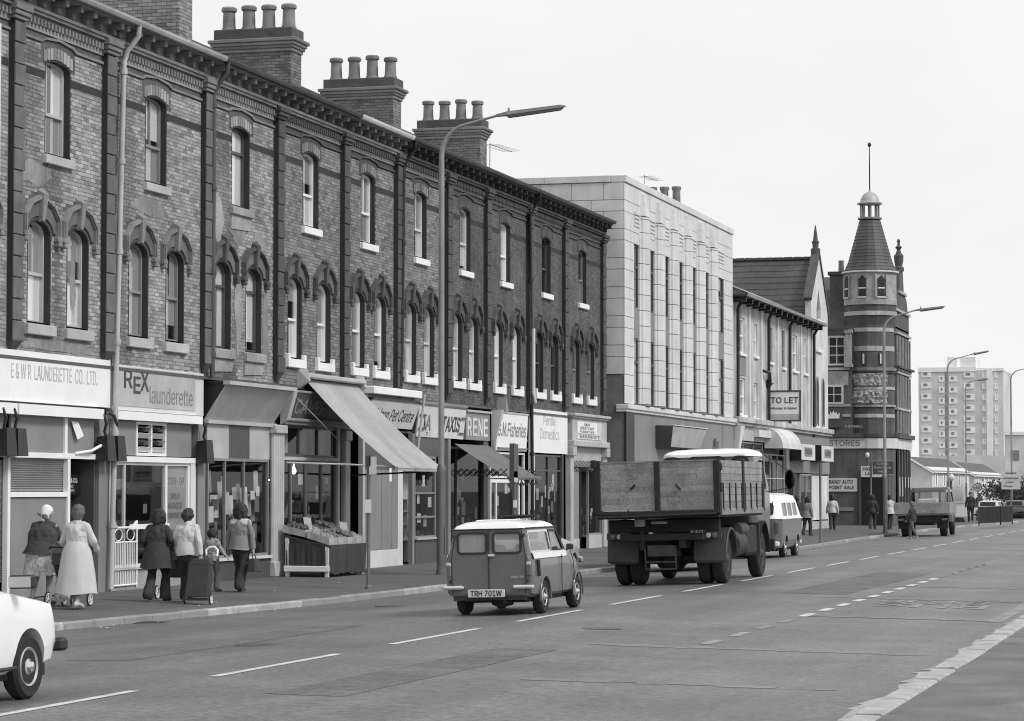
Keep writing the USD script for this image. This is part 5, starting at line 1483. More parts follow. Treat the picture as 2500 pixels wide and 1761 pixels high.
def wheel(parent, x, y, r, w, side, rim='rim_pale', rr=.6, name='wheel', cap=True):
    """A wheel on an axle along x; side +1 shows its face to the right."""
    n = 28
    t = put(lathe([(r * rr, -w / 2 + .02), (r * .9, -w / 2), (r * .97, -w / 2 + .025), (r, -w * .3), (r, w * .3), (r * .97, w / 2 - .025), (r * .9, w / 2), (r * rr, w / 2 - .02)], n, 'x', (x, y, r)), name, 'tyre', parent, smooth=35)
    s = side * w / 2
    pr = [(r * rr + .004, s - side * .03), (r * rr * .96, s - side * .006), (r * rr * .86, s - side * .02), (r * rr * .7, s - side * .05), (r * rr * .5, s - side * .035), (r * rr * .34, s - side * .01), (r * rr * .15, s + side * .012), (.01, s + side * .015)]
    put(lathe(pr if side > 0 else pr, n, 'x', (x, y, r)), 'rim', rim, t, smooth=40)
    if cap:
        put(lathe([(r * rr * .33, s - side * .01), (r * rr * .26, s + side * .02), (.01, s + side * .03)], 16, 'x', (x, y, r)), 'hub_cap', 'chrome' if rim == 'rim_pale' else rim, t, smooth=40)
    return t

def cut_arch(m, ys, r, half, depth=.32):
    for y in ys:
        for s in (-1, 1):
            c = lathe([(r, s * (half - depth)), (r, s * (half + .3))], 28, 'x', (0, y[0], y[1]))
            if c.volume < 0:
                c.invert()
            m = m - man(c)
    return m

# the grey van -------------------------------------------------------
V_ = thing('estate_van', 'small grey van with roof colour lightened for top light and twin rear doors driving away', 'van', (-11.74, 41.35, zr(-11.74)), rz=.6, roll=ROLL)
H = .72
def low(y, w, zb, zt):
    return sect(y, [(w * .86, zb), (w * .97, zb + .05), (w * 1.0, zb + .2), (w, zt - .22), (w * .985, zt - .1), (w * .93, zt - .025), (w * .8, zt), (w * .3, zt + .012)])
lower = loft([low(-.005, H * .955, .36, .97), low(.03, H * .99, .31, .985), low(.3, H, .28, .99), low(1.2, H, .28, .99), low(2.3, H, .28, .985), low(2.7, H * .995, .28, .965), low(3.0, H * .985, .29, .93), low(3.3, H * .955, .31, .86), low(3.48, H * .9, .36, .77), low(3.56, H * .82, .42, .68)])
def cab_(o):
    return loft([rring(-.70 + o, .70 - o, .0 + o, 2.66 - o, .90, .07), rring(-.675 + o, .675 - o, .0 + o, 2.58 - o, .985, .07), rring(-.595 + o, .595 - o, .025 + o, 2.06 - o, 1.37 - o * .3, .09), rring(-.60 + o, .60 - o, .02 + o, 2.06 - o, 1.392 - o * .4, .09), rring(-.56 + o, .56 - o, .06 + o, 2.0 - o, 1.445 - o, .1), rring(-.46 + o, .46 - o, .2 + o, 1.86 - o, 1.495 - o, .12), rring(-.25 + o, .25 - o, .45, 1.6, 1.525 - o, .12)])
body = man(lower) + man(cab_(0))
body = body - man(cab_(.035)) - man(mbox(-.64, .64, .05, 2.5, .5, .98))
wrear = [rrect(-.505, 1.005, -.04, 1.325, .05), rrect(.085, 1.005, .53, 1.325, .05)]
side1 = Polygon([(.13, 1.0), (1.46, 1.0), (1.43, 1.345), (.16, 1.345)]).buffer(-.03).buffer(.03)
side2 = Polygon([(1.53, 1.0), (2.36, 1.0), (2.06, 1.335), (1.53, 1.345)]).buffer(-.02).buffer(.02)
for w_ in wrear:
    body = body - man(slaby(w_, -.3, .2))
for w_ in (side1, side2):
    body = body - man(slab(w_, -1, 1))
body = body - man(slaby(rrect(-.53, 1.02, .53, 1.33, .05), 1.98, 3.0))
body = cut_arch(body, [(.83, .27), (3.1, .27)], .335, H)
bm = unman(body)
# top light put into the colour: paler above the gutter and along the shoulder
up = (bm.triangles_center[:, 2] > 1.393)
put(tri(bm.vertices, bm.faces[~up]), 'body', 'van_grey', V_, smooth=28)
put(tri(bm.vertices, bm.faces[up]), 'roof', 'van_lit', V_, smooth=28)
put(B().tube([(.612, .05, 1.392), (.612, 2.03, 1.392)], .013, 6).tube([(-.612, .05, 1.392), (-.612, 2.03, 1.392)], .013, 6).tube([(-.58, .012, 1.385), (.58, .012, 1.385)], .012, 6), 'rain_gutter', 'rubber', V_)
for s in (-1, 1):
    put(hull([(s * .722, .1, .985), (s * .722, 2.3, .985), (s * .733, .1, .9), (s * .733, 2.3, .9), (s * .69, .1, 1.0), (s * .69, 2.3, 1.0)]), 'lit_shoulder', 'van_lit', V_)  # pale strip paints the light caught along the shoulder
for w_ in wrear:
    put(slaby(w_.buffer(.02).difference(w_.buffer(-.015)), -.012, .03), 'window_seal', 'rubber', V_)
    put(slaby(w_, .008, .014), 'rear_window', 'lightened_glass', V_)
for s in (-1, 1):
    for w_, nm in ((side1, 'side_window'), (side2, 'door_window')):
        x0, x1 = .665, .607
        m = slab(w_, 0, .006)
        v = m.vertices
        xx = s * (x0 + (x1 - x0) * (v[:, 2] - 1.0) / .35 - .02) + v[:, 0]
        p = put(tri(np.c_[xx, v[:, 1], v[:, 2]], m.faces), nm, 'car_glass', V_)
        m = slab(w_.buffer(.012).difference(w_.buffer(-.025)), 0, .02)
        v = m.vertices
        xx = s * (x0 + (x1 - x0) * (v[:, 2] - 1.0) / .35 - .008) + v[:, 0] - .01
        put(tri(np.c_[xx, v[:, 1], v[:, 2]], m.faces), 'window_frame', 'chrome' if nm == 'side_window' else 'rubber', p)
    put(tube([(s * .66, 2.4, .995), (s * .6, 2.08, 1.36)], .018, 6), 'screen_pillar', 'rubber', V_)
put(quad((-.55, 2.52, 1.02), (.55, 2.52, 1.02), (.5, 2.1, 1.34), (-.5, 2.1, 1.34), .006), 'windscreen', 'car_glass', V_)
put(mbox(-.008, .008, -.016, .0, .36, 1.375), 'door_gap', 'rubber', V_)
for s in (-1, 1):
    put(tube([(s * .6, -.012, .37), (s * .62, -.008, .9), (s * .555, .012, 1.36)], .008, 5), 'door_gap', 'rubber', V_)
    put(B().rbox(s * .585 - .03, s * .585 + .03, -.035, .0, 1.255, 1.31, c=.01).rbox(s * .63 - .03, s * .63 + .03, -.035, .0, .53, .585, c=.01), 'hinge', 'rubber', V_)
    lt = put(rbox(s * .665 - .045, s * .665 + .045, -.03, .02, .63, .87, c=.02), 'tail_light', 'lens', V_)
    put(rbox(s * .665 - .04, s * .665 + .04, -.036, .0, .8, .86, c=.015), 'indicator', 'lens_pale', lt)
    bx = sorted((s * .4, s * .76))
    put(rbox(bx[0], bx[1], -.1, .02, .425, .49, c=.025), 'bumper', 'chrome', V_, smooth=30)
    put(tube([(s * .74, .32, .88), (s * .742, .36, .62)], .03, 6), 'fuel_flap' if s < 0 else 'air_vent', 'rubber', V_) if s > 0 else None
    put(tube([(s * .735, 1.92, .33), (s * .738, 1.92, .93)], .007, 5), 'door_gap', 'rubber', V_)
    put(rbox(s * .74 - .012, s * .74 + .012, 1.98, 2.1, .885, .905, c=.006), 'door_handle', 'chrome', V_)
    put(tube([(s * .73, 2.55, .98), (s * .735, 2.75, .8), (s * .73, 2.82, .5), (s * .73, 2.8, .35)], .007, 5), 'wing_seam', 'rubber', V_)
put(B().rbox(-.01, .11, -.05, -.005, .945, .985, c=.015), 'door_handle', 'chrome', V_)
pl = put(rbox(-.345, .27, -.05, -.03, .3, .425, c=.008), 'number_plate', 'plate', V_)
put(south_text(text_w('TRH 701W', .088, .52), -.3, -.051, .32), 'plate_lettering', 'rubber', pl)
put(south_text(text_w('mini 95', .035, .2), .38, -.018, .6), 'badge', 'chrome', V_)
put(mbox(-.6, .6, .02, .08, .25, .42), 'rear_valance', 'rubber', V_)
put(B().rbox(-.5, .55, .3, 3.2, .2, .34).tube([(.25, .0, .22), (.25, .5, .24)], .03, 8).add(hull([(-.05, .35, .16), (.3, .35, .16), (-.1, .3, .3), (.35, .3, .3), (.1, .3, .12)])), 'underside', 'chassis', V_)
for y, fr in ((.83, 0), (3.1, 1)):
    for s in (-1, 1):
        wheel(V_, s * (H - .085), y, .272, .165, s, 'rim_pale', .56)
        a0 = np.linspace(-.15, math.pi + .15, 13)
        put(tube([(s * (H + .004), y + .345 * math.cos(a), .27 + .345 * math.sin(a)) for a in a0], .018, 6), 'wheel_arch', 'van_grey', V_, smooth=50)
fl = put(quad((-.16, 1.35, 1.6), (.5, 1.35, 1.61), (.46, 1.62, 1.575), (-.12, 1.62, 1.565), .025), 'roof_flap', 'rubber', V_)
put(B().tube([(-.1, 1.6, 1.5), (-.1, 1.4, 1.59)], .01, 5).tube([(.42, 1.6, 1.5), (.42, 1.4, 1.59)], .01, 5), 'flap_stay', 'rubber', fl)
for k in range(4):
    put(rbox(-.34 + k * .17, -.29 + k * .17, .5, 1.75, 1.505, 1.535, c=.012), 'roof_rib', 'van_lit', V_)
put(B().box(.3, .36, 1.72, 1.78, 1.48, 1.53).box(.4, .47, 1.74, 1.84, 1.46, 1.51), 'roof_vent', 'rubber', V_)
for s in (-1, 1):
    put(rbox(s * .3 - .22, s * .3 + .22, 1.25, 1.45, .6, 1.12, c=.05), 'seat', 'seat', V_)
    put(B().rbox(s * .78 - .06, s * .78 + .06, 2.3, 2.36, 1.0, 1.1).tube([(s * .69, 2.35, .98), (s * .76, 2.34, 1.03)], .012, 5), 'door_mirror', 'rubber', V_)
put(lathe([(.155, -.012), (.175, 0), (.155, .012), (.155, -.012)], 20, 'y', (.3, 1.85, .98)), 'steering_wheel', 'rubber', V_)

# the tipper lorry --------------------------------------------------------------
T = thing('tipper_lorry', 'large tipper lorry with wooden boarded body driving away, beacon on cab', 'lorry', (-11.93, 55.1, zr(-11.93)), rz=.4, roll=ROLL)
HW = 1.3
r = random.Random(8)
def planks(face, a0, a1, z0, z1, n, name='plank'):
    """A boarded leaf of n separate planks; face('t', a, b, z, z') places one."""
    h = (z1 - z0) / n
    for k in range(n):
        cuts = [a0, a1] if k not in (1, 5) else [a0, a0 + (a1 - a0) * (.35 if k == 1 else .68), a1]
        for a, b in zip(cuts[:-1], cuts[1:]):
            put(face(a + .003, b - .003, z0 + k * h + .004, z0 + (k + 1) * h - .004, r.uniform(0, .008)), name, f'plank_{r.choice((0, 1, 1, 2))}', T)
for a0, a1 in ((-1.24, -.05), (.05, 1.22)):
    planks(lambda a, b, z, zz, e: mbox(a, b, -.03 - e, .03, z, zz), a0, a1, 1.6, 2.6, 8)
    put(B().box(a0 - .02, a1 + .02, -.045, .035, 2.6, 2.63), 'edge_strip', 'bed_rail', T)
put(B().rbox(-1.36, -1.22, -.06, .1, 1.5, 2.66, c=.015).rbox(-1.42, -1.3, -.1, .05, 2.5, 2.68, c=.02), 'corner_post', 'chassis', T)
put(B().rbox(1.2, 1.34, -.06, .12, 1.5, 2.62, c=.015).rbox(1.24, 1.38, -.02, .1, 1.95, 2.15, c=.02).rbox(1.28, 1.38, -.04, .08, 2.4, 2.55, c=.02), 'corner_post', 'chassis', T)
put(B().rbox(-.06, .06, -.07, .03, 1.52, 2.62, c=.015), 'centre_post', 'chassis', T)
for x, a in ((-.52, .5), (.45, -.6)):
    put(tube([(x - .05, -.06, 2.08 - a * .08), (x + .05, -.06, 2.08 + a * .12)], .022, 6), 'latch', 'chassis', T)
put(B().rbox(-1.3, 1.3, -.08, .1, 1.5, 1.58, c=.01).rbox(-1.3, 1.3, 0, 5.35, 1.42, 1.5, c=.01), 'bed_floor', 'chassis', T)
put(B().tube([(-1.3, -.1, 1.46), (1.25, -.1, 1.5)], .03, 8), 'tail_hinge_bar', 'chassis', T)
for s in (1, -1):
    for a0, a1 in ((.15, 2.62), (2.78, 5.25)):
        for k in range(7):
            h = 1.02 / 7
            put(mbox(s * HW - .03, s * HW + .03 + r.uniform(0, .008), a0, a1, 1.6 + k * h + .004, 1.6 + (k + 1) * h - .004), 'plank', f'plank_{r.choice((0, 1, 2))}', T)
        for k in range(4):
            y = a0 + .12 + (a1 - a0 - .24) * k / 3
            put(mbox(s * HW + (.03 if s > 0 else -.06), s * HW + (.06 if s > 0 else -.03), y - .025, y + .025, 1.55, 2.14), 'stake', 'chassis', T)
    put(rbox(s * HW - .06, s * HW + .07, 2.62, 2.78, 1.5, 2.66, c=.015), 'centre_post', 'chassis', T)
    put(rbox(s * HW - .04, s * HW + .05, .1, 5.3, 1.46, 1.6, c=.012), 'side_rail', 'bed_rail', T)
    put(rbox(s * HW - .06, s * HW + .06, 5.25, 5.36, 1.5, 2.66, c=.015), 'corner_post', 'chassis', T)
put(mbox(-1.26, 1.26, 5.27, 5.34, 1.5, 2.62), 'headboard', 'plank_0', T)
put(B().rbox(-.5, -.36, .3, 7.4, .78, 1.05).rbox(.36, .5, .3, 7.4, .78, 1.05).rbox(-.9, .9, .25, .4, .95, 1.1).box(-.6, .6, 1.3, 1.55, .45, .6).box(-.4, .4, 3, 4.2, .6, 1.4).rbox(-1.2, 1.2, .55, .65, 1.12, 1.4), 'chassis_frame', 'chassis', T)
put(lathe([(.1, -.9), (.12, -.3), (.28, -.16), (.3, 0), (.28, .16), (.12, .3), (.1, .9)], 16, 'x', (0, 1.45, .55)), 'rear_axle', 'chassis', T, smooth=40)
put(lathe([(.06, -1), (.06, 1)], 10, 'x', (0, 5.95, .5)), 'front_axle', 'chassis', T)
put(B().tube([(-.35, .2, .8), (-.35, .25, .35), (.3, .25, .35), (.3, .2, .8)], .02, 6).tube([(-.33, .22, .5), (.3, .22, .5)], .018, 6).box(-.32, .28, .3, .9, .62, .85), 'spare_carrier', 'mudguard', T)
for s in (-1, 1):
    for x in (.74, 1.05):
        wheel(T, s * x, 1.45, .535, .27, s, 'rim_dark', .56)
    wheel(T, s * 1.03, 5.95, .535, .27, s, 'rim_dark', .56)
    arc = [(1.45 + .66 * math.cos(a), .55 + .62 * math.sin(a)) for a in np.linspace(.15, math.pi + .1, 14)]
    mg = LineString(arc).buffer(.018, cap_style=2)
    xa, xb = sorted((s * .6, s * 1.27))
    put(slab(mg, xa, xb), 'mudguard', 'mudguard', T, smooth=30)
    put(tube([(s * 1.27, y, z) for y, z in arc], .03, 6), 'mudguard_rim', 'mudguard', T, smooth=50)
    put(hull([(xa, .78, 1.12), (xb, .78, 1.12), (xa, .7, .52), (xb, .7, .5), (xa, .74, 1.12), (xb, .74, 1.12), (xa, .67, .52), (xb, .67, .5), (xa + .05, .73, .46), (xb - .05, .73, .45)]), 'mud_flap', 'mudguard', T)
    arc = [(5.95 + .66 * math.cos(a), .55 + .72 * math.sin(a)) for a in np.linspace(.0, math.pi, 14)]
    xa, xb = sorted((s * .8, s * 1.24))
    put(slab(LineString(arc).buffer(.02, cap_style=2), xa, xb), 'mudguard', 'chassis', T, smooth=30)
    put(mbox(xa, xb, 5.22, 5.3, .5, 1.25), 'mud_flap', 'mudguard', T)
    br = put(mbox(min(s * .72, s * 1.24), max(s * .72, s * 1.24), .5, .56, .98, 1.12), 'light_bar', 'mudguard', T)
    for k, lk in ((0, 'lens'), (1, 'lens_pale'), (2, 'lens')):
        put(lathe([(.01, -.03), (.05, -.025), (.055, .0), (.055, .03)], 14, 'y', (s * (.82 + k * .14), .48, 1.04)), 'rear_lamp', lk, br, smooth=40)
np_ = put(mbox(.56, .9, .44, .47, .95, 1.17), 'number_plate', 'mudguard', T)
put(south_text(text_w('KAG', .075, .26), .6, .439, 1.075), 'plate_lettering', 'pale_paint', np_)
put(south_text(text_w('925 P', .075, .26), .6, .439, .975), 'plate_lettering', 'pale_paint', np_)
put(B().rbox(-.55, -.32, .1, .2, 1.25, 1.42).rbox(-.2, .15, .15, .22, 1.3, 1.36), 'pale_tag', 'bed_rail', T)
put(tube([(-.42, .3, 1.15), (-.42, .28, .75)], .05, 8), 'tow_bracket', 'chassis', T)
dr = B()
for k in range(8):
    dr.add(lathe([(.27, 2.55 + k * .12), (.3, 2.57 + k * .12), (.3, 2.64 + k * .12), (.27, 2.66 + k * .12)], 18, 'y', (.98, 0, .82)))
put(dr, 'ribbed_tank', 'mudguard', T, smooth=30)
put(lathe([(.02, 3.0), (.15, 3.02), (.16, 3.1), (.16, 3.9), (.15, 3.96), (.02, 3.98)], 16, 'y', (1.08, 0, 1.12)), 'air_tank', 'mudguard', T, smooth=40)
put(rbox(.65, 1.2, 3.75, 5.1, .55, 1.2, c=.05), 'tool_box', 'chassis', T)
# cab
def cr_(z, w, y0, y1, rr=.22):
    return rring(-w, w, y0, y1, z, rr, 7)
cabm = man(loft([cr_(.75, 1.1, 5.5, 7.5), cr_(1.5, 1.15, 5.5, 7.55), cr_(2.05, 1.13, 5.52, 7.5), cr_(2.78, 1.05, 5.6, 7.2, .3)]))
cabm = cabm - man(loft([cr_(1.3, 1.09, 5.56, 7.48), cr_(2.05, 1.07, 5.58, 7.44), cr_(2.76, .99, 5.66, 7.14, .3)]))
rw = [rrect(-1.0, 2.3, -.62, 2.76, .12), rrect(-.42, 2.3, .42, 2.76, .12), rrect(.6, 2.3, .96, 2.76, .12)]
for w_ in rw:
    cabm = cabm - man(slaby(w_, 5, 6))
cabm = cabm - man(slaby(rrect(-1.0, 2.05, 1.0, 2.65, .1), 6.9, 9))
cabm = cabm - man(slab(rrect(5.85, 2.0, 7.0, 2.62, .08), -2, 2))
cabm = cut_arch(cabm, [(5.95, .55)], .7, 1.15, .5)
put(unman(cabm), 'cab', 'car_mid', T, smooth=30)
put(loft([cr_(2.775, 1.07, 5.57, 7.22, .3), cr_(2.84, 1.06, 5.58, 7.2, .3), cr_(2.9, 1.0, 5.65, 7.12, .32), cr_(2.95, .84, 5.85, 6.95, .34), cr_(2.97, .5, 6.1, 6.7, .3)]), 'cab_roof', 'car_white', T, smooth=35)
for w_ in rw:
    put(slaby(w_.buffer(.03).difference(w_.buffer(-.02)), 5.5, 5.62), 'window_seal', 'rubber', T)
    put(slaby(w_, 5.59, 5.6), 'rear_window', 'car_glass_dim', T)
put(slab(rrect(5.85, 2.0, 7.0, 2.62, .08), 1.06, 1.07), 'door_window', 'car_glass_dim', T)
put(lathe([(.1, 2.95), (.11, 3.0), (.085, 3.02), (.085, 3.14), (.06, 3.2), (.01, 3.23)], 16, c=(.1, 6.3, 0)), 'beacon', 'lens', T, smooth=40)
put(B().rbox(-1.2, 1.2, 7.5, 7.65, .55, .85), 'front_bumper', 'chassis', T)
mr = put(tube([(1.06, 7.2, 2.82), (1.3, 7.3, 2.65), (1.62, 7.35, 2.42)], .015, 6), 'mirror_arm', 'rubber', T)
ov = Polygon([(1.63 + .12 * math.cos(a), 2.22 + .24 * math.sin(a)) for a in np.linspace(0, 2 * math.pi, 24)[:-1]])
put(slaby(ov, 7.34, 7.4), 'mirror_shell', 'rubber', mr)
put(slaby(ov.buffer(-.025), 7.325, 7.338), 'mirror_glass', 'car_glass_dim', mr)
put(tube([(1.1, 7.25, 1.95), (1.6, 7.36, 2.02)], .013, 6), 'mirror_arm', 'rubber', mr)

# cars ----------------------------------------------------------------------------
def car(name, label, loc, rz, paint, L=3.8, Wd=1.52, Hh=1.38, nose=.78, hood=.95, belt=.98, y_scr=2.55, roof=(.55, 1.95), tail=.9, round_=0.0, group=None, glassk='car_glass_dim', wr=.3, bumper='rubber', roll=0.0, upper=None):
    """A car whose tail is at local y = 0 and nose at y = L."""
    c = thing(name, label, 'car', loc, rz, group, roll=roll)
    h = Wd / 2
    def lw(y, w, zb, zt):
        e = .03 + .1 * round_
        return sect(y, [(w * .86, zb), (w * .96, zb + .05), (w * 1.0, zb + .2), (w, zt - .3), (w * (1 - e * .2), zt - .12), (w * (1 - e), zt - .03), (w * .78, zt + .01), (w * .3, zt + .04)])
    m = man(loft([lw(0, h * .86, .42, tail - .2), lw(.06, h * .95, .32, tail - .06), lw(.3, h, .27, tail), lw(.9, h, .26, belt), lw(y_scr - .3, h, .26, belt), lw(y_scr + .15, h, .26, hood + .02), lw(L - .55, h * .985, .27, hood - .07), lw(L - .16, h * .95, .31, nose + .04), lw(L - .03, h * .9, .38, nose - .07), lw(L, h * .84, .46, nose - .16)]))
    y0, y1 = roof
    cb = lambda o: loft([rring(-h * .93 + o, h * .93 - o, .12 + o + .2, y_scr + .2 - o, belt - .05, .1), rring(-h * .78 + o, h * .78 - o, y0 + o, y1 - o, Hh - .07 - o * .5, .16), rring(-h * .7 + o, h * .7 - o, y0 + .1 + o, y1 - .1 - o, Hh - .02 - o, .18), rring(-h * .4, h * .4, y0 + .35, y1 - .35, Hh - o, .15)])
    m = m + man(cb(0)) - man(cb(.03)) - man(mbox(-h * .88, h * .88, .3, y_scr, .4, belt - .02))
    wz0, wz1 = belt + .03, Hh - .09
    ss = [Polygon([(.32 + y0 * .55, wz0), (y_scr * .52, wz0), (y_scr * .52, wz1), (y0 + .08, wz1)]), Polygon([(y_scr * .52 + .07, wz0), (y_scr - .02, wz0), (y1 - .06, wz1), (y_scr * .52 + .07, wz1)])]
    for s_ in ss:
        m = m - man(slab(s_.buffer(-.02).buffer(.02), -2, 2))
    m = m - man(slaby(rrect(-h * .68, wz0 + .02, h * .68, wz1, .05), (y1 + y_scr) / 2 - .15, y_scr + .6))
    m = m - man(slaby(rrect(-h * .66, wz0 + .03, h * .66, wz1, .05), -.2, y0 + .12))
    wy = (.72, L - .72)
    m = cut_arch(m, [(wy[0], wr), (wy[1], wr)], wr * 1.2, h)
    bm = unman(m)
    put(bm, 'body', paint, c, smooth=30)
    for s_ in ss:
        for s in (-1, 1):
            q = slab(s_.buffer(-.0), 0, .005)
            v = q.vertices
            t = (v[:, 2] - belt + .05) / (Hh - .02 - belt)
            put(tri(np.c_[s * (h * .93 - (h * .15) * t - .025) + v[:, 0], v[:, 1], v[:, 2]], q.faces), 'side_window', glassk, c)
    put(quad((-h * .7, y_scr + .12, belt), (h * .7, y_scr + .12, belt), (h * .66, y1 + .02, Hh - .07), (-h * .66, y1 + .02, Hh - .07), .005), 'windscreen', glassk, c)
    put(quad((h * .68, .36, belt), (-h * .68, .36, belt), (-h * .64, y0 + .02, Hh - .08), (h * .64, y0 + .02, Hh - .08), .005), 'rear_window', glassk, c)
    for y in wy:
        for s in (-1, 1):
            wheel(c, s * (h - .1), y, wr, .17, s, 'rim_pale', .62)
    for y, s in ((-.07, -1), (L + .06, 1)):
        put(rbox(-h * 1.0, h * 1.0, y - .07, y + .07, .42, .55, c=.03), 'bumper', bumper, c)
    for s in (-1, 1):
        put(lathe([(.09, -.05), (.09, 0), (.07, .02), (.01, .03)], 14, 'y', (s * h * .68, L - .02, nose - .14)), 'headlight', 'lens_pale', c, smooth=40)
        put(rbox(s * h * .72 - .1, s * h * .72 + .1, -.02, .03, .62, .76, c=.02), 'tail_light', 'lens', c)
    put(mbox(-h * .85, h * .85, .2, L - .2, .2, .36), 'underside', 'chassis', c)
    put(B().rbox(-h * .7, -.08, 1.35, 1.55, .5, 1.1, c=.06).rbox(.08, h * .7, 1.35, 1.55, .5, 1.1, c=.06), 'seat', 'seat', c)
    return c
Cw = car('hatchback_car', 'white car in the left foreground, only bonnet and front wheel in view', (-12.06, 20.8, zr(-12.06)), 0, 'car_white', L=3.64, Wd=1.5, Hh=1.44, nose=.88, hood=1.04, belt=1.05, y_scr=2.3, roof=(.5, 1.7), wr=.31, roll=ROLL)
mm = put(rbox(.70, .96, 2.52, 2.62, 1.07, 1.2, c=.02), 'door_mirror', 'rubber', Cw)
put(mbox(.72, .94, 2.5, 2.519, 1.085, 1.185), 'mirror_glass', 'pale_paint', mm)  # pale colour stands in for what the mirror reflects
put(tube([(.757, 1.5, .32), (.757, 2.55, .32)], .02, 6), 'sill', 'rubber', Cw)
car('saloon_car', 'pale rounded old car parked by the kerb behind the small grey van', (-15.62, 56.85, zr(-15.6)), .5, 'car_white', L=3.65, Wd=1.44, Hh=1.36, nose=.84, hood=.98, belt=.95, y_scr=2.1, roof=(.55, 1.6), round_=1.0, bumper='chrome', roll=ROLL)
car('saloon_car', 'pale saloon car beyond the guard rail behind the standing man', (-16.1, 172, -.1), -8, 'car_pale', nose=.75, roll=0)
car('saloon_car', 'dark saloon car under the direction sign in the far distance', (-15.2, 182, -.12), 0, 'car_dark', roll=0)
car('saloon_car', 'white saloon car just above the guard rail beside the road sign', (-14.2, 186, -.12), 5, 'car_white', roll=0)

def box_van(name, label, loc, rz, L, Wd, Hh, lo, hi, zsplit, wy, wr, wins, cat='van', front=.5, rear=.12, roll=0.0):
    c = thing(name, label, cat, loc, rz, roll=roll)
    h = Wd / 2
    def body_(o):
        return loft([rring(-h * .9 + o, h * .9 - o, .05 + o, L - .05 - o, .32 + o, .25, 7), rring(-h + o, h - o, o, L - o, .55, .3, 7), rring(-h + o, h - o, o, L - o, zsplit, .32, 7), rring(-h * .88 + o, h * .88 - o, rear + o, L - front + o * 0 - o, Hh - .22, .34, 7), rring(-h * .8 + o, h * .8 - o, rear + .08 + o, L - front - .1 - o, Hh - .08 - o * .5, .36, 7), rring(-h * .5, h * .5, rear + .4, L - front - .5, Hh - o, .3, 7)])
    m = man(body_(0)) - man(body_(.04))
    for a, b in wins:
        m = m - man(slab(rrect(a, zsplit + .08, b, Hh - .3, .06), -2, 2))
    m = m - man(slaby(rrect(-h * .72, zsplit + .1, h * .72, Hh - .3, .08), -.5, .5)) - man(slaby(rrect(-h * .75, zsplit + .1, h * .75, Hh - .28, .08), L - .9, L + 1))
    m = cut_arch(m, [(y, wr) for y in wy], wr * 1.18, h)
    bm = unman(m)
    up = bm.triangles_center[:, 2] > zsplit
    put(tri(bm.vertices, bm.faces[~up]), 'lower_body', lo, c, smooth=30)
    put(tri(bm.vertices, bm.faces[up]), 'upper_body', hi, c, smooth=30)
    put(tube([(h + .005, .15, zsplit), (h + .005, L - .2, zsplit)], .025, 6), 'waist_strip', hi, c)
    for a, b in wins:
        for s in (-1, 1):
            q = slab(rrect(a - .01, zsplit + .07, b + .01, Hh - .29, .06), 0, .005)
            v = q.vertices
            put(tri(np.c_[s * (h - h * .12 * (v[:, 2] - zsplit) / (Hh - .22 - zsplit) - .025) + v[:, 0], v[:, 1], v[:, 2]], q.faces), 'side_window', 'car_glass_dim', c)
    put(quad((-h * .74, L - .06, zsplit + .06), (h * .74, L - .06, zsplit + .06), (h * .7, L - front + .02, Hh - .25), (-h * .7, L - front + .02, Hh - .25), .005), 'windscreen', 'car_glass_dim', c)
    put(quad((h * .74, .05, zsplit + .06), (-h * .74, .05, zsplit + .06), (-h * .7, rear + .03, Hh - .25), (h * .7, rear + .03, Hh - .25), .005), 'rear_window', 'car_glass_dim', c)
    for y in wy:
        for s in (-1, 1):
            wheel(c, s * (h - .12), y, wr, .18, s, 'rim_pale', .6)
    for y in (-.08, L + .05):
        put(rbox(-h * .95, h * .95, y - .06, y + .06, .38, .52, c=.03), 'bumper', 'car_white', c)
    put(mbox(-h * .8, h * .8, .3, L - .3, .22, .45), 'underside', 'chassis', c)
    for s in (-1, 1):
        put(rbox(s * h * .86 - .06, s * h * .86 + .06, -.03, .08, .8, 1.1, c=.02), 'tail_light', 'lens', c)
        put(lathe([(.1, -.05), (.1, 0), (.07, .03), (.01, .04)], 14, 'y', (s * h * .6, L, .85)), 'headlight', 'lens_pale', c, smooth=40)
    return c
VW = box_van('camper_van', 'two tone camper van, white above grey, beyond the lorry cab', (-14.5, 80.2, zr(-14.5)), 1.0, 4.5, 1.74, 1.98, 'car_mid', 'car_white', 1.2, (1.1, 3.5), .32, ((.55, 1.45), (1.6, 2.5), (2.65, 3.5)), front=.55)
put(mbox(.2, .5, .0, .12, 1.75, 1.95), 'roof_box', 'rubber', VW)
IC = box_van('shop_van', 'pale van parked behind the lorry with small sign board and cone on its roof', (-14.3, 66.5, zr(-14.3)), 0, 4.6, 1.9, 2.25, 'car_pale', 'car_white', 1.15, (1.0, 3.6), .33, ((.7, 2.2), (2.6, 3.7)), front=.5)
sb_ = put(mbox(-.52, .02, .5, .56, 2.36, 2.72), 'roof_sign', 'offwhite_paint', IC)
put(B().box(-.52, .02, .48, .58, 2.22, 2.36), 'sign_base', 'pale_paint', sb_)
put(south_text(text_w('Mr Softy', .07, .4), -.45, .498, 2.5), 'sign_lettering', 'dark_letter', sb_)
put(mbox(-.46, -.06, .494, .499, 2.44, 2.455), 'sign_line', 'dark_letter', sb_)
put(lathe([(.02, 2.22), (.075, 2.24), (.08, 2.7), (.06, 2.76), (.01, 2.9)], 10, c=(.17, .55, 0)), 'roof_cone', 'pale_paint', IC, smooth=30)
put(B().rbox(-.95, .95, .4, .5, 2.2, 2.28).rbox(-.95, .95, 2.0, 2.1, 2.2, 2.28), 'roof_rail', 'car_white', IC)
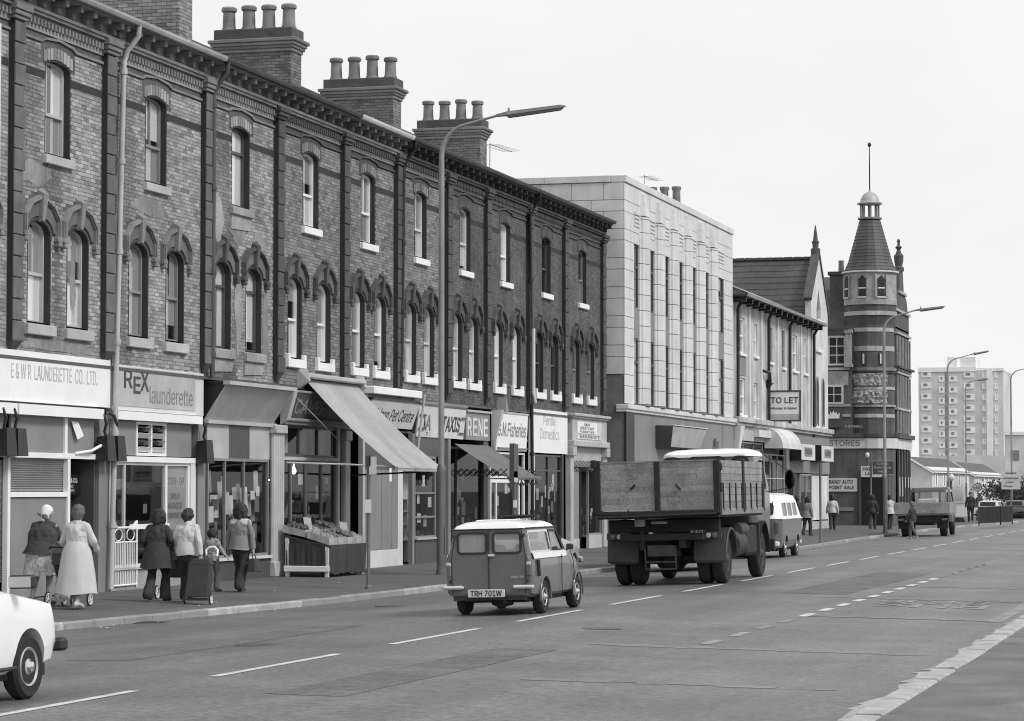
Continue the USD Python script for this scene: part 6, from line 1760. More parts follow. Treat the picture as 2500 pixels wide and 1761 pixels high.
box_van('delivery_van', 'white van at the far right edge beyond the direction sign', (-13.5, 184, -.12), 4, 4.2, 1.7, 1.95, 'car_white', 'car_white', 1.2, (.9, 3.3), .32, ((2.3, 3.1),))

# the flatbed lorry by the pub ----------------------------------------------------
Fb = thing('flatbed_lorry', 'dark dropside flatbed lorry parked at the kerb by the corner pub', 'lorry', (-13.86, 118.6, zr(-13.9)), rz=1.5, roll=-1.0)
for s in (-1, 1):
    put(rbox(s * 1.18 - .04, s * 1.18 + .04, 0, 3.6, 1.0, 1.5, c=.012), 'dropside', 'plank_2', Fb)
put(rbox(-1.2, 1.2, -.05, .03, 1.0, 1.5, c=.012), 'tailboard', 'plank_2', Fb)
put(rbox(-1.2, 1.2, 0, 3.65, .93, 1.02, c=.012), 'bed_floor', 'bed_rail', Fb)
put(rbox(-1.15, 1.15, 3.6, 3.7, 1.0, 1.5, c=.02), 'headboard', 'chassis', Fb)
put(rbox(-.4, .45, 2.4, 3.3, 1.03, 1.66, c=.05), 'load', 'pale_paint', Fb)
put(B().rbox(-.45, .45, .2, 5.2, .5, .8).box(-.9, .9, .1, .2, .6, .92), 'chassis_frame', 'chassis', Fb)
cb2 = man(loft([rring(-1.0, 1.0, 3.75, 5.5, .6, .25, 6), rring(-1.02, 1.02, 3.75, 5.55, 1.4, .25, 6), rring(-.9, .9, 3.85, 5.2, 2.05, .28, 6), rring(-.8, .8, 3.95, 5.1, 2.14, .28, 6)]))
cb2 = cb2 - man(loft([rring(-.95, .95, 3.82, 5.46, 1.0, .22, 6), rring(-.96, .96, 3.8, 5.48, 1.4, .22, 6), rring(-.84, .84, 3.9, 5.14, 2.02, .26, 6), rring(-.74, .74, 4.0, 5.05, 2.1, .26, 6)]))
for q in (rrect(-.82, 1.5, -.5, 1.95, .06), rrect(-.42, 1.5, .42, 1.95, .06), rrect(.5, 1.5, .82, 1.95, .06)):
    cb2 = cb2 - man(slaby(q, 3.5, 4.2))
cb2 = cb2 - man(slaby(rrect(-.8, 1.45, .8, 1.95, .06), 4.9, 6)) - man(slab(rrect(4.05, 1.45, 4.95, 1.95, .06), -2, 2))
put(unman(cut_arch(cb2, [(4.75, .42)], .5, 1.0)), 'cab', 'car_dark', Fb, smooth=30)
put(rbox(-.8, .8, 4.0, 5.1, 2.12, 2.17, c=.03), 'cab_roof', 'mid_paint', Fb)
put(quad((-.85, 5.45, 1.42), (.85, 5.45, 1.42), (.8, 5.18, 1.98), (-.8, 5.18, 1.98), .005), 'windscreen', 'car_glass', Fb)
for s in (-1, 1):
    wheel(Fb, s * .85, .9, .4, .3, s, 'rim_dark', .55)
    wheel(Fb, s * .9, 4.75, .4, .22, s, 'rim_dark', .55)
    put(rbox(s * .95 - .12, s * .95 + .12, -.02, .06, .7, .8, c=.02), 'tail_light', 'lens', Fb)
    put(mbox(min(s * .6, s * 1.1), max(s * .6, s * 1.1), .35, .4, .35, .9), 'mud_flap', 'chassis', Fb)
# ---------------------------------------------------------------- street furniture
def on(x, y):
    return pz(x, y) if x < kx(y) - .1 else zr(x)

def lamp(x, y, h, ax, az, bx, bz, lab, far=False):
    t = thing('street_lamp', lab, 'street lamp', (x, y, on(x, y)), group='tall lamp posts along the left pavement')
    n = 8 if far else 14
    put(lathe([(.12, 0), (.12, .1), (.1, .14), (.1, 2.45), (.098, 2.55), (.07, 2.62)], n, c=(0, 0, 0)), 'base', 'lamp_base', t, smooth=30)
    P = [(0, 0, 2.5), (0, 0, h - 1.2)]
    for k in range(7):
        a = math.pi / 2 * k / 6 * .9
        P.append((.75 * (1 - math.cos(a)), 0, h - .75 + .75 * math.sin(a)))
    P.append((ax, 0, az))
    put(tube(P, .072, n, r1=.03), 'post', 'lamp_metal', t, smooth=50)
    put(mbox(.095, .108, -.05, .05, .5, 1.1), 'access_door', 'lamp_base', t)
    d = np.array([bx - ax, 0, bz - az]); d /= np.linalg.norm(d)
    up = np.array([-d[2], 0, d[0]])
    L = math.hypot(bx - ax, bz - az)
    def pt(u, y_, v): return np.array([ax, 0, az]) + d * u + up * v + np.array([0, y_, 0])
    put(hull([pt(0, s * .04, v) for s in (-1, 1) for v in (-.025, .03)] + [pt(.3, s * .12, v) for s in (-1, 1) for v in (-.03, .055)] + [pt(L - .1, s * .1, v) for s in (-1, 1) for v in (-.02, .045)] + [pt(L, s * .07, .015) for s in (-1, 1)]), 'lantern', 'lamp_metal', t)
    put(hull([pt(.25, s * .1, -.03) for s in (-1, 1)] + [pt(.3, s * .08, -.085) for s in (-1, 1)] + [pt(L - .15, s * .08, -.07) for s in (-1, 1)] + [pt(L - .08, s * .09, -.025) for s in (-1, 1)]), 'diffuser', 'lamp_base', t)
    put(lathe([(.03, 0), (.03, .08), (.02, .11)], 10, c=pt(.32, 0, .05)), 'photocell', 'lamp_metal', t)
    return t
lamp(-18.45, 60.75, 10.7, 1.35, 10.86, 3.05, 11.02, 'tall concrete grey lamp post standing in front of the taxi office')
lamp(-16.3, 124.6, 10.1, 1.4, 10.3, 2.85, 10.46, 'lamp post in front of the banded corner pub', True)
lamp(-20.4, 190, 11.2, 1.6, 11.45, 2.95, 11.7, 'faint distant lamp post against the tower block', True)
lamp(-18.1, 215, 11.4, 1.1, 11.5, 2.6, 11.6, 'faint tall lamp post near the right edge beyond the direction sign', True)
lamp(-25.7, 255, 12.2, .9, 12.25, 2.2, 12.4, 'faintest small lamp post just right of the tower block centre', True)

def stop_pole(x, y, h, lab, plates, w=.04):
    t = thing('stop_pole', lab, 'pole', (x, y, on(x, y)))
    put(tube([(0, 0, 0), (0, 0, h)], w, 10), 'post', 'lamp_base', t, smooth=50)
    put(lathe([(w + .03, 0), (w + .03, .05), (w, .08)], 10), 'collar', 'lamp_base', t)
    for a, b, c, d, lk in plates:
        put(mbox(a, b, -.05, -.035, c, d), 'plate', lk, t)
    return t
stop_pole(-17.36, 52.05, 2.72, 'slim dark pole with small white plates at the kerb before the stall', ((.03, .18, 2.33, 2.7, 'offwhite_paint'), (-.06, .07, 1.55, 1.82, 'paper'), (-.05, .06, 2.5, 2.72, 'dark_paint')))
stop_pole(-16.55, 60.4, 3.1, 'dark flat topped pole rising behind the small grey van', ((-.11, .0, 2.0, 3.1, 'dark_paint'), (0, .1, 2.3, 3.08, 'mid_paint'), (.0, .09, 2.2, 2.45, 'paper'), (-.02, .07, 1.6, 1.78, 'paper')))
stop_pole(-15.6, 100.6, 3.0, 'bare dark pole at the kerb between camper van and pub', (), .045)
t = thing('road_sign', 'dark rectangular direction sign in front of the pub doorway', 'sign', (-18.5, 136, on(-18.5, 136)))
put(tube([(0, 0, 0), (0, 0, 3.4)], .05, 8), 'post', 'lamp_base', t, smooth=50)
put(mbox(-.06, .06, -.06, .06, .0, .5), 'post_base', 'lamp_base', t)
put(mbox(.1, 1.15, -.09, -.05, 2.75, 3.45), 'board', 'dark_paint', t)
for k, s in enumerate(('Civic', 'Entrance', 'Hall')):
    w_ = .13 * len(s) ** .9
    put(south_text(text_w(s, .11, w_), .62 - w_ / 2, -.094, 3.26 - k * .2), 'lettering', 'pale_paint', t)
put(B().box(.1, 1.15, -.095, -.09, 3.43, 3.45).box(.1, 1.15, -.095, -.09, 2.75, 2.77), 'border', 'pale_paint', t)
put(tube([(.9, 0, 0), (.9, 0, 2.8)], .045, 8), 'post', 'lamp_base', t, smooth=50)
put(mbox(-.02, .06, -.07, -.05, 1.55, 1.75), 'plate', 'paper', t)
t = thing('speed_sign', 'round white speed limit sign with 40 behind the standing man', 'sign', (-15.45, 160, 0))
put(tube([(0, 0, 0), (0, 0, 2.35)], .035, 8), 'post', 'lamp_base', t)
put(lathe([(.26, -.02), (.26, .0), (.01, .0)], 24, 'y', (0, -.05, 2.12)), 'disc', 'offwhite_paint', t)
put(lathe([(.2, -.078), (.27, -.078), (.27, -.07), (.2, -.07), (.2, -.078)], 24, 'y', (0, 0, 2.12)), 'border', 'mid_paint', t)
put(south_text(text_w('40', .18, .26), -.13, -.085, 2.03), 'lettering', 'dark_letter', t)
t = thing('direction_sign', 'white lane direction board with arrows on a post', 'sign', (-14.78, 175, 0))
put(tube([(0, 0, 0), (0, 0, 2.95)], .05, 8), 'post', 'lamp_base', t)
put(mbox(-.6, .6, -.1, -.05, 2.0, 2.95), 'board', 'offwhite_paint', t)
put(mbox(-.35, .35, -.1, -.05, 3.0, 3.08), 'top_plate', 'dark_paint', t)
for z, s in ((2.68, 'Cleethorpes'), (2.42, 'Centre'), (2.15, 'Docks')):
    put(south_text(text_w(s, .09, .1 * len(s) ** .85), -.3, -.104, z), 'lettering', 'dark_letter', t)
for z in (2.7, 2.2):
    put(hull([(-.5, -.104, z), (-.34, -.104, z + .09), (-.34, -.104, z - .05), (-.5, -.102, z), (-.34, -.102, z + .09), (-.34, -.102, z - .05)]), 'arrow', 'dark_letter', t)
t = thing('beacon_post', 'globe lamp on a dark post above the flatbed lorry cab', 'beacon', (-15.95, 150, 0))
put(tube([(0, 0, 0), (0, 0, 2.5)], .06, 8), 'post', 'dark_paint', t)
put(lathe([(.03, 2.45), (.14, 2.5), (.2, 2.62), (.19, 2.72), (.12, 2.82), (.02, 2.86)], 16), 'globe', 'offwhite_paint', t, smooth=60)
t = thing('guard_rail', 'dark pedestrian guard railing along the kerb of the far corner', 'railing', (-14.1, 146, 0), world=True)
for k, (a, b, c, d) in enumerate(((-14.05, 146, -13.3, 150.5), (-13.3, 150.5, -12.95, 154), (-12.5, 160, -12.0, 166), (-12.0, 166, -11.3, 172))):
    z0 = .02
    put(tube([(a, b, z0), (a, b, 1.08)], .04, 6), 'rail_post', 'iron', t)
    put(tube([(c, d, z0), (c, d, 1.08)], .04, 6), 'rail_post', 'iron', t)
    put(B().tube([(a, b, 1.05), (c, d, 1.05)], .03, 6).tube([(a, b, .18), (c, d, .18)], .025, 6), 'rail', 'iron', t)
    for j in range(1, 26):
        u = j / 26
        x, y = a + (c - a) * u, b + (d - b) * u
        put(tube([(x, y, .18), (x, y, 1.05)], .028, 4), 'baluster', 'iron', t)
t = thing('low_wall', 'low pale garden wall running behind the guard railing', 'wall', (-14, 190, 0), world=True)
put(mbox(-40, -9, 196, 196.4, -.2, 1.0), 'wall_face', 'hazed_brick', t)
put(mbox(-40, -9, 195.95, 196.45, 1.0, 1.08), 'coping', 'pale_paint', t)
put(hull([(x * .35 - 16.9, 163.6 + y * .3, z) for x, y, z in ((-1, -1, .02), (1, -1, .02), (1, 1, .02), (-1, 1, .02), (-.7, -.6, .3), (.7, -.5, .28), (.6, .7, .3), (-.6, .6, .34))]), 'rubbish_bag', 'rubber', label='dark bag lying by the feet of the man near the railing', cat='bag')

# ---------------------------------------------------------------- the greengrocer's stall
look('crate_wood', .36, .85, .2, 6, obj=True, dirt=.3, dsc=3)
look('fruit_pale', .38, .6, .2, 20, isl=.35)
look('fruit_dark', .12, .6, .2, 20, isl=.5)
look('fruit_mid', .24, .6, .2, 20, isl=.45)
look('cloth_dark', .045, .95, .25, 3, (6, 6, .6), fine=.2)
S_ = thing('market_stall', 'trestle stall with dark cloth and white lower bar in front of the greengrocer', 'market stall', (-20.8, 59.2, 0), world=True)
put(hull([(-21.35, 57.9, .95), (-20.25, 57.9, .72), (-20.25, 60.5, .72), (-21.35, 60.5, .95), (-21.35, 57.9, .91), (-20.25, 57.9, .68), (-20.25, 60.5, .68), (-21.35, 60.5, .91)]), 'stall_top', 'cloth_dark', S_)
for x, y in ((-21.28, 57.95), (-20.32, 57.95), (-21.28, 60.42), (-20.32, 60.42)):
    put(rbox(x - .045, x + .045, y - .045, y + .045, pz(x, y), .7 if x > -21 else .9, c=.01), 'leg', 'offwhite_paint', S_)
put(rbox(-21.34, -20.24, 57.86, 57.9, .12, .25, c=.01), 'lower_bar', 'white_paint', S_)
def drape(a, b, z0, z1, amp, seed):
    a, b = np.array(a, float), np.array(b, float)
    n = 40
    nr = np.array([b[1] - a[1], a[0] - b[0]]); nr = nr / np.linalg.norm(nr)
    V, F = [], []
    for i in range(n + 1):
        u = i / n
        w = amp * (math.sin(u * 21 + seed) + .6 * math.sin(u * 47 + 2 * seed))
        p = a + (b - a) * u
        for j, (z, k) in enumerate(((z1, .1), ((z0 + z1) / 2, .7), (z0 + .02 * math.sin(u * 30), 1.2))):
            V.append((p[0] + nr[0] * (w * k + .02), p[1] + nr[1] * (w * k + .02), z))
    for i in range(n):
        for j in range(2):
            q = i * 3 + j
            F += [(q, q + 1, q + 4), (q, q + 4, q + 3)]
    return tri(V, F)
put(drape((-21.3, 57.93), (-20.3, 57.93), .24, .76, .01, 1), 'front_cloth', 'cloth_dark', S_, smooth=True)
put(drape((-20.25, 57.95), (-20.25, 60.5), .06, .73, .025, 2), 'side_cloth', 'cloth_dark', S_, smooth=True)
r = random.Random(77)
kinds = (('fruit_pale', 'pale round fruit'), ('fruit_dark', 'dark leafy vegetables'), ('fruit_mid', 'mixed grey fruit'), ('fruit_pale', 'large pale fruit'), ('fruit_mid', 'small mottled vegetables'), ('fruit_dark', 'dark round fruit'), ('fruit_pale', 'pale bagged fruit'), ('fruit_mid', 'heaped mid grey vegetables'))
spots = ('nearest the kerb at the street end', 'at the street end against the shop', 'second along the kerb side', 'second along the shop side', 'third along the kerb side', 'third along the shop side', 'last along the kerb side', 'last along the shop side')
for k in range(8):
    row, col = k % 2, k // 2
    x0 = -20.78 if row == 0 else -21.36
    y0 = 57.92 + col * .64
    zb = .745 if row == 0 else .9
    c = thing('fruit_crate', f'shallow crate of {kinds[k][1]}, {spots[k]} of the stall', 'crate', (x0 + .25, y0 + .29, zb), group=None)
    sl = -.3 if row == 0 else -.22
    tilt = lambda m: tri(np.c_[m.vertices[:, 0], m.vertices[:, 1], m.vertices[:, 2] + .06 + sl * (m.vertices[:, 0])], m.faces)
    put(tilt(mbox(-.26, .26, -.29, .29, 0, .02)), 'base', 'crate_wood', c)
    for a in ((-.27, -.25, -.3, .3), (.25, .27, -.3, .3), (-.25, .25, -.3, -.28), (-.25, .25, .28, .3)):
        put(tilt(mbox(a[0], a[1], a[2], a[3], .0, .16)), 'side', 'crate_wood', c)
    fr = B()
    R_ = .045 if k not in (3, 7) else .062
    for q in range(46):
        s = trimesh.creation.icosphere(1, R_ * r.uniform(.85, 1.15))
        x, y = r.uniform(-.2, .2), r.uniform(-.23, .23)
        s.vertices += (x, y, .1 + r.uniform(0, .09) * (1 - (abs(x) + abs(y))) + (.06 if k % 3 == 1 else 0))
        fr.add(tilt(s))
    put(fr, 'fruit', kinds[k][0], c, smooth=60, kind='stuff')
for k, (x, y, z, lab) in enumerate(((-20.95, 58.5, 1.12, 'leaning white price card standing among the fruit, nearer one'), (-20.55, 59.9, 1.0, 'white price card at the far end of the fruit stall'))):
    put(quad((x - .1, y, z - .12), (x + .08, y, z - .14), (x + .02, y + .03, z + .22), (x - .16, y + .03, z + .24), .01), 'price_card', 'paper', label=lab, cat='card')
for k, (x, y, h) in enumerate(((-20.6, 60.72, .42), (-20.95, 60.8, .5))):
    put(hull([(x - .18, y - .16, pz(x, y)), (x + .18, y - .15, pz(x, y)), (x + .17, y + .17, pz(x, y)), (x - .17, y + .16, pz(x, y)), (x - .14, y - .12, h), (x + .12, y - .12, h - .04), (x + .1, y + .12, h), (x - .12, y + .1, h + .03)]), 'produce_sack', 'cloth_dark' if k else 'mid_paint', label='dark sack standing at the far end of the stall' if k else 'grey sack beside the far leg of the stall', cat='sack')

# ---------------------------------------------------------------- people
look('skin', .30, .55, .06, 12, obj=True)
look('hair_dark', .025, .7, .3, 14, obj=True, fine=.3, bump=.6, bsc=50)
look('hair_grey', .11, .7, .3, 14, obj=True, fine=.3, bump=.6, bsc=50)
look('scarf_pale', .66, .85, .08, 8, obj=True)
look('cardigan', .05, .95, .2, 10, obj=True, fine=.25)
look('coat_pale', .50, .9, .08, 5, obj=True, fine=.06)
look('jacket_dark', .04, .9, .2, 8, obj=True, fine=.2)
look('jacket_pale', .50, .85, .08, 6, obj=True, fine=.05)
look('jacket_mid', .20, .9, .12, 8, obj=True, fine=.3, fsc=90)
look('yoke_pale', .52, .9, .06, 6, obj=True)
look('trousers_dark', .035, .9, .2, 6, obj=True)
look('trousers_mid', .10, .9, .2, 6, obj=True)
look('skirt_print', .45, .9, .2, 4, obj=True, fine=.45, fsc=22)
look('shoe_dark', .03, .5, .2, 6, obj=True)
look('shoe_pale', .5, .5, .1, 6, obj=True)
look('checked', .24, .9, .2, 6, obj=True, fine=.6, fsc=16)
look('bag_dark', .035, .8, .25, 6, obj=True, fine=.2)
look('bag_print', .42, .9, .25, 10, obj=True, fine=.5, fsc=18)

def ball(p, r_):
    return m3.Manifold.sphere(r_, 12).translate(tuple(map(float, p)))

def bones(L):
    parts = []
    for a, ra, b, rb in L:
        parts.append(m3.Manifold.batch_hull([ball(a, ra), ball(b, rb)]))
    return m3.Manifold.batch_boolean(parts, m3.OpType.Add)

def soft(m, L=.035, it=8, fold=0.0, seed=0):
    q = unman(m.refine_to_length(L))
    q = trimesh.Trimesh(q.vertices, q.faces, process=True)
    trimesh.smoothing.filter_taubin(q, iterations=it)
    if fold:
        n = meshkit.fbm(q.vertices * [15, 15, 4.5] + seed * 3.7, 3, seed) - .5
        q.vertices = q.vertices + q.vertex_normals * (n * fold)[:, None]
    return q

def skirt(rings, n=28, fold=.05, k=7, seed=0):
    """A flared garment lofted through (z, half width, half depth, centre y) rings, with folds that deepen downwards."""
    R = []
    for i, (z, a, b, cy) in enumerate(rings):
        f = fold * i / (len(rings) - 1)
        P = []
        for j in range(n):
            t = 2 * math.pi * j / n
            w = 1 + f * math.sin(k * t + seed) + f * .5 * math.sin((k * 2 + 1) * t + 2 * seed)
            P.append((a * w * math.cos(t), cy + b * w * math.sin(t), z + (.012 * math.sin(3 * t + seed) if i == len(rings) - 1 else 0)))
        R.append(np.array(P))
    return loft(R)

def person(label, loc, rz=0, s=1.0, step=.22, step_sign=1, arms=None, lean=0.0, top='jacket_dark', top_hem=.86, top_flare=0.0, legs='trousers_dark', flare=.0, skirt_=None, hair='hair_dark', hair_r=1.0, shoe='shoe_dark', wide=1.0, yoke=None, group=None, detail=True, seed=1, scarf=None, sleeve=1.0, bob=0.0):
    """A clothed figure; y is its forward direction. arms: {side: (elbow, wrist)} in body units for a height of about 1.72."""
    c = thing('person', label, 'person', (loc[0], loc[1], on(loc[0], loc[1])), rz, group)
    V3 = lambda *a: np.array(a, float)
    hip = V3(0, 0, .92)
    lf = lambda z: lean * max(0, z - .9)
    sh = {q: V3(q * .185 * (wide * .4 + .6), lf(1.4) - .01, 1.372) for q in (-1, 1)}
    J = {}
    for q in (-1, 1):
        st = step * step_sign * q
        hp = V3(q * .095, 0, .90)
        kn = V3(q * .1, .5 * st + (.06 if st > 0 else .05), .50)
        an = V3(q * .09, st - (.02 if st > 0 else .06), .085 if st > 0 else .13)
        toe = an + V3(q * .03, .16, -.045 if st > 0 else -.075)
        J[q] = (hp, kn, an, toe)
    if arms is None:
        arms = {}
    A = {}
    for q in (-1, 1):
        e, w = arms.get(q, ((.25, .0 - .1 * step_sign * q * step * 3, 1.12), (.27, .08 + -.16 * step_sign * q * step * 3, .87)))
        A[q] = (sh[q], V3(q * e[0], e[1] + lf(e[2]), e[2]), V3(q * w[0], w[1] + lf(w[2]), w[2]))
    head = V3(0, lf(1.6) + .03, 1.60)
    neck = V3(0, lf(1.45), 1.45)
    # body: one continuous surface
    L = [(neck, .058, head - V3(0, .02, .06), .06), (V3(0, lf(1.3) + .01, 1.31), .1, neck, .056), (hip, .11, V3(0, lf(1.15), 1.15), .095), (V3(0, lf(1.15), 1.15), .095, V3(0, lf(1.31) + .01, 1.31), .1),
         (V3(-.1, lf(1.35), 1.345), .06, V3(.1, lf(1.35), 1.345), .06), (head + V3(0, -.015, .025), .093, head + V3(0, .03, -.055), .07), (head + V3(0, .03, -.06), .05, head + V3(0, .055, -.09), .03),
         (head + V3(0, .095, .005), .012, head + V3(0, .115, -.03), .016)]
    for q in (-1, 1):
        L += [(head + V3(q * .088, .0, .0), .022, head + V3(q * .09, -.005, -.035), .014)]
        L += [(A[q][0], .05, A[q][1], .042), (A[q][1], .044, A[q][2], .03)]
        hp, kn, an, toe = J[q]
        L += [(hp, .095, kn, .062), (kn, .06, an, .04), (an, .045, an + V3(0, -.03, -.045), .035), (an + V3(0, 0, -.03), .038, toe, .03)]
        d = A[q][2] - A[q][1]; d /= np.linalg.norm(d)
        side = np.cross(d, V3(0, 1, 0)) if abs(d[1]) < .9 else V3(1, 0, 0)
        side /= np.linalg.norm(side)
        fw = np.cross(side, d)
        w = A[q][2]
        pm = w + d * .07
        for k in range(3):
            L.append((w, .027, pm + fw * (.026 * (k - 1)), .016))
        if detail:
            for k in range(4):
                b0 = pm + fw * (.03 * (1.5 - k) * .72)
                l1 = (.034, .04, .037, .028)[k]
                m_ = b0 + d * l1
                L.append((b0, .0105, m_, .0095))
                L.append((m_, .0095, m_ + (d * .8 - side * q * .5) * l1 * .9, .008))
            L.append((w + d * .025 + fw * .02, .012, w + d * .06 + fw * .055, .0105))
            L.append((w + d * .06 + fw * .055, .0105, w + d * .09 + fw * .05 - side * q * .02, .009))
    body = soft(bones(L), .03 if detail else .05, 5)
    def fin(m):
        return tri(m.vertices * s, m.faces)
    put(fin(body), 'body', 'skin', c, smooth=True)
    if detail:
        for q in (-1, 1):
            e_ = trimesh.creation.icosphere(1, .011); e_.vertices += head + V3(q * .034, .088, .012)
            put(fin(e_), 'eye', 'rubber', c, smooth=True)
    # trousers or legs
    if legs:
        L = [(hip + V3(0, 0, .03), .145 * wide, hip + V3(0, 0, -.06), .15 * wide)]
        for q in (-1, 1):
            hp, kn, an, toe = J[q]
            L += [(hp, .115 * (wide * .6 + .4), kn, .08), (kn, .078, an + V3(0, -.01, .0), .066 + flare)]
        tm = soft(bones(L), .035, 5, .04, seed)
        tm.vertices[:, 2] = np.maximum(tm.vertices[:, 2], .045 + .012 * np.sin(tm.vertices[:, 0] * 40))
        put(fin(tm), 'trousers', legs, c, smooth=True)
    for q in (-1, 1):
        hp, kn, an, toe = J[q]
        L = [(an + V3(0, -.035, -.035), .046, an + V3(0, .05, -.03), .046), (an + V3(0, .05, -.035), .045, toe + V3(0, .02, .0), .036), (an + V3(0, -.04, -.05), .03, an + V3(0, -.04, -.06), .028)]
        sm = soft(bones(L), .035, 4)
        sm.vertices[:, 2] = np.maximum(sm.vertices[:, 2], .0)
        put(fin(sm), 'shoe', shoe, c, smooth=True)
    # upper garment
    W_ = wide
    L = [(V3(-.1 * W_, lf(1.35) - .01, 1.33), .1, V3(.1 * W_, lf(1.35) - .01, 1.33), .1), (V3(0, lf(1.3) - .02, 1.3), .14, V3(0, lf(1.15) - .02, 1.15), .13), (V3(-.07 * W_, lf(1.2) - .01, 1.22), .125 * W_, V3(.07 * W_, lf(1.2) - .01, 1.22), .125 * W_), (V3(-.06 * W_, lf(1.0), 1.02), .125 * W_, V3(.06 * W_, lf(1.0), 1.02), .125 * W_),
         (V3(-.07 * W_, lf(1.2), 1.22), .125 * W_, V3(-.06 * W_, 0, 1.0), .125 * W_), (V3(.07 * W_, lf(1.2), 1.22), .125 * W_, V3(.06 * W_, 0, 1.0), .125 * W_), (V3(-.11 * W_, lf(1.36), 1.36), .09, V3(-.07 * W_, lf(1.2), 1.2), .12 * W_), (V3(.11 * W_, lf(1.36), 1.36), .09, V3(.07 * W_, lf(1.2), 1.2), .12 * W_),
         (V3(0, lf(1.36), 1.38), .1, neck - V3(0, .005, .0), .072), (V3(0, lf(1.2), 1.2), .14 * W_, V3(0, 0, 1.0), .14 * W_)]
    if top_hem < .95 and not top_flare:
        L += [(V3(-.06 * W_, 0, 1.0), .125 * W_, V3(-.05 * W_, 0, top_hem + .12), .125 * W_), (V3(.06 * W_, 0, 1.0), .125 * W_, V3(.05 * W_, 0, top_hem + .12), .125 * W_)]
    for q in (-1, 1):
        e = A[q][1] + (A[q][2] - A[q][1]) * sleeve * .93
        L += [(A[q][0] - V3(q * .02, 0, .0), .07, A[q][1], .062), (A[q][1], .062, e, .05), (neck - V3(0, .01, .03), .062, A[q][0] - V3(q * .03, 0, -.01), .062)]
    tp = soft(bones(L), .026 if detail else .055, 6, .042, seed + 3)
    tp_path = put(fin(tp), 'jacket' if 'jacket' in top else ('cardigan' if top == 'cardigan' else 'coat' if 'coat' in top else 'shirt'), top, c, smooth=True)
    if top_flare:
        put(fin(skirt([(1.12, .175 * W_, .15 * W_, lf(1.12) - .01), (.95, .205 * W_ + top_flare * .3, .185 * W_ + top_flare * .2, -.01), ((.95 + top_hem) / 2, .21 * W_ + top_flare * .7, .18 * W_ + top_flare * .5, 0), (top_hem, .215 * W_ + top_flare, .19 * W_ + top_flare * .8, -.01)], fold=.035, seed=seed)), 'coat_skirt' if top_hem < .5 else 'jacket_skirt', top, c, smooth=40)
    elif top_hem < .9 and not skirt_:
        put(fin(skirt([(1.1, .165 * W_, .14 * W_, lf(1.1) - .01), (1.0, .197 * W_, .168 * W_, -.005), (top_hem + .03, .2 * W_, .175 * W_, -.012), (top_hem, .19 * W_, .168 * W_, -.012)], fold=.03, seed=seed)), 'jacket_hem', top, c, smooth=40)
    if skirt_:
        lk, hem, hw, hd = skirt_
        put(fin(skirt([(.97, .15 * W_, .13 * W_, 0), (.88, .2 * W_, .185 * W_, 0), ((.9 + hem) / 2, (.21 * W_ + hw) / 2 + .01, (.19 * W_ + hd) / 2, 0), (hem, hw, hd, -.02)], fold=.07, k=6, seed=seed)), 'skirt', lk, c, smooth=45)
    if yoke:
        L = [(neck - V3(0, .012, .03), .075, V3(q * .165, lf(1.38) - .012, 1.375), .075) for q in (-1, 1)] + [(V3(-.12, lf(1.36) - .02, 1.35), .09, V3(.12, lf(1.36) - .02, 1.35), .09)]
        put(fin(soft(bones(L), .035, 5)), 'yoke', yoke, c, smooth=True)
    # hair
    if scarf:
        L = [(head + V3(0, -.03, .05), .105, head + V3(0, .02, .045), .1), (head + V3(0, -.05, .02), .1, neck + V3(0, -.06, .04), .05)]
        put(fin(soft(bones(L), .03, 3, .012, seed)), 'headscarf', scarf, c, smooth=True)
        put(fin(soft(bones([(head + V3(-.05, -.14, -.03), .03, head + V3(-.09, -.16, -.0), .02), (head + V3(0.02, -.12, -.06), .06, head + V3(.05, -.13, -.09), .035)]), .02, 3)), 'hair', 'hair_grey', c, smooth=True)
    else:
        hr = hair_r
        L = [(head + V3(0, -.025, .045), .1 * hr, head + V3(0, .02, .05), .096 * hr), (head + V3(-.03, -.04, -.0), .085 * hr, head + V3(.03, -.04, -.0), .085 * hr), (head + V3(0, -.05, .0), .08 * hr, head + V3(0, -.06, -.06 - bob), .07 * hr)]
        if hr > 1.05:
            L += [(head + V3(q * .06, -.02, .02), .075 * hr, head + V3(q * .07, -.03, -.06 - bob), .06 * hr) for q in (-1, 1)]
        put(fin(soft(bones(L), .02, 3, .075, seed + 9)), 'hair', hair, c, smooth=True)
    return c

person('woman in a headscarf, dark cardigan and pale print skirt, leaning on a pushchair', (-20.35, 43.0), -4, 1.0, .1, 1, {1: ((.30, .12, 1.13), (.33, .38, .98)), -1: ((.30, .1, 1.12), (.26, .34, 1.0))}, .22, 'cardigan', .9, .03, None, skirt_=('skirt_print', .52, .33, .27), scarf='scarf_pale', wide=1.42, seed=2)
person('woman in a long pale coat seen from behind beside the pushchair', (-19.15, 41.85), 2, 1.02, .16, -1, {1: ((.27, .02, 1.13), (.25, .24, .98)), -1: ((.26, .02, 1.12), (.24, .24, .98))}, .02, 'coat_pale', .26, .135, None, hair='hair_grey', shoe='shoe_pale', wide=1.02, seed=3)
person('woman in a dark flared jacket and dark flared trousers', (-19.05, 45.1), 3, .96, .2, 1, {1: ((.29, -.06, 1.15), (.25, .16, .98)), -1: ((.29, -.06, 1.15), (.25, .16, .98))}, .02, 'jacket_dark', .62, .1, 'trousers_dark', .045, hair='hair_dark', hair_r=1.14, bob=.03, wide=1.08, seed=4)
person('man in a pale zip jacket and dark trousers pulling a shopping trolley', (-18.5, 45.15), 4, .97, .16, -1, {1: ((.26, -.1, 1.13), (.3, -.12, .86)), -1: ((.26, .02, 1.12), (.27, .2, .92))}, .0, 'jacket_pale', .86, 0, 'trousers_dark', .02, hair='hair_dark', wide=1.1, seed=5)
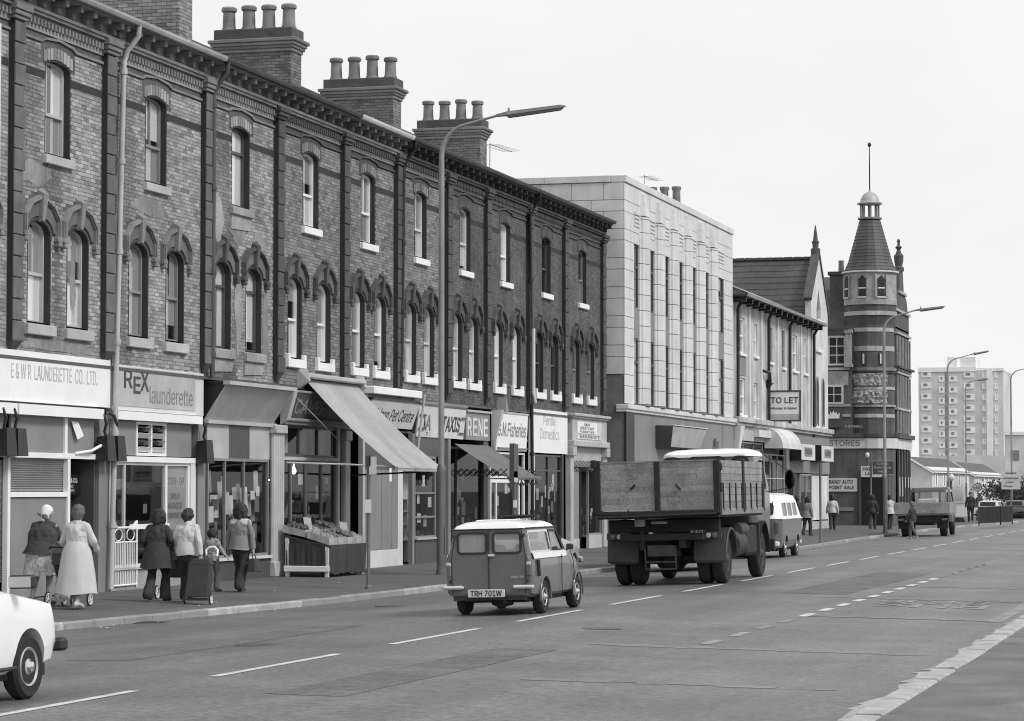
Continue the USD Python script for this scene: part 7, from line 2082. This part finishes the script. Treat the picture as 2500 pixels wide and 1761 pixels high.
person('child in a checked shirt holding the hand of the woman with the handbag', (-19.72, 49.4), -6, .72, .14, 1, {1: ((.3, .02, 1.12), (.42, .02, .98)), -1: ((.25, .02, 1.12), (.26, .1, .9))}, .0, 'checked', .86, 0, 'trousers_mid', .02, hair='hair_dark', hair_r=1.1, seed=6)
person('woman in a grey jacket with pale yoke carrying a handbag', (-19.2, 49.6), -2, .99, .2, -1, {1: ((.26, -.02, 1.12), (.3, -.06, .86)), -1: ((.26, .0, 1.12), (.27, .02, .84))}, .0, 'jacket_mid', .84, .03, 'trousers_dark', .04, hair='hair_dark', hair_r=1.22, bob=.05, yoke='yoke_pale', wide=1.05, seed=7)
far = dict(detail=False)
person('curly haired person in a pale top walking past the pub banner', (-19.6, 130.2), 10, 1.0, .24, 1, None, .0, 'jacket_pale', .86, 0, 'trousers_dark', hair_r=1.35, seed=11, **far)
person('person in dark jacket bending by a pram beside the camper van', (-18.5, 115.5), -20, .97, .15, 1, None, .1, 'jacket_mid', .8, .05, 'trousers_dark', hair_r=1.15, seed=12, **far)
person('person in dark clothes walking just beyond the camper van', (-19.3, 117.8), 15, 1.0, .2, -1, None, .0, 'jacket_dark', .86, 0, 'trousers_dark', seed=13, **far)
person('person in a dark jacket with pale shoulder bag by the pub door', (-18.25, 134.6), 0, 1.0, .2, 1, None, .0, 'jacket_dark', .84, 0, 'trousers_dark', hair_r=1.1, seed=14, **far)
person('person in a pale jacket half hidden by the pub lamp post', (-17.2, 133.2), 0, 1.0, .2, -1, None, .0, 'coat_pale', .8, .04, 'trousers_dark', seed=15, **far)
person('child in dark clothes crossing behind the flatbed lorry', (-13.72, 113.6), 70, .9, .2, 1, None, .0, 'jacket_dark', .84, 0, 'trousers_mid', shoe='shoe_pale', hair='hair_grey', seed=16, **far)
person('man in dark clothes standing near the guard railing', (-16.2, 163.2), 180, 1.06, .05, 1, None, .0, 'jacket_dark', .84, 0, 'trousers_dark', hair='hair_grey', seed=17, **far)
person('small dark figure beyond the flatbed lorry cab', (-17.1, 178), 0, 1.0, .1, 1, None, .0, 'jacket_dark', .84, 0, 'trousers_dark', seed=18, **far)

# things they hold and push
def wheel_small(t, x, y, r_, look_='white_paint', z=None):
    w = put(lathe([(r_ * .82, -.015), (r_, -.012), (r_, .012), (r_ * .82, .015), (r_ * .82, -.015)], 20, 'x', (x, y, r_)), 'wheel', 'rubber', t)
    sp = B().add(lathe([(.015, -.02), (.02, .02)], 8, 'x', (x, y, r_)))
    for k in range(5):
        a = k * 2 * math.pi / 5
        sp.tube([(x, y, r_), (x, y + r_ * .84 * math.cos(a), r_ + r_ * .84 * math.sin(a))], .008, 4)
    sp.add(lathe([(r_ * .74, -.018), (r_ * .84, -.018), (r_ * .84, .018), (r_ * .74, .018), (r_ * .74, -.018)], 20, 'x', (x, y, r_)))
    put(sp, 'spokes', look_, w)
t = thing('shopping_trolley', 'dark wheeled shopping trolley bag pulled by the man in the pale jacket', 'trolley', (-17.98, 44.35, on(-17.98, 44.35)), 3)
f_ = lambda x, y, z: (x, y + .32 * z * 0 + (z - .1) * .34, z)
bagm = hull([f_(x, y, z) for x, y, z in ((-.2, -.1, .14), (.2, -.1, .14), (-.2, .14, .12), (.2, .14, .12), (-.185, -.11, .72), (.185, -.11, .72), (-.17, .13, .74), (.17, .13, .74))])
put(bagm, 'bag', 'bag_dark', t)
put(hull([f_(x, y, z) for x, y, z in ((-.2, -.115, .7), (.2, -.115, .7), (-.19, .14, .7), (.19, .14, .7), (-.15, -.08, .79), (.15, -.08, .79), (-.15, .1, .8), (.15, .1, .8))]), 'flap', 'rubber', t)
put(B().tube([f_(-.21, .14, .1), f_(-.12, .17, .85), f_(.12, .17, .9), f_(.21, .14, .1)], .012, 6).box(-.2, .2, -.12, .1, .07, .11), 'frame', 'iron', t)
put(tube([f_(.02, .18, .86), f_(.0, .18, .95), f_(.06, .18, 1.0), f_(.16, .18, 1.0), f_(.22, .18, .95), f_(.22, .18, .84)], .02, 8), 'handle', 'white_paint', t, smooth=60)
for s in (-1, 1):
    wheel_small(t, s * .235, .05, .085)
t = thing('handbag', 'dark handbag hanging from the right hand of the woman in grey', 'handbag', (-18.87, 49.5, on(-18.87, 49.5)))
put(hull([(x, y, z) for x, y, z in ((-.08, -.18, .4), (.08, -.18, .4), (-.09, .18, .4), (.09, .18, .4), (-.05, -.13, .66), (.05, -.13, .66), (-.05, .13, .66), (.05, .13, .66), (-.11, 0, .42), (.11, 0, .42))]), 'bag', 'bag_dark', t)
put(tube([(0, -.1, .64), (-.02, -.06, .76), (-.03, 0, .8), (-.02, .06, .76), (0, .1, .64)], .01, 6), 'strap', 'rubber', t)
def pushchair(x, y, rz, lab, bag=None):
    t = thing('pushchair', lab, 'pushchair', (x, y, on(x, y)), rz)
    for s in (-1, 1):
        put(B().tube([(s * .2, -.32, 1.0), (s * .21, -.1, .62), (s * .22, .32, .12)], .012, 6).tube([(s * .21, .02, .5), (s * .22, -.28, .12)], .012, 6), 'side_frame', 'lamp_metal', t)
        for yy, rr in ((-.28, .13), (.32, .11)):
            wheel_small(t, s * .25, yy, rr)
    put(tube([(-.2, -.32, 1.0), (-.18, -.38, 1.03), (.18, -.38, 1.03), (.2, -.32, 1.0)], .018, 6), 'handle', 'rubber', t)
    put(B().add(quad((-.19, -.02, .42), (.19, -.02, .42), (.19, .28, .45), (-.19, .28, .45), .03)).add(quad((-.19, -.2, .92), (.19, -.2, .92), (.19, -.02, .42), (-.19, -.02, .42), .03)), 'seat', 'cloth_dark', t)
    hd = LineString([(-.24, .72), (-.22, .92), (-.05, 1.08), (.14, 1.05)]).buffer(.012, cap_style=2)
    put(slab(hd, -.2, .2), 'hood', 'cloth_dark', t)
    if bag:
        b = skirt([(.36, .16, .14, -.05), (.3, .2, .2, -.05), (.2, .22, .22, -.05), (.1, .17, .18, -.05)], fold=.08, seed=3)
        put(b, 'basket', bag, t, smooth=50)
    return t
pushchair(-19.72, 42.75, -2, 'pushchair with dark hood and pale patterned basket beside the woman in the pale coat', 'bag_print')
pushchair(-19.15, 46.15, 3, 'folded light pushchair ahead of the woman in the dark jacket')
